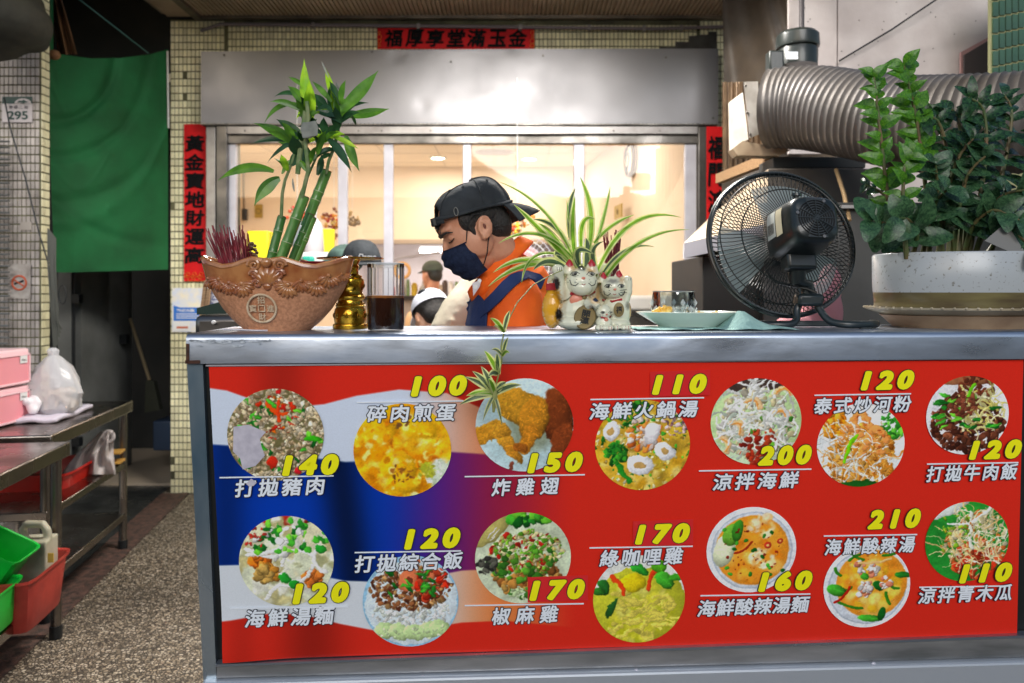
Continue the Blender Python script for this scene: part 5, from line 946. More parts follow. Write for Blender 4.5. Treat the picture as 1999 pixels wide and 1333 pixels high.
for pts in (lt_, rt_):
    sm = []
    for i in range(len(pts)-1): 
        p0, p1, p2, p3 = pts[max(i-1, 0)], pts[i], pts[i+1], pts[min(i+2, len(pts)-1)]
        for t_ in (0, .25, .5, .75): sm.append(.5*((2*p1)+(p2-p0)*t_+(2*p0-5*p1+4*p2-p3)*t_*t_+(3*p1-p0-3*p2+p3)*t_**3))
    sm.append(pts[-1]); obj('base_leg', MB().tube(sm, .0088, 10), fan_m, ft)
obj('base_bar', MB().bar(V((bx-.13, by_+.05, ZT+.009)), V((bx+.16, by_+.04, ZT+.009)), .016, .014), fan_m, ft, bevel=.003)
obj('cable', MB().tube([mo+ax*.03-UP*.06+V((-.04, 0, 0)), fc+V((-.05, -.04, -.07)), fc+V((-.03, -.05, -.10)), V((bx-.01, by_-.02, ZT+.095)), V((bx+.01, by_-.03, ZT+.085))], .003, 6), wire, ft)
obj('base_foot', MB().box((bx+.118, by_-.045, ZT+.0015), (.025, .016, .005)), fan_m, ft)
# ---- oval planter with saucer
Yo = 1.93; po = V(((1880-CX)*Yo/F, Yo, ZT)); so = Yo/F
t = thing('clay_saucer', 'beige plastic saucer with a clear rimmed tray under the oval white planter', 'saucer', po)
obj('tray', MB().lathe(po, [(.001, .0), (.165, .0), (.192, .026), (.197, .03), (.19, .031), (.001, .012)], 64, sy=.82), mat('beige_tray', rgb(176, 148, 118), .45, col2=rgb(150, 122, 96), scale=12), t)
obj('clear_tray', MB().lathe(po+V((0, 0, .031)), [(.001, 0), (.19, 0), (.232, .014), (.235, .019), (.228, .018), (.001, .006)], 64, sy=.82), mat('cloudy_tray', rgb(196, 184, 158), .3, col2=rgb(160, 146, 120), scale=10, coat=.4), t)
obst = MB()
for k in range(60): a = 2*PI*k/60; obst.ell(po+V((.233*math.cos(a), .233*math.sin(a)*.82, .049)), (.004, .004, .003), n=6, k=4)
obj('beaded_edge', obst, bpy.data.materials['cloudy_tray'], t, kind='stuff')
t = thing('oval_planter', 'glossy white oval planter with a brown band, full of dark-leaved plants', 'planter', po+V((0, 0, .04)))
po2 = po+V((0, 0, .044)); wg = mat('speckled_white_glaze', rgb(172, 178, 182), .24, col2=rgb(116, 112, 100), scale=120, lo=.6, hi=.72, bump=.03, bscale=20)
obj('planter_foot', MB().lathe(po2, [(.001, 0), (.205, 0), (.212, .01), (.214, .042)], 72, sy=.74), mat('olive_brown_glaze', rgb(120, 112, 74), .3, col2=rgb(78, 64, 48), scale=6, stretch=(1, 1, 5), coat=.4), t)
obj('planter_wall', MB().lathe(po2, [(.2145, .042), (.216, .06), (.217, .134), (.214, .138), (.21, .137), (.208, .1), (.208, .09)], 72, sy=.74, caps=False), wg, t)
obj('soil', MB().lathe(po2, [(.208, .118), (.1, .126), (.001, .128)], 48, sy=.74), bpy.data.materials['soil'], t)
peb = mat('dark_pebble', rgb(52, 50, 46), .3, col2=rgb(120, 116, 104), scale=8, coat=.4)
me_p = mesh_of('pebble', MB().ell((0, 0, 0), (.012, .009, .007), n=8, k=6), peb)
for k in range(40):
    a = random.uniform(PI, 2*PI); r = random.uniform(.12, .19); place('pebble', me_p, t, Matrix.Translation(po2+V((r*math.cos(a), r*math.sin(a)*.74, .131))) @ Euler((0, 0, random.random()*3)).to_matrix().to_4x4() @ Matrix.Diagonal((random.uniform(.7, 1.3),)*3+(1,)))
# ---- ZZ-like plants
def oval_leaf(w, curl=.25, cup=.3, pw=.62):
    mb = MB(); n = 8
    def fn(u, v):
        x = (v-.5)*2; t_ = u; ww = w*math.sin(PI*min(1, t_*.94+.03))**pw*(1-.15*t_)
        return V((t_, x*ww/2, -curl*t_*t_+cup*abs(x)*ww*.4+.03*math.sin(t_*PI)))
    mb.grid(fn, n, 4); return mb
zb = leafmat('fleshy_bright', rgb(88, 140, 36), rgb(46, 96, 26), .2, .2, 10); zd = leafmat('fleshy_dark', rgb(48, 86, 48), rgb(20, 46, 28), .2, .12, 10); zg = leafmat('fleshy_bluegreen', rgb(70, 106, 70), rgb(32, 64, 42), .2, .12, 10)
stem_m = mat('fleshy_stem', rgb(70, 96, 52), .5, col2=rgb(110, 84, 56), scale=20)
Lm = {k: mesh_of('leaf', oval_leaf({'d': .52, 'g': .8, 'b': .72}[k], cu_, .3 if k != 'b' else .55, 1.05 if k == 'b' else .66), m) for k, m, cu_ in (('b', zb, .45), ('d', zd, .6), ('g', zg, .4))}
def zz(lb, pts, n, Lf, kind, grp='stems in the oval planter', spread=1., t0=.25, cup=0):
    pts = [V(p) for p in pts]; sm = []
    for i in range(len(pts)-1):
        p0, p1, p2, p3 = pts[max(i-1, 0)], pts[i], pts[i+1], pts[min(i+2, len(pts)-1)]
        for q in (0, .25, .5, .75): sm.append(.5*((2*p1)+(p2-p0)*q+(2*p0-5*p1+4*p2-p3)*q*q+(3*p1-p0-3*p2+p3)*q**3))
    sm.append(pts[-1]); N_ = len(sm)
    t = thing('succulent_stem', lb, 'plant', pts[0], grp)
    obj('stem', MB().tube(sm, [.0065-.004*k/(N_-1) for k in range(N_)], 8), stem_m, t)
    for k in range(n):
        f = t0+(1-t0)*k/(n-1); i = min(N_-2, int(f*(N_-1))); p = sm[i].lerp(sm[i+1], f*(N_-1)-i); d = (sm[i+1]-sm[i]).normalized()
        side = d.cross(V((random.gauss(0, .15), 1, random.gauss(0, .15)))).normalized()
        for s_ in (-1, 1):
            v = (side*s_*spread*random.uniform(.55, 1.1)+d*random.uniform(.35, .95)*(1.5 if kind == 'b' else 1)+V((0, -.9 if (k+(s_ > 0)) % 2 else .3, random.uniform(-.3, .2)))*random.uniform(.3, 1)).normalized(); zr = d*.3+V((random.gauss(0, .25), -1.2 if kind == 'b' else -.8, .2 if kind == 'b' else .35)); zax = (zr-v*zr.dot(v)).normalized(); yax = zax.cross(v)
            L = Lf*(1.22 if kind == 'b' else 1.25 if kind == 'd' else 1.08)*(1-.3*f)*random.uniform(.75, 1.2)
            place('leaf', Lm[kind], t, Matrix.Translation(p) @ Matrix((v, yax, zax)).transposed().to_4x4() @ Matrix.Diagonal((L, L, L, 1)))
def PO(x, y, d=0): return P(x, y, Yo+d)
zz('tallest bright green leafy stem on the left, overlapping the duct', [PO(1752, 505, -.02), PO(1735, 400, -.04), PO(1722, 290, -.05), PO(1712, 200, -.05), PO(1706, 148, -.05)], 15, .047, 'b', t0=.2)
zz('bright green stem with broad clasping leaves rising highest over the duct', [PO(1815, 505, 0), PO(1808, 380, -.02), PO(1795, 270, -.02), PO(1780, 190, -.03), PO(1764, 128, -.04)], 12, .056, 'b', t0=.4)
zz('short bright green stem with round leaves low on the left of the planter', [PO(1770, 505, -.08), PO(1764, 420, -.1), PO(1764, 340, -.11), PO(1775, 300, -.11)], 7, .05, 'b', t0=.35)
dk = [([(1770, 505), (1766, 470), (1740, 440), (1700, 432)], 4, .075, 'g', 'blue-green rosette of large round leaves hanging over the left rim', -.12), ([(1780, 505), (1790, 460), (1775, 430), (1755, 425)], 4, .08, 'g', 'large round-leaved low stem just above the white rim', -.14),
 ([(1840, 505), (1836, 430), (1830, 360), (1826, 320)], 7, .058, 'g', 'upright blue-green stem behind the bright leaves', -.06), ([(1850, 505), (1860, 400), (1850, 300), (1830, 235), (1800, 232)], 9, .05, 'd', 'dark stem arching left with curled leaf tips', -.02),
 ([(1870, 505), (1880, 380), (1880, 280), (1860, 215), (1830, 225)], 10, .05, 'd', 'dark stem bowed left below the right end of the duct', .02), ([(1890, 505), (1910, 400), (1925, 300), (1920, 215), (1890, 190)], 10, .052, 'd', 'dark curled stem reaching up against the duct ribs', -.03),
 ([(1900, 505), (1940, 400), (1965, 300), (1975, 220), (1960, 185)], 10, .05, 'd', 'tall dark stem at the right edge of the picture', .0), ([(1900, 505), (1930, 420), (1960, 380), (2010, 370)], 7, .06, 'g', 'blue-green stem leaning far right over the rim', -.1),
 ([(1880, 505), (1900, 440), (1940, 410), (1990, 430)], 6, .065, 'g', 'low blue-green stem drooping to the right rim', -.13), ([(1860, 505), (1870, 420), (1890, 340), (1930, 300)], 8, .055, 'g', 'middle blue-green stem leaning right', -.08),
 ([(1920, 505), (1970, 430), (2010, 340), (2030, 260)], 9, .055, 'd', 'dark stem leaning out of the picture on the right', -.04), ([(1830, 505), (1850, 380), (1870, 310), (1900, 270)], 9, .05, 'd', 'dark stem in the middle of the planter', -.06),
 ([(1800, 505), (1812, 440), (1830, 390), (1850, 370)], 5, .06, 'g', 'short blue-green stem left of centre in the planter', -.1), ([(1740, 505), (1725, 450), (1712, 410), (1700, 398)], 5, .03, 'd', 'small dark sprig poking out beside the fan', -.02),
 ([(1745, 505), (1740, 430), (1725, 380), (1688, 360)], 7, .028, 'd', 'thin dark sprig arching over the fan rim', .04), ([(1880, 505), (1890, 350), (1910, 260), (1950, 250)], 10, .05, 'd', 'dark stem filling the crown at the back of the planter', .08), ([(1930, 505), (1950, 460), (1985, 460), (2020, 490)], 5, .06, 'g', 'lowest blue-green stem spilling over the right rim', -.15)]
for pts, n, Lf, kd, lb, dy in dk: zz(lb, [PO(x, y, dy*k/(len(pts)-1)) for k, (x, y) in enumerate(pts)], int(n*1.35), Lf, kd)
t = thing('paper_scrap', 'grey folded paper scrap tucked between the leaves at the right end of the planter', 'paper', PO(1955, 470, -.1)); obj('paper', MB().poly([PO(1922, 470, -.14), PO(1957, 440, -.12), PO(1975, 452, -.13), PO(1999, 490, -.15), PO(1990, 500, -.15)], .001, FRONT), mat('grey_paper', rgb(120, 120, 118), .8), t)
# ================================================================ PEOPLE
skin = mat('skin', rgb(204, 146, 116), .5, col2=rgb(184, 124, 96), scale=18, bump=.12, bscale=260, sss=.12, lo=.4, hi=.7)
skin_l = mat('skin_light', rgb(206, 156, 126), .5, col2=rgb(188, 134, 104), scale=18, sss=.1)
hairm = mat('black_hair', rgb(22, 19, 18), .5, col2=rgb(42, 36, 32), scale=160, stretch=(1, 1, .3), bump=.7, bscale=300)
capm = mat('black_cap_cloth', rgb(42, 45, 48), .85, col2=rgb(58, 62, 66), scale=12, bump=.55, bscale=32, spec=.25)
navy = mat('navy_cloth', rgb(22, 40, 84), .8, col2=rgb(34, 54, 104), scale=9, bump=.35, bscale=34)
orange = mat('orange_cloth', rgb(250, 112, 14), .78, col2=rgb(236, 88, 8), scale=7, bump=1, bscale=9)
maskm = mat('navy_mask', rgb(22, 30, 52), .85, col2=rgb(32, 42, 66), scale=120, bump=.3, bscale=60, spec=.2)
# ---- main man. head frame: F0 forward, Ls his left (towards the camera), Uh up
def headframe(o, phi, th, k=1.):
    f0 = V((-math.cos(phi), -math.sin(phi), 0)); ls = V((math.sin(phi), -math.cos(phi), 0)); f = f0*math.cos(th)-UP*math.sin(th); u = UP*math.cos(th)+f0*math.sin(th)
    Rm = Matrix((f, ls, u)).transposed(); return (lambda x, y, z: V(o)+Rm @ V((x*k, y*k, z*k))), Rm
HO = P(931, 452, 2.06); H_, HR = headframe(HO, math.radians(14), math.radians(31))
man = thing('person', 'man in backwards black cap, dark mask, orange polo and navy apron looking down', 'person', P(990, 640, 2.15).xy.to_3d())
BASE[man.name] = V(man.location)
mb = MB(); e = lambda x, y, z, a, b, c: mb.ell(H_(x, y, z), (a, b, c), HR)
def headprims(mb, H_, HR, k=1):
    e = lambda x, y, z, a, b, c: mb.ell(H_(x, y, z), (a*k, b*k, c*k), HR, 20, 14)
    e(-.012, 0, .045, .096, .074, .082); e(.03, 0, .0, .062, .066, .085); e(.03, 0, -.055, .056, .054, .05); e(.066, 0, -.088, .022, .026, .02); e(.062, 0, -.03, .034, .034, .045)
    mb.tube([H_(.084, 0, .022), H_(.098, 0, .0), H_(.108, 0, -.018)], [.009*k, .011*k, .013*k], 10); e(.074, 0, .045, .018, .05, .013); e(.058, .03, -.012, .03, .024, .024); e(.058, -.03, -.012, .03, .024, .024)
    for s in (-1, 1): e(.02, s*.058, -.02, .04, .016, .045); e(.068, s*.03, .022, .016, .018, .014)
headprims(mb, H_, HR)
# ears built on the same surface
eR = HR @ Matrix.Rotation(math.radians(-22), 3, 'Y')
for s in (-1, 1):
    er = eR @ Matrix(((1, 0, 0), (0, 1, 0), (0, 0, 1))); c = H_(-.006, s*.078, .002)
    mb.ell(c, (.017, .007, .028), er, 14, 10); Rt = Matrix((er.col[0], er.col[2], er.col[1])).transposed()
    mb.torus(c+er @ V((-.001, s*.007, .002)), .02, .0042, Rt, 28, 8, sx=.82, sy=1.36); mb.ell(c+er @ V((.005, s*.006, -.024)), (.009, .006, .01), er, 10, 8); mb.tube([c+er @ V((.004, s*.010, .016)), c+er @ V((-.008, s*.0105, .006)), c+er @ V((-.006, s*.0105, -.01)), c+er @ V((.004, s*.0095, -.016))], [.0028, .0034, .0034, .0026], 6)
# neck and trunk
sh = P(1003, 552, 2.15); nb = H_(-.05, 0, -.06)
NC = P(972, 524, 2.12); e1 = V((-.68, 0, -.73)); e2 = V((0, -1, 0)); nn3 = V((-.73, 0, .68))
mb.tube([H_(-.022, 0, -.02), H_(-.028, 0, -.07), NC, NC-nn3*.06], [.05, .05, .055, .075], 16)
mb.tube([H_(.03, 0, -.07), NC+e1*.02], [.034, .045], 14)
tx, ty, tz = sh
mb.ell((tx-.005, ty, tz-.16), (.11, .185, .21)); mb.ell((tx, ty, tz-.42), (.105, .155, .2))
sl = V((math.sin(.25), -math.cos(.25), 0))        # towards his left shoulder
Ls_ = V((tx-.0, ty-.13, tz-.055)); Rs_ = V((tx-.03, ty+.15, tz-.05))
for s0, el, wr in ((Ls_, V((tx+.03, ty-.20, tz-.33)), V((tx-.18, ty-.19, tz-.45))), (Rs_, V((tx-.07, ty+.20, tz-.32)), V((tx-.26, ty+.1, tz-.44)))):
    mb.ell(s0, (.062, .062, .065)); mb.tube([s0, s0.lerp(el, .5), el, el.lerp(wr, .5), wr], [.055, .05, .042, .038, .027], 14); d = (wr-el).normalized()
    mb.ell(wr+d*.045, (.045, .02, .036), rotto((0, 0, 1), d))
    for k in range(4): q = (k-1.5)*.017; b_ = wr+d*.08+V((0, q, 0)); mb.tube([b_-d*.02, b_+d*(.03-.004*abs(k-1.3)), b_+d*(.05-.005*abs(k-1.3))-UP*.018], [.0088, .0082, .0065], 8)
    mb.tube([wr+d*.02+V((0, .03, 0)), wr+d*.05+V((0, .045, -.01)), wr+d*.075+V((0, .04, -.02))], [.011, .01, .008], 8)
body = fuse('body', mb, skin, man, .0042, 5)
HC_, HRC = headframe(HO, math.radians(14), math.radians(12))
# ear hollow
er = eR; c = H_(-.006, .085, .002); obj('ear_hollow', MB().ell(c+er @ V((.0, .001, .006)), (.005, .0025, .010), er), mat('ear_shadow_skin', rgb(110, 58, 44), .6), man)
# brow, closed eye
for s in (1, -1):
    mb = MB(); pts = [H_(.0915, s*.012, .034), H_(.0905, s*.026, .039), H_(.081, s*.044, .039), H_(.068, s*.056, .032)]; mb.tube(pts, [.0028, .0034, .0028, .0012], 8); obj('eyebrow', mb, hairm, man)
    mb = MB(); mb.ell(H_(.071, s*.032, .02), (.0135, .0155, .0085), HR); obj('eyelid', mb, skin, man)
    mb = MB(); mb.tube([H_(.083, s*.018, .0165), H_(.0855, s*.028, .0125), H_(.081, s*.041, .0125), H_(.072, s*.051, .017)], [.0008, .0016, .0017, .001], 6); obj('lash_line', mb, hairm, man)
# hair
mb = MB(); e = lambda x, y, z, a, b, c, R=HR: mb.ell(H_(x, y, z), (a, b, c), R, 20, 14)
e(-.024, 0, .045, .082, .079, .07); e(-.046, 0, .0, .054, .066, .06); e(-.052, 0, -.03, .036, .05, .03)
for s in (-1, 1): e(.022, s*.06, .038, .022, .0165, .03); e(.022, s*.066, .01, .008, .008, .026)
obj_h = fuse('hair', mb, hairm, man, .0035, 2)
mb = MB()
for k in range(24): a = random.uniform(-.3, .3); z = random.uniform(.035, .07); x0 = H_(.092*math.cos(a), .08*math.sin(a), z); mb.tube([H_(.08*math.cos(a), .075*math.sin(a), z+.005), x0, H_(.094*math.cos(a*.9), .082*math.sin(a), z-random.uniform(.0, .012))], [.0022, .0018, .0006], 5)
obj('hair_tuft', mb, hairm, man, kind='stuff')
# polo shirt
mb = MB(); mb.ell((tx+.0, ty, tz-.155), (.132, .2, .205), n=24, k=16); mb.ell((tx-.01, ty, tz-.42), (.136, .175, .24), n=24, k=16)
mb.tube([NC-nn3*.008, NC-nn3*.045, V((tx, ty, tz-.05))], [.074, .1, .13], 24)
for s0, el in ((Ls_, V((tx+.03, ty-.20, tz-.33))), (Rs_, V((tx-.07, ty+.20, tz-.32)))): mb.ell(s0, (.078, .074, .08)); mb.tube([s0, s0.lerp(el, .5), s0.lerp(el, .8)], [.072, .068, .066], 18)
for k in range(0): z = tz-.1-.03*k; mb.tube([V((tx-.11+.02*k, ty-.19+.004*k, z+.03)), V((tx+.0, ty-.215, z)), V((tx+.1, ty-.17, z+.015*math.sin(k)))], [.004, .014, .004], 8)
fuse('polo_shirt', mb, orange, man, .005, 4)
# collar
mb = MB()
def colf(u, v):
    a = .2+(2*PI-.4)*u; return NC+(e1*math.cos(a)*.09+e2*math.sin(a)*.066)*(1+.34*v)-nn3*(.034*v*v-.012)+nn3*.012*math.sin(v*PI)
mb.grid(colf, 40, 4); off_c = obj('collar', mb, orange, man); md = off_c.modifiers.new('s', 'SOLIDIFY'); md.thickness = .004; md.offset = 0
mb = MB(); mb.poly([P(x, y, 2.04) for x, y in ((922, 552), (940, 546), (936, 560), (924, 578))], .004, (0, 1, 0)); obj('undershirt', mb, mat('white_cotton', rgb(215, 214, 218), .9), man)
# apron
mb = MB()
def apf(u, v):
    a = math.radians(100+108*u); z = tz-.12-.36*v; w = lerp(v, [0, .35, .6, 1], [.62, .8, 1, 1]); a = math.radians(180)+(a-math.radians(180-8))*w+math.radians(18)
    rx, ry = .134+.0*v, .205; e_ = math.sqrt(max(.05, 1-((tz-.2-z)/.32)**2)) if z > tz-.2 else 1
    return V((tx+.0+rx*e_*math.cos(a), ty+ry*e_*math.sin(a), z))
pass
def ribbon3(pts, w, nrms, th=.004):
    mb = MB(); vs = []
    for i, p in enumerate(pts): t_ = (pts[min(i+1, len(pts)-1)]-pts[max(i-1, 0)]).normalized(); n_ = V(nrms[i]).normalized(); s_ = t_.cross(n_).normalized()*w/2; vs += [p-s_, p+s_, p+s_+n_*th, p-s_+n_*th]
    fs = []
    for i in range(len(pts)-1):
        for j in range(4): fs.append((i*4+j, i*4+(j+1) % 4, i*4+4+(j+1) % 4, i*4+4+j))
    return mb.add(vs, fs+[(0, 1, 2, 3), tuple(len(vs)-4+j for j in range(4))])
# strap follows the shirt surface: points found by casting on the shirt
sho = [o for o in man.children if o.name.startswith('polo_shirt')][0]; off = BASE[man.name]
bvs = BVHTree.FromPolygons([v.co+off for v in sho.data.vertices], [tuple(p.vertices) for p in sho.data.polygons])
def hitc(px, py): o_ = V((0, 0, CAMZ)); d = (P(px, py, 1)-o_).normalized(); h = bvs.ray_cast(o_, d); return (h[0], h[1]) if h[0] else (P(px, py, 2.0), V((0, -1, 0)))
sp = [hitc(x, y) for x, y in ((1056, 556), (1046, 546), (1034, 541), (1020, 541), (1005, 547), (990, 560), (974, 578), (958, 594), (948, 604), (940, 612))]
obj('apron_strap', ribbon3([p+n*.005 for p, n in sp], .034, [n for p, n in sp]), navy, man)
def near(px, py):
    h = hitc(px, py)
    if (h[0]-V((0, 0, CAMZ))).length > 1e-3 and bvs.find_nearest(h[0])[3] < .002: return h[0]+h[1]*.007
    q = bvs.find_nearest(P(px, py, 2.12)); return q[0]+q[1]*.007
mb = MB(); mb.grid(lambda u, v: near(*(np.array((926, 566))*(1-u)*(1-v)+np.array((955, 594))*u*(1-v)+np.array((884, 700))*(1-u)*v+np.array((948, 700))*u*v)), 20, 30); ap = obj('apron_bib', mb, navy, man); md = ap.modifiers.new('s', 'SOLIDIFY'); md.thickness = .004
# shirt buttons and placket
for x, y in ((936, 548), (928, 560)): p, n = hitc(x, y); obj('button', MB().lathe(p, [(.001, .002), (.005, .002), (.0055, 0), (.001, 0)], 12, rotto(n)), white_pl, man)
# mask: pleated shell over nose, mouth and chin
def maskf(u, v, o=0):
    a = math.radians(-84+168*u); z = .0-.102*v; fwd = lerp(v, [0, .15, .35, .6, .85, 1], [.106, .121, .122, .112, .1, .084]); sd_ = lerp(v, [0, .5, 1], [.064, .066, .05])
    x = .022+(fwd-.022)*math.cos(a)**.62; y = (sd_+o)*math.sin(a); x += o*math.cos(a)+.0022*math.sin(v*PI*7)*math.cos(a)**2; zz_ = z-.012*(1-math.cos(a))*(.6-v)*1.2
    return H_(x, y, zz_)
mb = MB(); mb.grid(maskf, 36, 36); mk = obj('face_mask', mb, maskm, man); md = mk.modifiers.new('s', 'SOLIDIFY'); md.thickness = .0025
mk.data.materials[0] = maskm
for v_ in (0, 1): obj('mask_hem', MB().tube([maskf(u/30, v_, .0012) for u in range(31)], .0018, 6), maskm, mk) if False else obj('mask_hem', MB().tube([maskf(u/30, v_, .0012) for u in range(31)], .0018, 6), maskm, man)
s = 1; blackc = mat('black_elastic', rgb(16, 16, 18), .7)
obj('ear_loop', MB().tube([maskf(.97, .03, .001), H_(.035, .071, .02), H_(.02, .0765, .036), H_(.004, .08, .045), H_(-.01, .082, .04)], .0017, 6), blackc, man)
obj('ear_loop', MB().tube([maskf(.97, .9, .001), H_(.02, .066, -.06), H_(.004, .074, -.035), H_(-.008, .08, -.02)], .0017, 6), blackc, man)
# cap worn backwards
mb = MB(); cz = .05
def capf(u, v):
    a = 2*PI*u; ph = v*PI/2; rr = math.cos(ph)**.82; bx = -.014+(.128 if math.cos(a) > 0 else .092)*math.cos(a)*rr; by = .0865*math.sin(a)*rr; bz = cz-.006*math.cos(a)+.086*math.sin(ph)**1.05
    wr = .0016*math.sin(9*a+4*v)*math.sin(PI*v)+.0012*math.sin(5*a-7*v); return HC_(bx*(1+wr*7), by*(1+wr*7), bz+wr)
nu, nv = 64, 18; mb.grid(capf, nu, nv)
keep = []
for i, f in enumerate(mb.f):
    j, k = i // nu, i % nu; a = 2*PI*(k+.5)/nu; a = a if a < PI else a-2*PI
    if abs(a)/.52 <= 1 and (j+.5)/nv < .02+.34*math.sqrt(max(0, 1-(a/.52)**2)): continue
    keep.append(f)
mb.f = keep; mb.m = [0]*len(keep); cpo = obj('cap_crown', mb, capm, man); md = cpo.modifiers.new('s', 'SOLIDIFY'); md.thickness = .003
obj('cap_button', MB().ell(HC_(-.014, 0, .137), (.008, .008, .004), HRC), capm, man)
for a in (0.0, PI/3*1, 2*PI/3, PI, 4*PI/3, 5*PI/3): obj('cap_seam', MB().tube([capf(((a+PI/6) % (2*PI))/(2*PI), v/14)+HRC @ V((math.cos(a+PI/6), math.sin(a+PI/6), .4))*.0012 for v in range(15)], .0011, 5), capm, man)
for a, v in ((1.1, .62), (2.1, .62), (-1.1, .62), (.4, .66)): obj('eyelet', MB().torus(capf((a % (2*PI))/(2*PI), v)+HRC @ V((math.cos(a)*.002, math.sin(a)*.002, .001)), .003, .0012, HRC @ rotto((math.cos(a), math.sin(a), .7)), 12, 6), capm, man)
obj('sweatband', MB().tube([capf(k/64, .0)+HRC @ V((math.cos(2*PI*k/64)*.001, math.sin(2*PI*k/64)*.001, .004)) for k in range(4, 61)], .0045, 8, flat=1), capm, man)
mb = MB()
def strapf(u, v): a = -.62+1.24*u; return HC_(-.014+.1275*math.cos(a), .0885*math.sin(a), cz-.008+.02*v-.006)
mb.grid(strapf, 20, 2); so = obj('cap_strap', mb, capm, man); md = so.modifiers.new('s', 'SOLIDIFY'); md.thickness = .003
buck = mat('buckle', rgb(140, 140, 136), .35, .8); mb = MB(); mb.grid(lambda u, v: strapf(.66+.12*u, v)+HRC @ V((.003, .002, 0)), 4, 2); obj('buckle_plate', mb, buck, man)
c = capf(.155, .1)+HRC @ V((.002, .005, 0)); obj('buckle_ring', MB().torus(c, .009, .0013, rotto(HRC @ V((.5, .9, .1)), HRC @ V((0, 0, 1))), 20, 6, sx=1.2, sy=.6), buck, man)
mb = MB()
def brimf(u, v):
    a = PI+(u-.5)*1.9; r0x, r0y = .09, .085; ex = .078*math.sin(PI*(.12+.76*u))**.7; return HC_(-.014+r0x*math.cos(a)-v*ex, r0y*math.sin(a)*(1-.08*v), cz+.006-.012*v-.022*v*v-.02*(abs(u-.5)*2)**2*v)
mb.grid(brimf, 24, 8); bo = obj('cap_brim', mb, capm, man); md = bo.modifiers.new('s', 'SOLIDIFY'); md.thickness = .004; md.offset = 0
# ---- other people
def simple_person(lb, ho, phi, th, cap_c, shirt_c, skin_, k=1.0, brim_dir=1, back=False, patch_=None, w=.2, lean=0, hairlen=0):
    t = thing('person', lb, 'person', V((ho[0], ho[1], 0))); Hh, R = headframe(ho, phi, th, k); mb = MB(); headprims(mb, Hh, R, k)
    for s in (-1, 1): mb.ell(Hh(-.006, s*.078, 0), (.017*k, .008*k, .028*k), R, 10, 8)
    q = V(ho)+V((lean, 0, -.26*k)); mb.tube([Hh(-.03, 0, -.03), V(ho)+V((lean*.6, 0, -.17*k)), q], [.052*k, .056*k, .085*k], 14)
    mb.ell(q+V((lean, 0, -.2)), (w*.95, .12, .25)); mb.ell(q+V((lean, 0, -.55)), (w*.8, .12, .3))
    fuse('body', mb, skin_, t, .007, 4)
    mb = MB(); mb.ell(q+V((lean, 0, -.19)), (w, .135, .235)); mb.ell(q+V((lean, 0, -.55)), (w*.88, .135, .36))
    for s in (-1, 1): mb.ell(q+V((lean+s*w*.85, 0, -.13)), (.075, .075, .08)); mb.tube([q+V((lean+s*w*.9, 0, -.13)), q+V((lean+s*w*1.05, -.03, -.4))], [.07, .06], 12)
    fuse('shirt', mb, shirt_c, t, .012, 4)
    mb = MB(); mb.ell(Hh(-.02, 0, .05), (.093*k, .08*k, .08*k), R); mb.ell(Hh(-.05, 0, .0), (.056*k, .067*k, .066*k), R); fuse('hair', mb, hairm, t, .007, 2)
    mb = MB(); mb.grid(lambda u, v: Hh(-.012+.106*math.cos(2*PI*u)*math.cos(v*PI/2)**.8, .088*math.sin(2*PI*u)*math.cos(v*PI/2)**.8, .045+.092*math.sin(v*PI/2)), 36, 10); obj('cap_crown', mb, cap_c, t)
    mb = MB(); mb.grid(lambda u, v: Hh(-.012+brim_dir*(.1*math.cos((u-.5)*1.9)+v*.075*math.sin(PI*(.12+.76*u))**.7), .086*math.sin((u-.5)*1.9), .046-.012*v), 16, 5); o = obj('cap_brim', mb, cap_c, t); o.modifiers.new('s', 'SOLIDIFY').thickness = .004
    return t, Hh, R
cap_d = mat('faded_black_cap', rgb(52, 54, 46), .8, col2=rgb(70, 76, 54), scale=9); tan = mat('tan_shirt', rgb(222, 184, 140), .85, col2=rgb(206, 166, 122), scale=6, bump=.4, bscale=20)
simple_person('person in a black cap and tan shirt seen from behind, facing the kitchen counter', P(843, 538, 7.2), math.radians(-40), .05, cap_d, tan, skin, 1.05)
wcap = mat('white_cap_cloth', rgb(226, 228, 236), .8, col2=rgb(206, 208, 220), scale=6, bump=.15, bscale=40); ocl = mat('olive_shirt', rgb(70, 76, 50), .85)
t2, H2, R2 = simple_person('person in a white cap bending down, only head and neck showing over the counter edge', P(843, 622, 3.6), math.radians(-58), .6, wcap, mat('pale_green_shirt', rgb(196, 206, 186), .85, bump=.3, bscale=20), skin_l, 1.0, lean=.05)
obj('cap_patch', MB().ell(H2(-.06, .045, .105), (.026, .02, .014), R2), capm, t2)
# cream-sleeved person close behind the man
cr = mat('cream_shirt', rgb(214, 206, 184), .85, col2=rgb(190, 180, 156), scale=6, bump=.5, bscale=14)
t = thing('person', 'person in a cream shirt mostly hidden behind the orange-shirted man, only sleeve and forearm showing', 'person', P(925, 640, 2.75).xy.to_3d()); BASE[t.name] = V(t.location)
mb = MB(); s0 = P(930, 560, 2.75); e0 = P(862, 655, 2.62); w0 = P(905, 700, 2.5); mb.ell(s0+V((.12, .05, -.2)), (.15, .12, .26)); mb.tube([s0+V((.08, 0, 0)), s0, e0, w0], [.05, .045, .036, .028], 12); mb.ell(P(960, 500, 2.9), (.08, .09, .11)); mb.tube([P(960, 500, 2.9), s0+V((.12, .05, .0))], [.05, .06], 12)
fuse('body', mb, skin, t, .007, 3)
mb = MB(); mb.ell(s0+V((.12, .05, -.22)), (.17, .14, .27)); mb.tube([s0+V((.1, 0, .01)), s0+V((0, 0, -.01)), s0.lerp(e0, .55), e0], [.075, .07, .066, .05], 16)
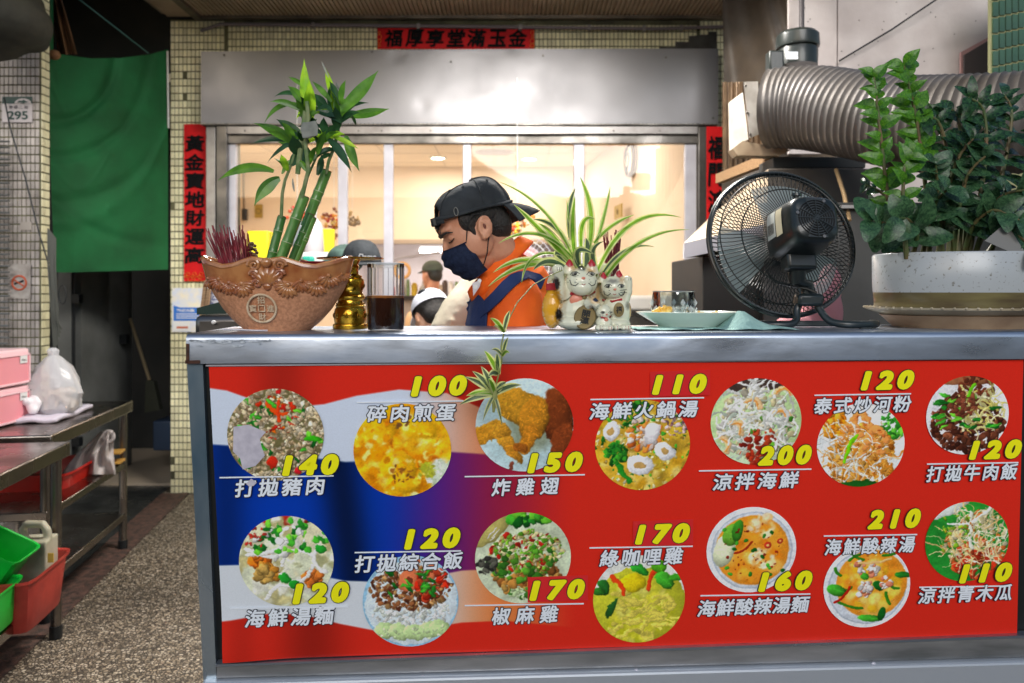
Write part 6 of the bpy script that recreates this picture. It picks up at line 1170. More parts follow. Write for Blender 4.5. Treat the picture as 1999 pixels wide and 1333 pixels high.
for k in range(5): q = s0.lerp(e0, .15*k+.1); mb.tube([q+V((-.06, -.02, .02)), q+V((0, -.065, 0)), q+V((.06, -.02, -.03))], [.004, .012, .004], 8)
fuse('shirt', mb, cr, t, .007, 3); mb = MB(); mb.ell(P(962, 490, 2.9), (.09, .095, .1)); fuse('hair', mb, hairm, t, .009, 2)
# black cap with script, on top of a stack behind the gold stand
cpos = P(706, 500, 3.4); t = thing('baseball_cap', 'black baseball cap with white script standing behind the gold offering stand', 'cap', cpos); Hc, Rc_ = headframe(cpos+V((0, 0, -.035)), math.radians(75), 0, .95)
mb = MB(); mb.grid(lambda u, v: Hc(.098*math.cos(2*PI*u)*math.cos(v*PI/2)**.75, .09*math.sin(2*PI*u)*math.cos(v*PI/2)**.75, .0+.115*math.sin(v*PI/2)), 36, 12); obj('cap_crown', mb, capm, t)
mb = MB(); mb.grid(lambda u, v: Hc(.095*math.cos((u-.5)*1.9)+v*.07*math.sin(PI*(.12+.76*u))**.7, .088*math.sin((u-.5)*1.9), .002-.012*v), 16, 5); o = obj('cap_brim', mb, capm, t); o.modifiers.new('s', 'SOLIDIFY').thickness = .004
text('cap_script', 'Dame', mat('white_thread', rgb(225, 225, 225), .7), t, P(716, 501, 3.29), .078, .026, RIGHT, UP, bold=.02, shear=.35)
mb = MB(); mb.ell(P(675, 506, 3.5), (.085, .1, .07)); mb.ell(P(655, 512, 3.5), (.06, .08, .02)); tag(obj('baseball_cap', mb, mat('green_black_cloth', rgb(34, 50, 46), .8, col2=rgb(70, 96, 88), scale=16)), 'dark green cap lying left of the black cap with white script', 'cap')
# ---- things inside the room, behind the window
def thingbox(name, lb, cat, x0, x1, y0, y1, Y, d, m, bev=.01, grp=None):
    a, b = P(x0, y0, Y), P(x1, y1, Y); return tag(obj(name, MB().box(((a.x+b.x)/2, Y+d/2, (a.z+b.z)/2), (b.x-a.x, d, a.z-b.z)), m, bevel=bev), lb, cat, grp)
thingbox('yellow_crate', 'bright yellow panel behind the left end of the planter', 'crate', 481, 524, 450, 512, 4.6, .12, mat('bright_yellow', rgb(236, 220, 20), .5))
tag(obj('yellow_folder', MB().poly([P(630, 447, 4.4), P(652, 447, 4.4), P(650, 520, 4.4), P(634, 504, 4.4)], .03, (0, 1, 0)), bpy.data.materials['bright_yellow']), 'upright bright yellow folder right of the white bottle', 'folder')
wb_ = thing('white_bottle', 'large translucent white plastic bottle standing behind the bamboo canes', 'bottle', P(610, 500, 4.6)); bp_ = P(612, 506, 4.6)
obj('bottle_body', MB().lathe(bp_, [(.001, 0), (.055, 0), (.06, .01), (.06, .17), (.045, .22), (.018, .25), (.018, .27)], 24), mat('cloudy_plastic', rgb(226, 218, 224), .4, trans=.2), wb_); obj('bottle_cap', MB().lathe(bp_+V((0, 0, .27)), [(.022, 0), (.022, .025), (.001, .03)], 16), white_pl, wb_)
thingbox('plastic_box', 'white food box with a teal front standing behind the planter', 'box', 588, 660, 492, 522, 4.2, .15, white_pl)
thingbox('teal_packet', 'small teal packet in front of the white food box', 'packet', 589, 612, 500, 514, 4.15, .03, mat('teal', rgb(40, 160, 140), .5))
thingbox('grey_bin', 'grey upright board behind the bamboo canes', 'board', 570, 590, 430, 520, 4.5, .04, mat('grey_board', rgb(130, 136, 140), .6))
thingbox('wall_phone', 'small black box hanging on a cable on the far cream wall at the left', 'box', 471, 481, 407, 430, 9.2, .06, black_pl)
tag(obj('wall_cable', MB().tube([P(476, 290, 9.25), P(475, 350, 9.25), P(476, 408, 9.25)], .012, 6), mat('beige_cable', rgb(120, 104, 84), .7)), 'brown cable running down the far cream wall above the small black box', 'cable')
for i, (x, y, Y, r, n, cols, lb) in enumerate(((652, 434, 5.9, .075, 60, ((226, 150, 50), (196, 60, 40), (240, 210, 120), (150, 90, 60)), 'orange and gold festive charm hanging left of the second mullion'), (580, 425, 5.0, .07, 50, ((220, 90, 50), (200, 190, 170), (170, 120, 90), (230, 60, 50)), 'red and tan paper ornament hanging behind the bamboo'), (1010, 432, 4.6, .07, 70, ((240, 180, 60), (226, 130, 50), (236, 200, 160), (220, 90, 60)), 'gold and orange bead ornament hanging behind the man\'s collar'), (688, 430, 6.4, .06, 30, ((140, 120, 90), (190, 160, 110)), 'small dried flower sprig right of the second mullion'))):
    t = thing('festive_ornament', lb, 'ornament', P(x, y, Y))
    for j, cc_ in enumerate(cols):
        mb = MB()
        for k in range(n//len(cols)): mb.ell(P(x, y, Y)+V((random.gauss(0, r*.5), random.gauss(0, .02), random.gauss(0, r*.6))), random.uniform(.008, .02), n=7, k=5)
        obj('bead_cluster', mb, mat('ornament_%d%d' % (i, j), rgb(*cc_), .4), t, kind='stuff')
    obj('hanging_thread', MB().tube([P(x, y-20, Y), P(x, y-20, Y)+V((0, 0, .8))], .002, 5), white_pl, t)
# basket of pink wire behind the collar (fan cage / colander)
t = thing('wire_fan', 'pale round wire fan standing inside behind the orange shirt', 'fan', P(1030, 560, 4.4)); c = P(1022, 520, 4.4)
for k in range(6): obj('guard_ring', MB().torus(c+V((0, 0, 0)), .03+.03*k, .0025, rotto((.2, -1, 0)), 40, 5), alu if k % 2 else white_pl, t)
sp_me = mesh_of('guard_spoke', MB().tube([V((.02, 0, 0)), V((.18, 0, 0))], .0014, 4), alu)
for k in range(36): place('guard_spoke', sp_me, t, Matrix.Translation(c) @ rotto((.2, -1, 0)).to_4x4() @ Matrix.Rotation(k*PI/18, 4, 'Z'))
pinkm = mat('pink_disc', rgb(222, 170, 170), .6); obj('fan_blade', MB().lathe(c+V((0, .02, 0)), [(.001, 0), (.12, 0), (.12, .006), (.001, .01)], 28, rotto((.2, -1, 0))), pinkm, t); obj('fan_stand', MB().tube([c+V((0, .03, -.1)), c+V((0, .03, -.5))], .012, 8), white_pl, t)
# kitchen counter beyond with clutter
t = thing('kitchen_counter', 'long kitchen counter with dark top and grey-brown front at the back of the room', 'counter', P(900, 640, 9.5))
a, b = P(700, 577, 9.6), P(1160, 586, 9.6); obj('worktop', MB().box(((a.x+b.x)/2, 9.8, (a.z+b.z)/2), (b.x-a.x, .5, a.z-b.z)), mat('dark_worktop', rgb(44, 38, 36), .3), t); obj('front', MB().box(((a.x+b.x)/2, 9.82, b.z/2), (b.x-a.x, .44, b.z-.002)), mat('taupe_front', rgb(150, 138, 130), .6), t)
a, b = P(700, 468, 9.35), P(1150, 476, 9.35); obj('pass_beam', MB().box(((a.x+b.x)/2, 9.35, (a.z+b.z)/2), (b.x-a.x, .14, a.z-b.z)), mat('beam_grey', rgb(176, 160, 140), .6), kind='structure')
colsK = [(226, 190, 60), (220, 60, 50), (240, 236, 230), (236, 140, 60), (120, 150, 90), (200, 180, 160), (90, 70, 60), (240, 220, 120)]
km = [mat('jar_%d' % i, rgb(*c), .4) for i, c in enumerate(colsK)]
kn = ['yellow', 'red', 'white', 'orange', 'green', 'beige', 'brown', 'pale yellow']
wh = ['left of the black-capped cook', 'right of the black-capped cook', 'under the kitchen tube lamp', 'near the mullion', 'below the mask']
for i in range(30):
    x = 770+i*10+random.uniform(-4, 4); h = random.uniform(10, 34) if i < 16 else random.uniform(8, 20); j = random.randrange(8); q = P(x, 577, 9.66+random.uniform(0, .25)); w_ = random.uniform(.02, .045)
    tag(obj('jar', MB().lathe(q, [(.001, 0), (w_, 0), (w_, h*.0055), (w_*.7, h*.006), (w_*.7, h*.0066), (.001, h*.0066)], 12), km[j]), 'small %s jar number %s from the left on the dark kitchen worktop' % (kn[j], ['one', 'two', 'three', 'four', 'five', 'six', 'seven', 'eight', 'nine', 'ten', 'eleven', 'twelve', 'thirteen', 'fourteen', 'fifteen', 'sixteen', 'seventeen', 'eighteen', 'nineteen', 'twenty', 'twenty one', 'twenty two', 'twenty three', 'twenty four', 'twenty five', 'twenty six', 'twenty seven', 'twenty eight', 'twenty nine', 'thirty'][i]), 'jar', 'jars on the kitchen worktop')
tag(obj('wicker_arch', MB().torus(P(785, 528, 9.4), .09, .02, rotto((0, 1, 0)), 24, 8), mat('golden_wicker', rgb(210, 160, 90), .6)), 'round golden wicker hoop near the mullion above the kitchen worktop', 'basket')
obj_sh = tag(obj('wall_shelf', MB().bar(P(730, 512, 9.6), P(860, 492, 9.6), .25, .02), alu), 'thin wire shelf on the kitchen wall left of the tube lamp', 'shelf')
# inner window ledge seen right of the cats
lg_ = thing('inner_ledge', 'white ledge with a dark metal edge inside the window, right of the cats', 'ledge', P(1290, 640, 5.7)); a, b = P(1150, 577, 5.75), P(1340, 606, 5.75)
obj('ledge_box', MB().box(((a.x+b.x)/2, 5.9, (a.z+b.z)/2), (b.x-a.x, .3, a.z-b.z)), white_pl, lg_, bevel=.02); a, b = P(1150, 607, 5.7), P(1345, 660, 5.7); obj('dark_band', MB().box(((a.x+b.x)/2, 5.86, (a.z+b.z)/2), (b.x-a.x, .3, a.z-b.z)), steel_dark, lg_)
# ================================================================ RIGHT SIDE
# brown plastic curtain wall between window and board
bs = mat('brown_sheet', rgb(112, 98, 84), .45, col2=rgb(74, 66, 58), scale=3, bump=.5, bscale=5, rvar=.15)
t = thing('plastic_curtain', 'wrinkled brown plastic sheet hanging between the window and the pale board wall', 'curtain', P(1480, 400, 4.6))
a, b = P(1424, -30, 4.75), P(1640, 620, 4.5)
mb = MB(); mb.grid(lambda u, v: V((a.x+(b.x-a.x)*u, 4.9-.5*u+.03*math.sin(u*14+3*v)*math.sin(v*5+u*3)+.015*math.sin(30*u*v+v*8), b.z+(a.z-b.z)*v)), 50, 40); obj('sheet', mb, bs, t)
t = thing('corner_post', 'slim pinkish painted corner post right of the yellow tiles', 'post', P(1424, 300, 5.15)); a, b = P(1419, 48, 5.15), P(1431, 640, 5.15)
obj('post', MB().box(((a.x+b.x)/2, 5.15, b.z+(a.z-b.z)/2), (b.x-a.x, .05, a.z-b.z)), mat('pinkish_paint', rgb(130, 98, 96), .6, col2=rgb(88, 72, 68), scale=8), t); obj('bracket', MB().box(P(1425, 62, 5.11), (.05, .03, .05)), mat('pinkish_paint2', rgb(150, 116, 114), .6), t)
# pale fibre board wall built of separate panels
YW = 3.7; bw = mat('pale_fibre_board', rgb(196, 188, 186), .75, col2=rgb(176, 166, 164), scale=5, bump=.12, bscale=60)
wb_ = thing('board_wall', 'pale pinkish fibre board wall with joint lines behind the duct', 'wall', P(1740, 640, YW))
for x0, x1, y0, y1 in ((1540, 1633.6, -60, 300), (1636, 1931, -60, 300), (1636, 1931, 301, 520)):
    a, b = P(x0, y0, YW), P(x1, y1, YW); obj('board', MB().box(((a.x+b.x)/2, YW+.01, (a.z+b.z)/2), (b.x-a.x, .02, a.z-b.z)), bw, wb_, smooth=False)
for k in range(46):
    x, y = random.uniform(1550, 1925), random.uniform(2, 140); obj('nail_head', MB().lathe(P(x, y, YW-.0005), [(.0035, 0), (.002, -.001), (.0005, -.001)], 6, rotto((0, 1, 0))), steel_dark, wb_) if k < 24 else None
obj('wall_niche_frame', MB().poly([P(x, y, YW-.01) for x, y in ((1873, 103), (1930, 72), (1930, 160), (1873, 160))], .012, FRONT), bpy.data.materials['pinkish_paint2'], wb_, smooth=False); obj('wall_niche', MB().poly([P(x, y, YW-.024) for x, y in ((1880, 108), (1928, 80), (1928, 158), (1880, 158))], .01, FRONT), mat('niche_dark', rgb(62, 54, 54), .8), wb_, smooth=False)
tag(obj('diagonal_cable', MB().tube([P(1638, 119, YW-.03), P(1740, 58, YW-.05), P(1832, -4, YW-.08), P(1900, -60, YW-.1)], .0045, 6), black_pl), 'thin dark cable running diagonally up across the pale board wall', 'cable')
tag(obj('riser_pipe', MB().tube([P(1565, -40, YW-.06), P(1565, 66, YW-.12)], .012, 10), mat('dark_pipe', rgb(70, 66, 68), .5)), 'dark vertical pipe rising from the blower to the ceiling', 'pipe')
# green tiled column at the top right corner
t = thing('green_tiled_column', 'column with glossy green tiles and pale joints in the top right corner', 'column', P(1970, 150, 3.4)); a, b = P(1936, -60, 3.4), P(2120, 520, 3.4)
obj('column_core', MB().box(((a.x+b.x)/2, 3.418, (a.z+b.z)/2), (b.x-a.x, .02, a.z-b.z)), mat('cream_joint', rgb(150, 150, 110), .8), t, smooth=False)
gm_ = mat('green_tile', rgb(56, 96, 70), .25, col2=rgb(36, 70, 50), scale=3, island=0, coat=.3); tm = mesh_of('tile', MB().box((0, 0, 0), (.0245, .008, .064)), gm_, smooth=False)
for i in range(9):
    for j in range(9): place('tile', tm, t, Matrix.Translation(P(1943+i*12.6, -14+j*32-(i*2.6), 3.404-.0)+V((0, 0, 0))) @ Matrix.Rotation(random.gauss(0, .01), 4, 'Z'))
# flexible duct
dm = mat('galvanised_duct', rgb(98, 94, 92), .58, .35, col2=rgb(64, 56, 46), scale=3.5, lo=.4, hi=.7, rvar=.12, bump=.1, bscale=30)
t = thing('flexible_duct', 'fat grey ribbed flexible metal duct crossing above the plants and fan', 'duct', P(1700, 330, 2.9))
dp = [P(1503, 212, 3.26), P(1550, 210, 3.2), P(1600, 213, 3.12), P(1680, 226, 2.98), P(1770, 240, 2.84), P(1870, 244, 2.7), P(1980, 240, 2.58), P(2120, 230, 2.46), P(2300, 220, 2.3)]
sm = []
for i in range(len(dp)-1):
    p0, p1, p2, p3 = dp[max(i-1, 0)], dp[i], dp[i+1], dp[min(i+2, len(dp)-1)]
    for q in [k/24 for k in range(24)]: sm.append(.5*((2*p1)+(p2-p0)*q+(2*p0-5*p1+4*p2-p3)*q*q+(3*p1-p0-3*p2+p3)*q**3))
L = 0; rr = [.168]; 
for i in range(1, len(sm)): L += (sm[i]-sm[i-1]).length; rr.append(.165+.014*min(1, L/.7)+(.0052 if (L/.0315) % 1 < .3 else 0)+.0015*math.sin(L*9))
L = 0; d2 = []; 
# resample finely so each rib is real
pts = [sm[0]]; cum = [0]
for i in range(1, len(sm)): cum.append(cum[-1]+(sm[i]-sm[i-1]).length)
T = cum[-1]; NS = int(T/.0056); out = []; ro = []
for k in range(NS+1):
    s_ = T*k/NS; i = int(np.searchsorted(cum, s_)); i = min(max(1, i), len(sm)-1); f = (s_-cum[i-1])/max(1e-6, cum[i]-cum[i-1]); out.append(sm[i-1].lerp(sm[i], f)); ro.append(.163+.006*min(1, s_/.7)+(.0048 if k % 5 in (0,) else (.002 if k % 5 in (1, 4) else 0))+.0022*math.sin(s_*11)+random.gauss(0, .0003))
obj('duct_hose', MB().tube(out, ro, 48, cap=False), dm, t)
# flange box and white housing
t = thing('exhaust_box', 'white metal exhaust box with riveted flange at the left end of the duct', 'exhaust box', P(1450, 305, 3.4))
fl = mat('flange_metal', rgb(166, 160, 154), .4, .7, col2=rgb(110, 104, 96), scale=7); off_w = mat('aged_white_enamel', rgb(206, 202, 194), .4, col2=rgb(160, 150, 136), scale=5)
obj('flange', MB().poly([P(1451, 161, 3.35), P(1478, 160, 3.3), P(1482, 262, 3.3), P(1463, 270, 3.35)], .012, FRONT), fl, t, smooth=False)
obj('side_panel', MB().poly([P(1428, 196, 3.42), P(1450, 180, 3.36), P(1461, 272, 3.36), P(1450, 276, 3.4), P(1430, 290, 3.42)], .05, (0, 1, 0)), off_w, t)
obj('lower_scoop', MB().poly([P(1430, 290, 3.42), P(1450, 275, 3.38), P(1545, 292, 3.3), P(1520, 304, 3.32), P(1440, 303, 3.4)], .08, (0, 1, 0)), mat('beige_sheet', rgb(176, 158, 132), .45, .3, col2=rgb(120, 100, 80), scale=6), t)
for x, y in ((1456, 167), (1458, 220), (1464, 262)): obj('rivet', MB().ell(P(x, y, 3.335), .006, n=8, k=6), steel_dark, t)
# blower motor
t = thing('blower_motor', 'round black blower motor with a cap sitting on top of the duct', 'motor', P(1555, 130, 3.25)); c = P(1557, 130, 3.3); s3 = 3.3/F; bm_ = mat('dark_green_black', rgb(38, 44, 42), .35, coat=.2, bump=.04, bscale=90)
obj('motor_body', MB().lathe(c, [(.001, 0), (37*s3, 0), (38*s3, 30*s3), (36*s3, 34*s3), (36*s3, 38*s3)], 36), bm_, t); obj('motor_cap', MB().lathe(c+V((0, 0, 36*s3)), [(40*s3, 0), (41*s3, 4*s3), (40*s3, 24*s3), (34*s3, 30*s3), (10*s3, 33*s3), (.001, 33*s3)], 36), bm_, t)
obj('junction_box', MB().box(P(1512, 122, 3.22), (28*s3, .06, 40*s3)), bm_, t, bevel=.008); obj('name_plate', MB().box(P(1546, 108, 3.2), (22*s3, .004, 14*s3)), steel, t)
# shelf sheet and wooden beam below the duct
mb = MB(); wd = mat('pale_timber', rgb(176, 142, 104), .6, col2=rgb(140, 106, 74), scale=14, stretch=(1, 12, 12))
t = thing('timber_brace', 'pale timber brace running from the couplet up to the duct box', 'beam', P(1460, 345, 3.9)); obj('beam', MB().bar(P(1404, 349, 4.2), P(1512, 306, 3.5), .04, .05), wd, t, smooth=False); obj('end_block', MB().box(P(1500, 318, 3.5), (.05, .06, .06)), wd, t, smooth=False)
t = thing('corrugated_sheet', 'shiny brown corrugated sheet hanging left of the exhaust box', 'sheet', P(1440, 330, 4.2)); a, b = P(1410, 160, 4.3), P(1506, 345, 4.3)
mb = MB(); mb.grid(lambda u, v: V((a.x+(b.x-a.x)*u, 4.3+.008*math.sin(u*60), b.z+(a.z-b.z)*v-.1*u*(1-v)*-1)), 80, 8); obj('sheet', mb, mat('shiny_brown', rgb(140, 116, 92), .2, .5, col2=rgb(90, 74, 60), scale=6, bump=.2), t)
# dark cabinets / grey sheets below the duct
dg = mat('dark_grey_panel', rgb(76, 76, 74), .5, col2=rgb(50, 50, 48), scale=3, bump=.1, rvar=.15)
def block(name, lb, cat, x0, x1, y0, y1, Y, d, m, bev=.004): a, b = P(x0, y0, Y), P(x1, y1, Y); return tag(obj(name, MB().box(((a.x+b.x)/2, Y+d/2, (a.z+b.z)/2), (b.x-a.x, d, a.z-b.z)), m, bevel=bev), lb, cat)
block('steel_cabinet', 'dark grey steel cabinet standing behind the fan and the planter', 'cabinet', 1490, 2100, 395, 700, 3.0, .5, dg)
block('support_beam', 'dark beam carrying the duct above the cabinet', 'beam', 1510, 1690, 306, 328, 3.35, .2, mat('dark_beam', rgb(52, 54, 54), .6))
block('sheet_metal', 'plain grey panel behind the upper half of the fan', 'panel', 1500, 1700, 329, 430, 3.3, .05, mat('mid_grey_panel', rgb(104, 96, 88), .55, col2=rgb(76, 70, 66), scale=3))
tag(obj('cabinet_rail', MB().bar(P(1640, 404, 2.98), P(1720, 404, 2.98), .03, .012), alu_grey), 'pale metal rail along the top of the dark cabinet', 'rail')
tag(obj('hanging_strap', MB().tube([P(1632, 330, 3.1), P(1648, 380, 3.05), P(1658, 430, 2.98)], .008, 6), mat('tan_strap', rgb(170, 140, 100), .7)), 'tan strap hanging down behind the right side of the fan', 'strap')
# stove hood
hm = mat('warm_hood_steel', rgb(214, 196, 170), .35, .6, col2=rgb(196, 176, 150), scale=3); t = thing('stove_hood', 'steel stove hood with a slanted top and bright front rim, seen behind the fan', 'hood', P(1420, 500, 3.0))
c0, c1, c2, c3 = P(1336, 474, 2.9), P(1500, 436, 2.9), P(1335, 504, 2.9), P(1500, 468, 2.9)
obj('hood_rim', MB().poly([c2, c3, c1, c0], .02, (0, 1, 0)), mat('bright_rim', rgb(210, 206, 214), .3, .5), t, smooth=False)
obj('hood_slope', MB().poly([c0+V((.002, .021, 0)), c1+V((0, .021, 0)), P(1500, 330, 3.3), P(1398, 412, 3.3)], .01, (0, .6, -.4)), hm, t, smooth=False)
obj('hood_soffit', MB().poly([c2+V((0, .02, .002)), c3+V((0, .02, .002)), P(1500, 480, 3.4), P(1400, 500, 3.4)], .01, (0, 0, 1)), steel_dark, t, smooth=False)
block('gas_stove', 'dark stove body below the hood behind the glass cup', 'stove', 1372, 1495, 500, 720, 3.05, .6, mat('stove_shade_black', rgb(18, 18, 17), .6, col2=rgb(32, 30, 27), scale=5))  # near-black colour carries the shade below the hood
mb = MB(); mb.ell(P(1605, 610, 2.6), (.07, .05, .11)); mb.ell(P(1620, 560, 2.62), (.04, .04, .08)); mb.ell(P(1560, 640, 2.6), (.09, .05, .05)); t = thing('pink_bag', 'pink cloth bag standing behind the lower part of the fan cage', 'bag', P(1605, 650, 2.6)); fuse('bag_body', mb, mat('pink_cloth', rgb(206, 140, 146), .8, bump=.5, bscale=20), t, .008, 3)
# ================================================================ LEFT SIDE
# pillar with tiles
YP = 4.35; sp_ = YP/F; xa, xb = (-60-CX)*sp_, (80-CX)*sp_; hp = 3.6
core = MB(); core.box(((xa+xb)/2, YP+.04, hp/2), (xb-xa, .08, hp)); core.box(((xa+xb)/2-.1, YP+.19, hp/2), (xb-xa-.2, .22, hp)); pl = obj('tiled_pillar', core, grout, smooth=False, kind='structure')
obj('mosaic_tiles', tiles((xa, YP, 0), RIGHT, UP, FRONT, xb-xa, hp, 8.6*sp_, 17*sp_), tile_w, pl, smooth=False, kind='stuff')
obj('mosaic_tiles', tiles((xb, YP, 0), (0, 1, 0), UP, RIGHT, .08, hp, .0385, 17*sp_), tile_y, pl, smooth=False, kind='stuff')
# roller shutter at the far left
t = thing('roller_shutter', 'grey roller shutter slats at the far left edge of the picture', 'shutter', P(0, 690, YP-.06)); sl_me = mesh_of('slat', MB().lathe((0, 0, 0), [(.012, -.3), (.012, .3)], 8, rotto((1, 0, 0)), sy=.5), mat('shutter_grey', rgb(150, 152, 150), .4, .4, col2=rgb(90, 92, 92), scale=4))
for k in range(44): place('slat', sl_me, t, Matrix.Translation(P(0, 276+k*11.6, YP-.06)+V((-.25, 0, 0))))
# green tarpaulin
gc_ = mat('green_tarp', rgb(16, 104, 54), .8, col2=rgb(8, 78, 36), scale=3.5, bump=.5, bscale=5, lo=.3, hi=.7)
t = thing('green_tarpaulin', 'green tarpaulin hung across the alley entrance, sagging in folds', 'tarpaulin', P(215, 530, 4.7))
def tarp(u, v):
    x = lerp(v, [0, 1], [95+8, 97])+(330-97)*u if True else 0; x = 97+(328-97)*u+(12*(1-v)**3 if u < .2 else 0)*(1-u*5)
    yt = 104+lerp(u, [0, .1, .35, .6, .85, 1], [0, 2, 10, 9, 2, -8]); yb = 531+lerp(u, [0, .1, 1], [0, 1, -5]); y = yt+(yb-yt)*(1-v)
    Y = lerp(u, [0, 1], [4.6, 5.27])
    d = 0
    for cx_, cy_, r1, a_, w_ in ((0, 1, .34, .045, .03), (0, 1, .52, .03, .028), (0, 1.05, .8, .026, .035), (1.02, .98, .95, .022, .03)):
        q = math.hypot((u-cx_)*.62, (v-cy_)*1.1); d -= a_*math.exp(-((q-r1)/w_)**2)*(.4+.6*math.sin(PI*min(1, u+.1)))
    for (x0, y0, x1, y1, w_, a_) in ((0, .23, 1, .62, .035, .06), (.5, .3, 1, .66, .02, .03), (0, .28, .12, 0, .03, .03), (.05, .95, .45, .78, .03, .03), (.02, .86, .6, .68, .02, .035), (.1, .02, .5, .3, .012, .016), (0, .5, .5, .55, .012, .014), (.6, .9, 1, .7, .012, .014)):
        lx, ly = x1-x0, y1-y0; L_ = math.hypot(lx, ly); t_ = max(0, min(1, ((u-x0)*lx+(v-y0)*ly)/L_**2)); bow = -.14*math.sin(PI*t_); dd = math.hypot(u-x0-lx*t_, v-y0-ly*t_-bow); d += a_*math.exp(-(dd/w_)**2)*math.sin(PI*(t_*.8+.1))
    d += .02*math.sin(PI*u)*math.sin(PI*v)*3; p = P(x, y, Y-d*.75); return p
mb = MB(); mb.grid(tarp, 90, 110); obj('cloth', mb, gc_, t)
t = thing('brown_canvas', 'folded brown canvas strip hanging above the green tarpaulin', 'canvas', P(125, 105, 4.75))
mb = MB(); mb.grid(lambda u, v: P(lerp(v, [0, 1], [113, 98])+lerp(v, [0, 1], [38, 16])*u, 106-130*v, 4.75+.05*math.sin(u*11+v)), 24, 16); obj('canvas', mb, mat('brown_canvas', rgb(142, 100, 62), .8, col2=rgb(104, 72, 44), scale=8, bump=.3), t)
tag(obj('canvas_knot', MB().ell(P(106, 107, 4.55), (.035, .03, .03)), bpy.data.materials['brown_canvas']), 'brown cloth knot tying the top left corner of the green tarpaulin', 'cloth')
mb = MB(); mb.grid(lambda u, v: P(88+16*u+6*v*0, 100-130*v, 4.6+.04*math.sin(u*8)), 10, 10); tag(obj('green_cloth_strip', mb, gc_), 'narrow dark green cloth strip above the left corner of the tarpaulin', 'cloth')
mb = MB(); mb.ell(P(5, 40, 3.9), (.22, .25, .15)); mb.ell(P(40, 66, 3.95), (.1, .2, .08)); mb.ell(P(-40, 20, 3.9), (.3, .3, .25)); t = thing('rolled_awning', 'dark rolled awning bulging over the top of the grey pillar', 'awning', P(0, 100, 3.9)); fuse('awning_roll', mb, mat('dark_awning', rgb(58, 56, 46), .8, col2=rgb(36, 36, 30), scale=6, bump=.4, bscale=14), t, .015, 4)
tag(obj('guy_wire', MB().tube([P(150, -5, 4.9), P(290, 104, 5.1)], .004, 5), mat('wire_green', rgb(60, 96, 88), .5)), 'thin wire slanting through the dark gap above the tarpaulin', 'wire')
tag(obj('cord', MB().tube([P(327, 100, 5.25), P(328, 180, 5.25), P(329, 250, 5.25)], .006, 6), white_pl), 'white cord hanging along the right edge of the green tarpaulin', 'cord')
# house number plate
t = thing('house_number_plate', 'white and dark green house number plate reading 295 on the grey pillar', 'sign', P(34, 238, YP-.02)); a, b = P(4, 188, YP-.014), P(63, 239, YP-.014); teal = mat('sign_green', rgb(20, 62, 58), .4); pw = mat('plate_white', rgb(196, 188, 190), .4)
obj('plate', MB().box(((a.x+b.x)/2, YP-.014, (a.z+b.z)/2), (b.x-a.x, .006, a.z-b.z)), pw, t, bevel=.004); q0, q1 = P(4.5, 188.5, YP-.019), P(62.5, 202, YP-.019); obj('green_header', MB().box(((q0.x+q1.x)/2, YP-.018, (q0.z+q1.z)/2), (q1.x-q0.x, .003, q0.z-q1.z)), teal, t, smooth=False)
mb = MB(); 
n_a = 14; arc = [P(45+16*math.cos(PI*(1-k/n_a)), 202-10*math.sin(PI*k/n_a), YP-.0205) for k in range(n_a+1)]; obj('white_arch', MB().poly(arc, .002, FRONT), pw, t, smooth=False)
obj('bird_emblem', MB().poly([P(x, y, YP-.024) for x, y in ((33, 200), (38, 196), (43, 197), (46, 194), (50, 197), (57, 199), (50, 200), (45, 202), (40, 200))], .001, FRONT), teal, t, smooth=False)
text('street_name', '東豐二街', bpy.data.materials['steel_print'] if 'steel_print' in bpy.data.materials else mat('steel_print', rgb(92, 86, 92), .5), t, P(36, 209, YP-.019), 38*sp_, 7*sp_, RIGHT, UP, bold=.01, space=1.3)
text('house_number', '295', teal, t, P(34.5, 225, YP-.019), 40*sp_, 17*sp_, RIGHT, UP, bold=.03)
# no smoking sign
t = thing('no_smoking_sign', 'worn white no-smoking sign with an orange ring on the grey pillar', 'sign', P(39, 583, YP-.02)); c = P(38, 549, YP-.013)
obj('plate', MB().box(c, (44*sp_, .004, 68*sp_)), mat('stained_white', rgb(172, 166, 160), .6, col2=rgb(130, 122, 116), scale=16), t, smooth=False); og = mat('sign_orange', rgb(176, 74, 40), .5)
obj('ring', MB().torus(c+V((0, -.003, -3*sp_)), 13.5*sp_, 1.9*sp_, rotto((0, 1, 0)), 32, 6), og, t); obj('cigarette', MB().bar(c+V((-9*sp_, -.005, -5*sp_)), c+V((9*sp_, -.005, 1*sp_)), .004, 3*sp_, UP), ink, t, smooth=False); obj('slash', MB().bar(c+V((-9*sp_, -.006, 3*sp_)), c+V((9*sp_, -.006, -9*sp_)), .003, 2.4*sp_, UP), og, t, smooth=False)
t = thing('paint_patch', 'small pale patch of paint on the grey pillar above the no-smoking sign', 'paint patch', P(52, 450, YP-.01)); obj('patch', MB().box(P(51, 441, YP-.009), (22*sp_, .004, 16*sp_)), mat('pale_patch', rgb(158, 150, 142), .7), t, smooth=False)
tag(obj('loose_cable', MB().tube([P(8, 190, YP-.05), P(20, 250, YP-.05), P(50, 350, YP-.05), P(75, 450, YP-.05), P(93, 510, YP-.05), P(100, 560, YP-.05)], .004, 6), black_pl), 'thin black cable slanting down the grey pillar', 'cable')
t = thing('cable_bundle', 'grey bundle of cables and tubes hanging at the corner of the pillar', 'cable', P(100, 560, 4.3))
for k in range(7): x = 94+k*2.4; obj('cable', MB().tube([P(x, 446+3*k, 4.3), P(x+2*math.sin(k), 520, 4.28), P(x+6+2*math.sin(k*2), 600+5*k, 4.28), P(x+12, 690-8*k, 4.3)], .0045, 6), mat('cable_grey', rgb(74, 76, 70), .6) if k == 0 else bpy.data.materials['cable_grey'], t)
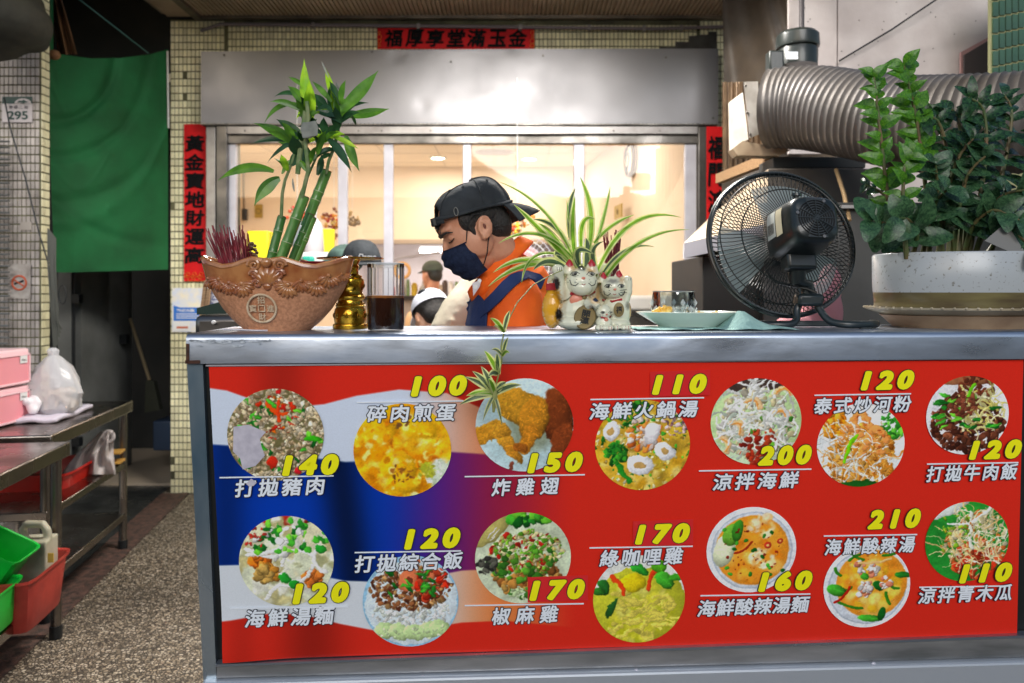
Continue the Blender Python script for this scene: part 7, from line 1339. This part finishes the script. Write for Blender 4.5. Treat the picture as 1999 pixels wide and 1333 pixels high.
obj('cable_loop', MB().torus(P(122, 575, 4.28), .04, .004, rotto((0, 1, 0)), 24, 6, sx=.5, sy=1.3), black_pl, t)
# door leaves
dr = mat('pale_grey_door', rgb(128, 130, 127), .5, col2=rgb(100, 102, 99), scale=3); t = thing('alley_door', 'pale grey metal door standing open in the alley behind the steel tables', 'door', P(200, 900, 5.45))
def pb_(x0, x1, y0, y1, Y0, Y1, nm, m, par, zb=None):
    A_, B_ = P(x0, y0, Y0), P(x1, y0, Y1); z1 = A_.z; z0_ = .03 if zb is None else zb; n_ = (B_-A_).cross(UP).normalized(); obj(nm, MB().poly([V((A_.x, A_.y, z0_)), V((B_.x, B_.y, z0_)), V((B_.x, B_.y, z1)), V((A_.x, A_.y, z1))], .04, -n_ if n_.y < 0 else n_), m, par, smooth=False)
pb_(147, 247, 500, 0, 5.3, 6.1, 'door_leaf', dr, t); obj('hinge', MB().box(P(151, 583, 5.24), (.05, .05, .06)), black_pl, t); obj('hinge', MB().box(P(151, 862, 5.24), (.05, .05, .06)), black_pl, t); obj('lock', MB().box(P(243, 662, 5.9), (.05, .05, .07)), black_pl, t)
t = thing('door_frame', 'narrow pale door frame strip beside the pillar', 'door frame', P(128, 900, 5.25)); pb_(113, 139, 500, 0, 5.2, 5.22, 'frame', dr, t); pb_(139.5, 146, 500, 0, 5.23, 5.24, 'gap_shade_strip', black_pl, t)  # black strip stands for the darkness in the door gap
t = thing('broom', 'old broom with a pale handle leaning in the dark alley', 'broom', P(292, 840, 5.6)); obj('handle', MB().tube([P(254, 622, 5.9), P(292, 742, 5.7)], .012, 8), mat('pale_wood', rgb(110, 96, 70), .6), t); obj('head', MB().poly([P(284, 742, 5.7), P(300, 744, 5.7), P(312, 800, 5.7), P(282, 806, 5.7)], .05, (0, 1, 0)), mat('olive_bristles', rgb(38, 40, 28), .9, bump=.8, bscale=80), t)
block('blue_bin', 'dark blue bin on the floor in the dark alley', 'bin', 298, 334, 822, 880, 5.75, .3, mat('dark_blue', rgb(34, 52, 76), .5), .01)
# ---- steel tables
tb = mat('table_steel', rgb(160, 152, 144), .26, 1, col2=rgb(118, 110, 102), scale=4, rvar=.1, bump=.05, bscale=30)
RT = Matrix((DN, DV, UP)).transposed()
def table(lb, o, L, W, zt, zs, near):
    o = V(o); t = thing('steel_table', lb, 'table', o-DN*W/2-DV*L/2, 'steel prep tables on the left'); c = o-DN*W/2-DV*L/2
    obj('tabletop', MB().box(c+V((0, 0, zt-.03)), (W, L, .058), RT), tb, t, bevel=.006)
    for z in zs: obj('shelf', MB().box(c+V((0, 0, z-.018)), (W-.05, L-.04, .036), RT), tb, t, bevel=.004)
    for a in (0, 1):
        for b in (0, 1):
            p = o-DN*(.04+(W-.08)*a)-DV*(.04+(L-.08)*b); obj('leg', MB().tube([p+V((0, 0, .05)), p+V((0, 0, zt-.06))], .02, 12), tb, t); obj('foot', MB().tube([p+V((0, 0, .0)), p+V((0, 0, .052))], .024, 12), black_pl, t)
    return t, c
FO = V(((260-CX)*4.2/F, 4.2, 0)); table('steel table with two shelves further back, holding pink drawers and a plastic bag', FO, 1.02, .6, .80, (.475, .2), 0)
NO = V(((138-CX)*3.14/F, 3.14, 0)); table('steel table nearer the camera at the left edge, with baskets on its low shelf', NO, 1.05, .6, .785, (.22,), 1)
def basket(lb, x0, x1, y0, y1, Y, dl, m, tilt=0, grp='plastic baskets', rot=None, rimw=.008):
    a, b = P(x0, y0, Y), P(x1, y1, Y); w, h = b.x-a.x, a.z-b.z; c = V(((a.x+b.x)/2, Y, b.z)); R = (rot or RT) @ Matrix.Rotation(tilt, 3, 'Y'); t = thing('plastic_basket', lb, 'basket', c, grp); mb = MB(); n = 40
    def sup(k, w_, l_): an = 2*PI*k/n; cc, s_ = math.cos(an), math.sin(an); r = 1/((abs(cc)**8+abs(s_)**8)**.125); return cc*r*w_/2, s_*r*l_/2
    rings = [(0, .82), (.02, .84), (.55, .92), (.98, 1), (1, 1.06), (.94, 1.06), (.96, .98), (.5, .9), (.03, .81)]; vs = []
    for z, q in rings:
        for k in range(n): x, y = sup(k, w*q, dl*q); vs.append(c+R @ V((x, y+dl/2*0, z*h)))
    fs = [(i*n+j, i*n+(j+1) % n, (i+1)*n+(j+1) % n, (i+1)*n+j) for i in range(len(rings)-1) for j in range(n)]+[tuple(range(n))[::-1], tuple((len(rings)-1)*n+j for j in range(n))]
    mb.add(vs, fs); obj('basket_wall', mb, m, t); return t, c
redp = mat('red_plastic', rgb(196, 34, 22), .35, coat=.1, col2=rgb(176, 30, 24), scale=8); redo = mat('worn_red_plastic', rgb(186, 62, 50), .45, col2=rgb(160, 48, 40), scale=14); grp_ = mat('green_plastic', rgb(16, 186, 60), .35, coat=.1, sss=.0)
def ontb(s, r, z): return FO-DV*s-DN*r+V((0, 0, z))
t, c = basket('shallow bright red tray on the middle shelf of the far steel table', 8, 158, 908, 978, 3.72, .42, redp)
t, c = basket('worn red basket holding a jerrycan on the low shelf of the near table', -20, 96, 1104, 1206, 2.86, .36, redo)
t, c = basket('green basket standing at the left edge on the low shelf', -90, 2, 1156, 1240, 2.6, .3, grp_)
t, c = basket('green basket lying tilted inside the red basket against the jerrycan', -90, 20, 1050, 1125, 2.76, .2, grp_, tilt=.5)
# jerrycan
jc = mat('milky_plastic', rgb(196, 190, 168), .45, col2=rgb(170, 164, 140), scale=9, sss=.1); t = thing('jerrycan', 'milky white jerrycan with a moulded handle standing in the red basket', 'jerrycan', P(76, 1190, 2.98)); c = P(70, 1095, 2.98); mb = MB()
sj = 2.98/F; mb.box(c+V((0, 0, -10*sj)), (60*sj, .11, 110*sj), RT); mb.tube([c+V((-20*sj, 0, 40*sj)), c+V((-26*sj, 0, 62*sj)), c+V((-18*sj, 0, 72*sj)), c+V((14*sj, 0, 72*sj)), c+V((22*sj, 0, 60*sj)), c+V((24*sj, 0, 42*sj))], [8*sj]*6, 10); fuse('can_body', mb, jc, t, .004, 8)
block('yellow_label', 'small yellow label card beside the jerrycan', 'card', 93, 104, 1080, 1098, 2.86, .004, mat('mustard', rgb(200, 160, 70), .6), .0)
# pink drawers
pk = mat('pink_plastic', rgb(238, 150, 158), .35, sss=.15, coat=.1); pkl = mat('pale_pink_plastic', rgb(248, 206, 210), .35, coat=.1); t = thing('pink_drawer_box', 'stack of two translucent pink plastic drawers on the far table', 'drawers', P(20, 850, 3.3))
base_z = .801; xr_ = (57-CX)/F*3.56
for k in range(2):
    z = base_z+k*.168; q = .13-.004*k
    obj('drawer_case', MB().box((xr_-.15, 3.56-.2, z+.083), (.3, .4, .163), None), pkl, t, bevel=.008); obj('drawer_front', MB().box((xr_+.003, 3.36, z+.075), (.012, .37, .128)), pk, t, bevel=.006)
    for zz_ in (.014, .14): obj('drawer_edge', MB().box((xr_+.011, 3.36, z+zz_), (.006, .376, .008)), pkl, t)
    obj('drawer_edge', MB().box((xr_+.011, 3.545, z+.077), (.006, .008, .134)), pkl, t); obj('paper_tag', MB().box((xr_+.013, 3.5, z+.118), (.003, .05, .034)), white_pl, t, smooth=False)
    text('tag_writing', 'Mao', ink, t, V((xr_+.0155, 3.5, z+.116)), .032, .01, (0, 1, 0), UP)
# plastic bags
bagm = mat('thin_plastic_bag', rgb(224, 224, 226), .25, alpha=.55, spec=.6, bump=.9, bscale=18); cont = mat('bag_contents', rgb(214, 190, 160), .7, col2=rgb(226, 214, 206), scale=12)
t = thing('plastic_bag', 'tall translucent plastic bag of food standing on a folded white cloth', 'bag', P(108, 810, 3.62)); c = P(108, 806, 3.62); sb_ = 3.62/F; prof = [(.001, 2), (30, 0), (44, 12), (50, 40), (46, 66), (32, 90), (18, 106), (9, 113), (11, 122), (6, 127), (.001, 126)]
mb = MB(); n = 56; vs = []
for r, z in prof:
    for k in range(n): a = 2*PI*k/n; rr_ = r*(1+.07*math.sin(3*a+z*.06)+.05*math.sin(7*a-z*.11)+.035*math.sin(13*a+z*.2)*(z/122)); vs.append(c+V((rr_*sb_*math.cos(a)-(z/122)**2*.012, rr_*sb_*.75*math.sin(a), z*sb_)))
mb.add(vs, [(i*n+j, i*n+(j+1) % n, (i+1)*n+(j+1) % n, (i+1)*n+j) for i in range(len(prof)-1) for j in range(n)]); obj('bag_film', mb, bagm, t)
mb = MB()
for k in range(44): mb.ell(c+V((random.uniform(-.075, .08), random.uniform(-.045, .045), random.uniform(.02, .11))), (.028, .016, .009), Euler((random.random()*3,)*3).to_matrix(), 10, 8)
fuse('contents', mb, cont, t, .008, 2)
mb = MB(); a = ontb(.5, .3, .803); mb.grid(lambda u, v: ontb(.30+.42*v, .1+.42*u, .805+.012*math.sin(PI*u)*math.sin(PI*v)+.004*math.sin(u*20+v*9)), 24, 24); o = tag(obj('folded_cloth', mb, mat('lilac_white_cloth', rgb(206, 200, 212), .85, bump=.3, bscale=20)), 'folded pale cloth under the tall plastic bag', 'cloth'); o.modifiers.new('s', 'SOLIDIFY').thickness = .018
t = thing('plastic_bag', 'crumpled clear plastic bag with rolled top on the middle shelf above the red tray', 'bag', P(180, 925, 3.9)); mb = MB()
def bagg(u, v): x = lerp(v, [0, .5, 1], [118+108*u, 150+72*u, 196+26*u]); y = lerp(v, [0, .5, 1], [926, 886, 842]); return P(x, y, 3.88-.06*math.sin(PI*u)*(1-v*.5)+.02*math.sin(u*17+v*7)+.01*math.sin(31*u))
mb.grid(bagg, 40, 24); mb.grid(lambda u, v: bagg(u, v)+V((0, .1*math.sin(PI*u)*(1-.6*v), 0)), 40, 24); obj('bag_film', mb, mat('milky_film', rgb(206, 196, 192), .4, alpha=.72, bump=.8, bscale=24), t); obj('rolled_top', MB().torus(P(212, 852, 3.86), .025, .01, rotto((0, 1, 0)), 20, 6), bpy.data.materials['milky_film'], t)
mb = MB(); c = P(112, 762, 3.55)
t = thing('white_crumpled_bag', 'small crumpled white plastic bag between drawers and the tall bag', 'bag', P(64, 800, 3.5)); mb = MB(); c = P(62, 792, 3.52)
for k in range(7): mb.ell(c+V((random.uniform(-.02, .02), random.uniform(-.02, .02), random.uniform(-.02, .03))), (.025, .02, .02), n=8, k=6)
fuse('bag_film', mb, mat('white_film', rgb(222, 218, 220), .4), t, .006, 1)
for y0, lb in ((880, 'upper yellow notebook lying on the shelf end'), (899, 'lower yellow notebook lying on the shelf end')): 
    c = P(222, y0+2, 4.05); tag(obj('notebook', MB().box(c, (.09, .14, .012), Matrix.Rotation(.3, 3, 'Z') @ Matrix.Rotation(-.06, 3, 'X')), mat('notebook_yellow', rgb(186, 140, 60), .6) if y0 == 880 else bpy.data.materials['notebook_yellow'], bevel=.002), lb, 'notebook', 'yellow notebooks on the shelf')
t = thing('metal_tray', 'shallow metal tray at the left edge of the near steel table', 'tray', NO-DN*.45-DV*.35+V((0, 0, .787))); c = NO-DN*.42-DV*.42+V((0, 0, .787))
mb = MB(); mb.box(c+V((0, 0, .004)), (.24, .34, .006), RT)
for a, b, d_ in ((.12, 0, (.008, .35, .04)), (-.12, 0, (.008, .35, .04)), (0, .172, (.24, .008, .04)), (0, -.172, (.24, .008, .04))): mb.box(c+DN*a+DV*b+V((0, 0, .02)), d_, RT)
obj('tray', mb, steel, t, smooth=False, bevel=.002)
# poster on the tiled wall
t = thing('wall_poster', 'pastel and blue paper poster on the yellow tiles left of the planter', 'poster', P(357, 648, WY-.02))
def wp(nm, pts, m, o=0): obj(nm, MB().poly([P(x, y, WY-.014-o) for x, y in pts], .002, FRONT), m, t, smooth=False)
wp('paper', ((336, 562), (402, 562), (402, 648), (336, 648)), mat('pastel_print', rgb(206, 214, 232), .4, col2=rgb(236, 226, 200), scale=14)); wp('blue_band', ((339, 596), (352, 600), (402, 600), (402, 626), (339, 626)), mat('blue_print', rgb(40, 110, 196), .4), .003); wp('white_foot', ((338, 628), (370, 628), (370, 646), (338, 646)), white_pl, .003); wp('orange_mark', ((345, 637), (367, 637), (367, 641), (345, 641)), mat('orange_print', rgb(196, 110, 80), .5), .006)
text('poster_text', '歡迎光臨', white_pl, t, P(362, 606, WY-.022), 34*S, 6*S, RIGHT, UP, bold=.02); 
for k in range(3): wp('text_line', ((344, 612+k*4), (398, 612+k*4), (398, 613.4+k*4), (344, 613.4+k*4)), white_pl, .006)
# steel box, dark cloth and easel left of the planter
t = thing('steel_box', 'rounded grey steel box standing behind the left end of the counter', 'box', P(430, 650, 2.2)); a, b = P(377, 615, 2.2), P(520, 660, 2.2)
obj('box_body', MB().box(((a.x+b.x)/2, 2.3, (a.z+b.z)/2), (b.x-a.x, .2, a.z-b.z)), steel_dark, t, bevel=.018); obj('knob', MB().ell(P(417, 629, 2.19), (.007, .005, .006)), white_pl, t)
tag(obj('dark_green_cloth', MB().poly([P(384, 601, 2.35), P(430, 589, 2.35), P(470, 588, 2.35), P(470, 614, 2.35), P(384, 614, 2.35)], .12, (0, 1, 0)), mat('bottle_green', rgb(16, 44, 34), .7)), 'dark green folded cloth on top of the grey steel box', 'cloth')
t = thing('wooden_easel', 'pale wooden easel legs with a printed sheet left of the planter', 'easel', P(415, 650, 2.9)); 
for x0, x1 in ((403, 391), (409, 399)): obj('easel_leg', MB().bar(P(x0, 548, 2.9), P(x1, 640, 2.9), .012, .015), wd, t, smooth=False)
obj('printed_sheet', MB().poly([P(410, 553, 2.92), P(440, 553, 2.92), P(440, 600, 2.92), P(406, 600, 2.92)], .004, (0, 1, 0)), mat('printed_paper', rgb(214, 216, 226), .6, col2=rgb(120, 130, 170), scale=90, lo=.5, hi=.56), t)
tag(obj('paper_sheet', MB().poly([K(.02, .17, ZT+.001), K(.12, .1, ZT+.001), K(.2, .15, ZT+.001), K(.16, .3, ZT+.001), K(.04, .32, ZT+.001)], .002, UP), mat('white_paper', rgb(226, 222, 226), .6)), 'white paper sheet lying on the counter behind the planter', 'paper')
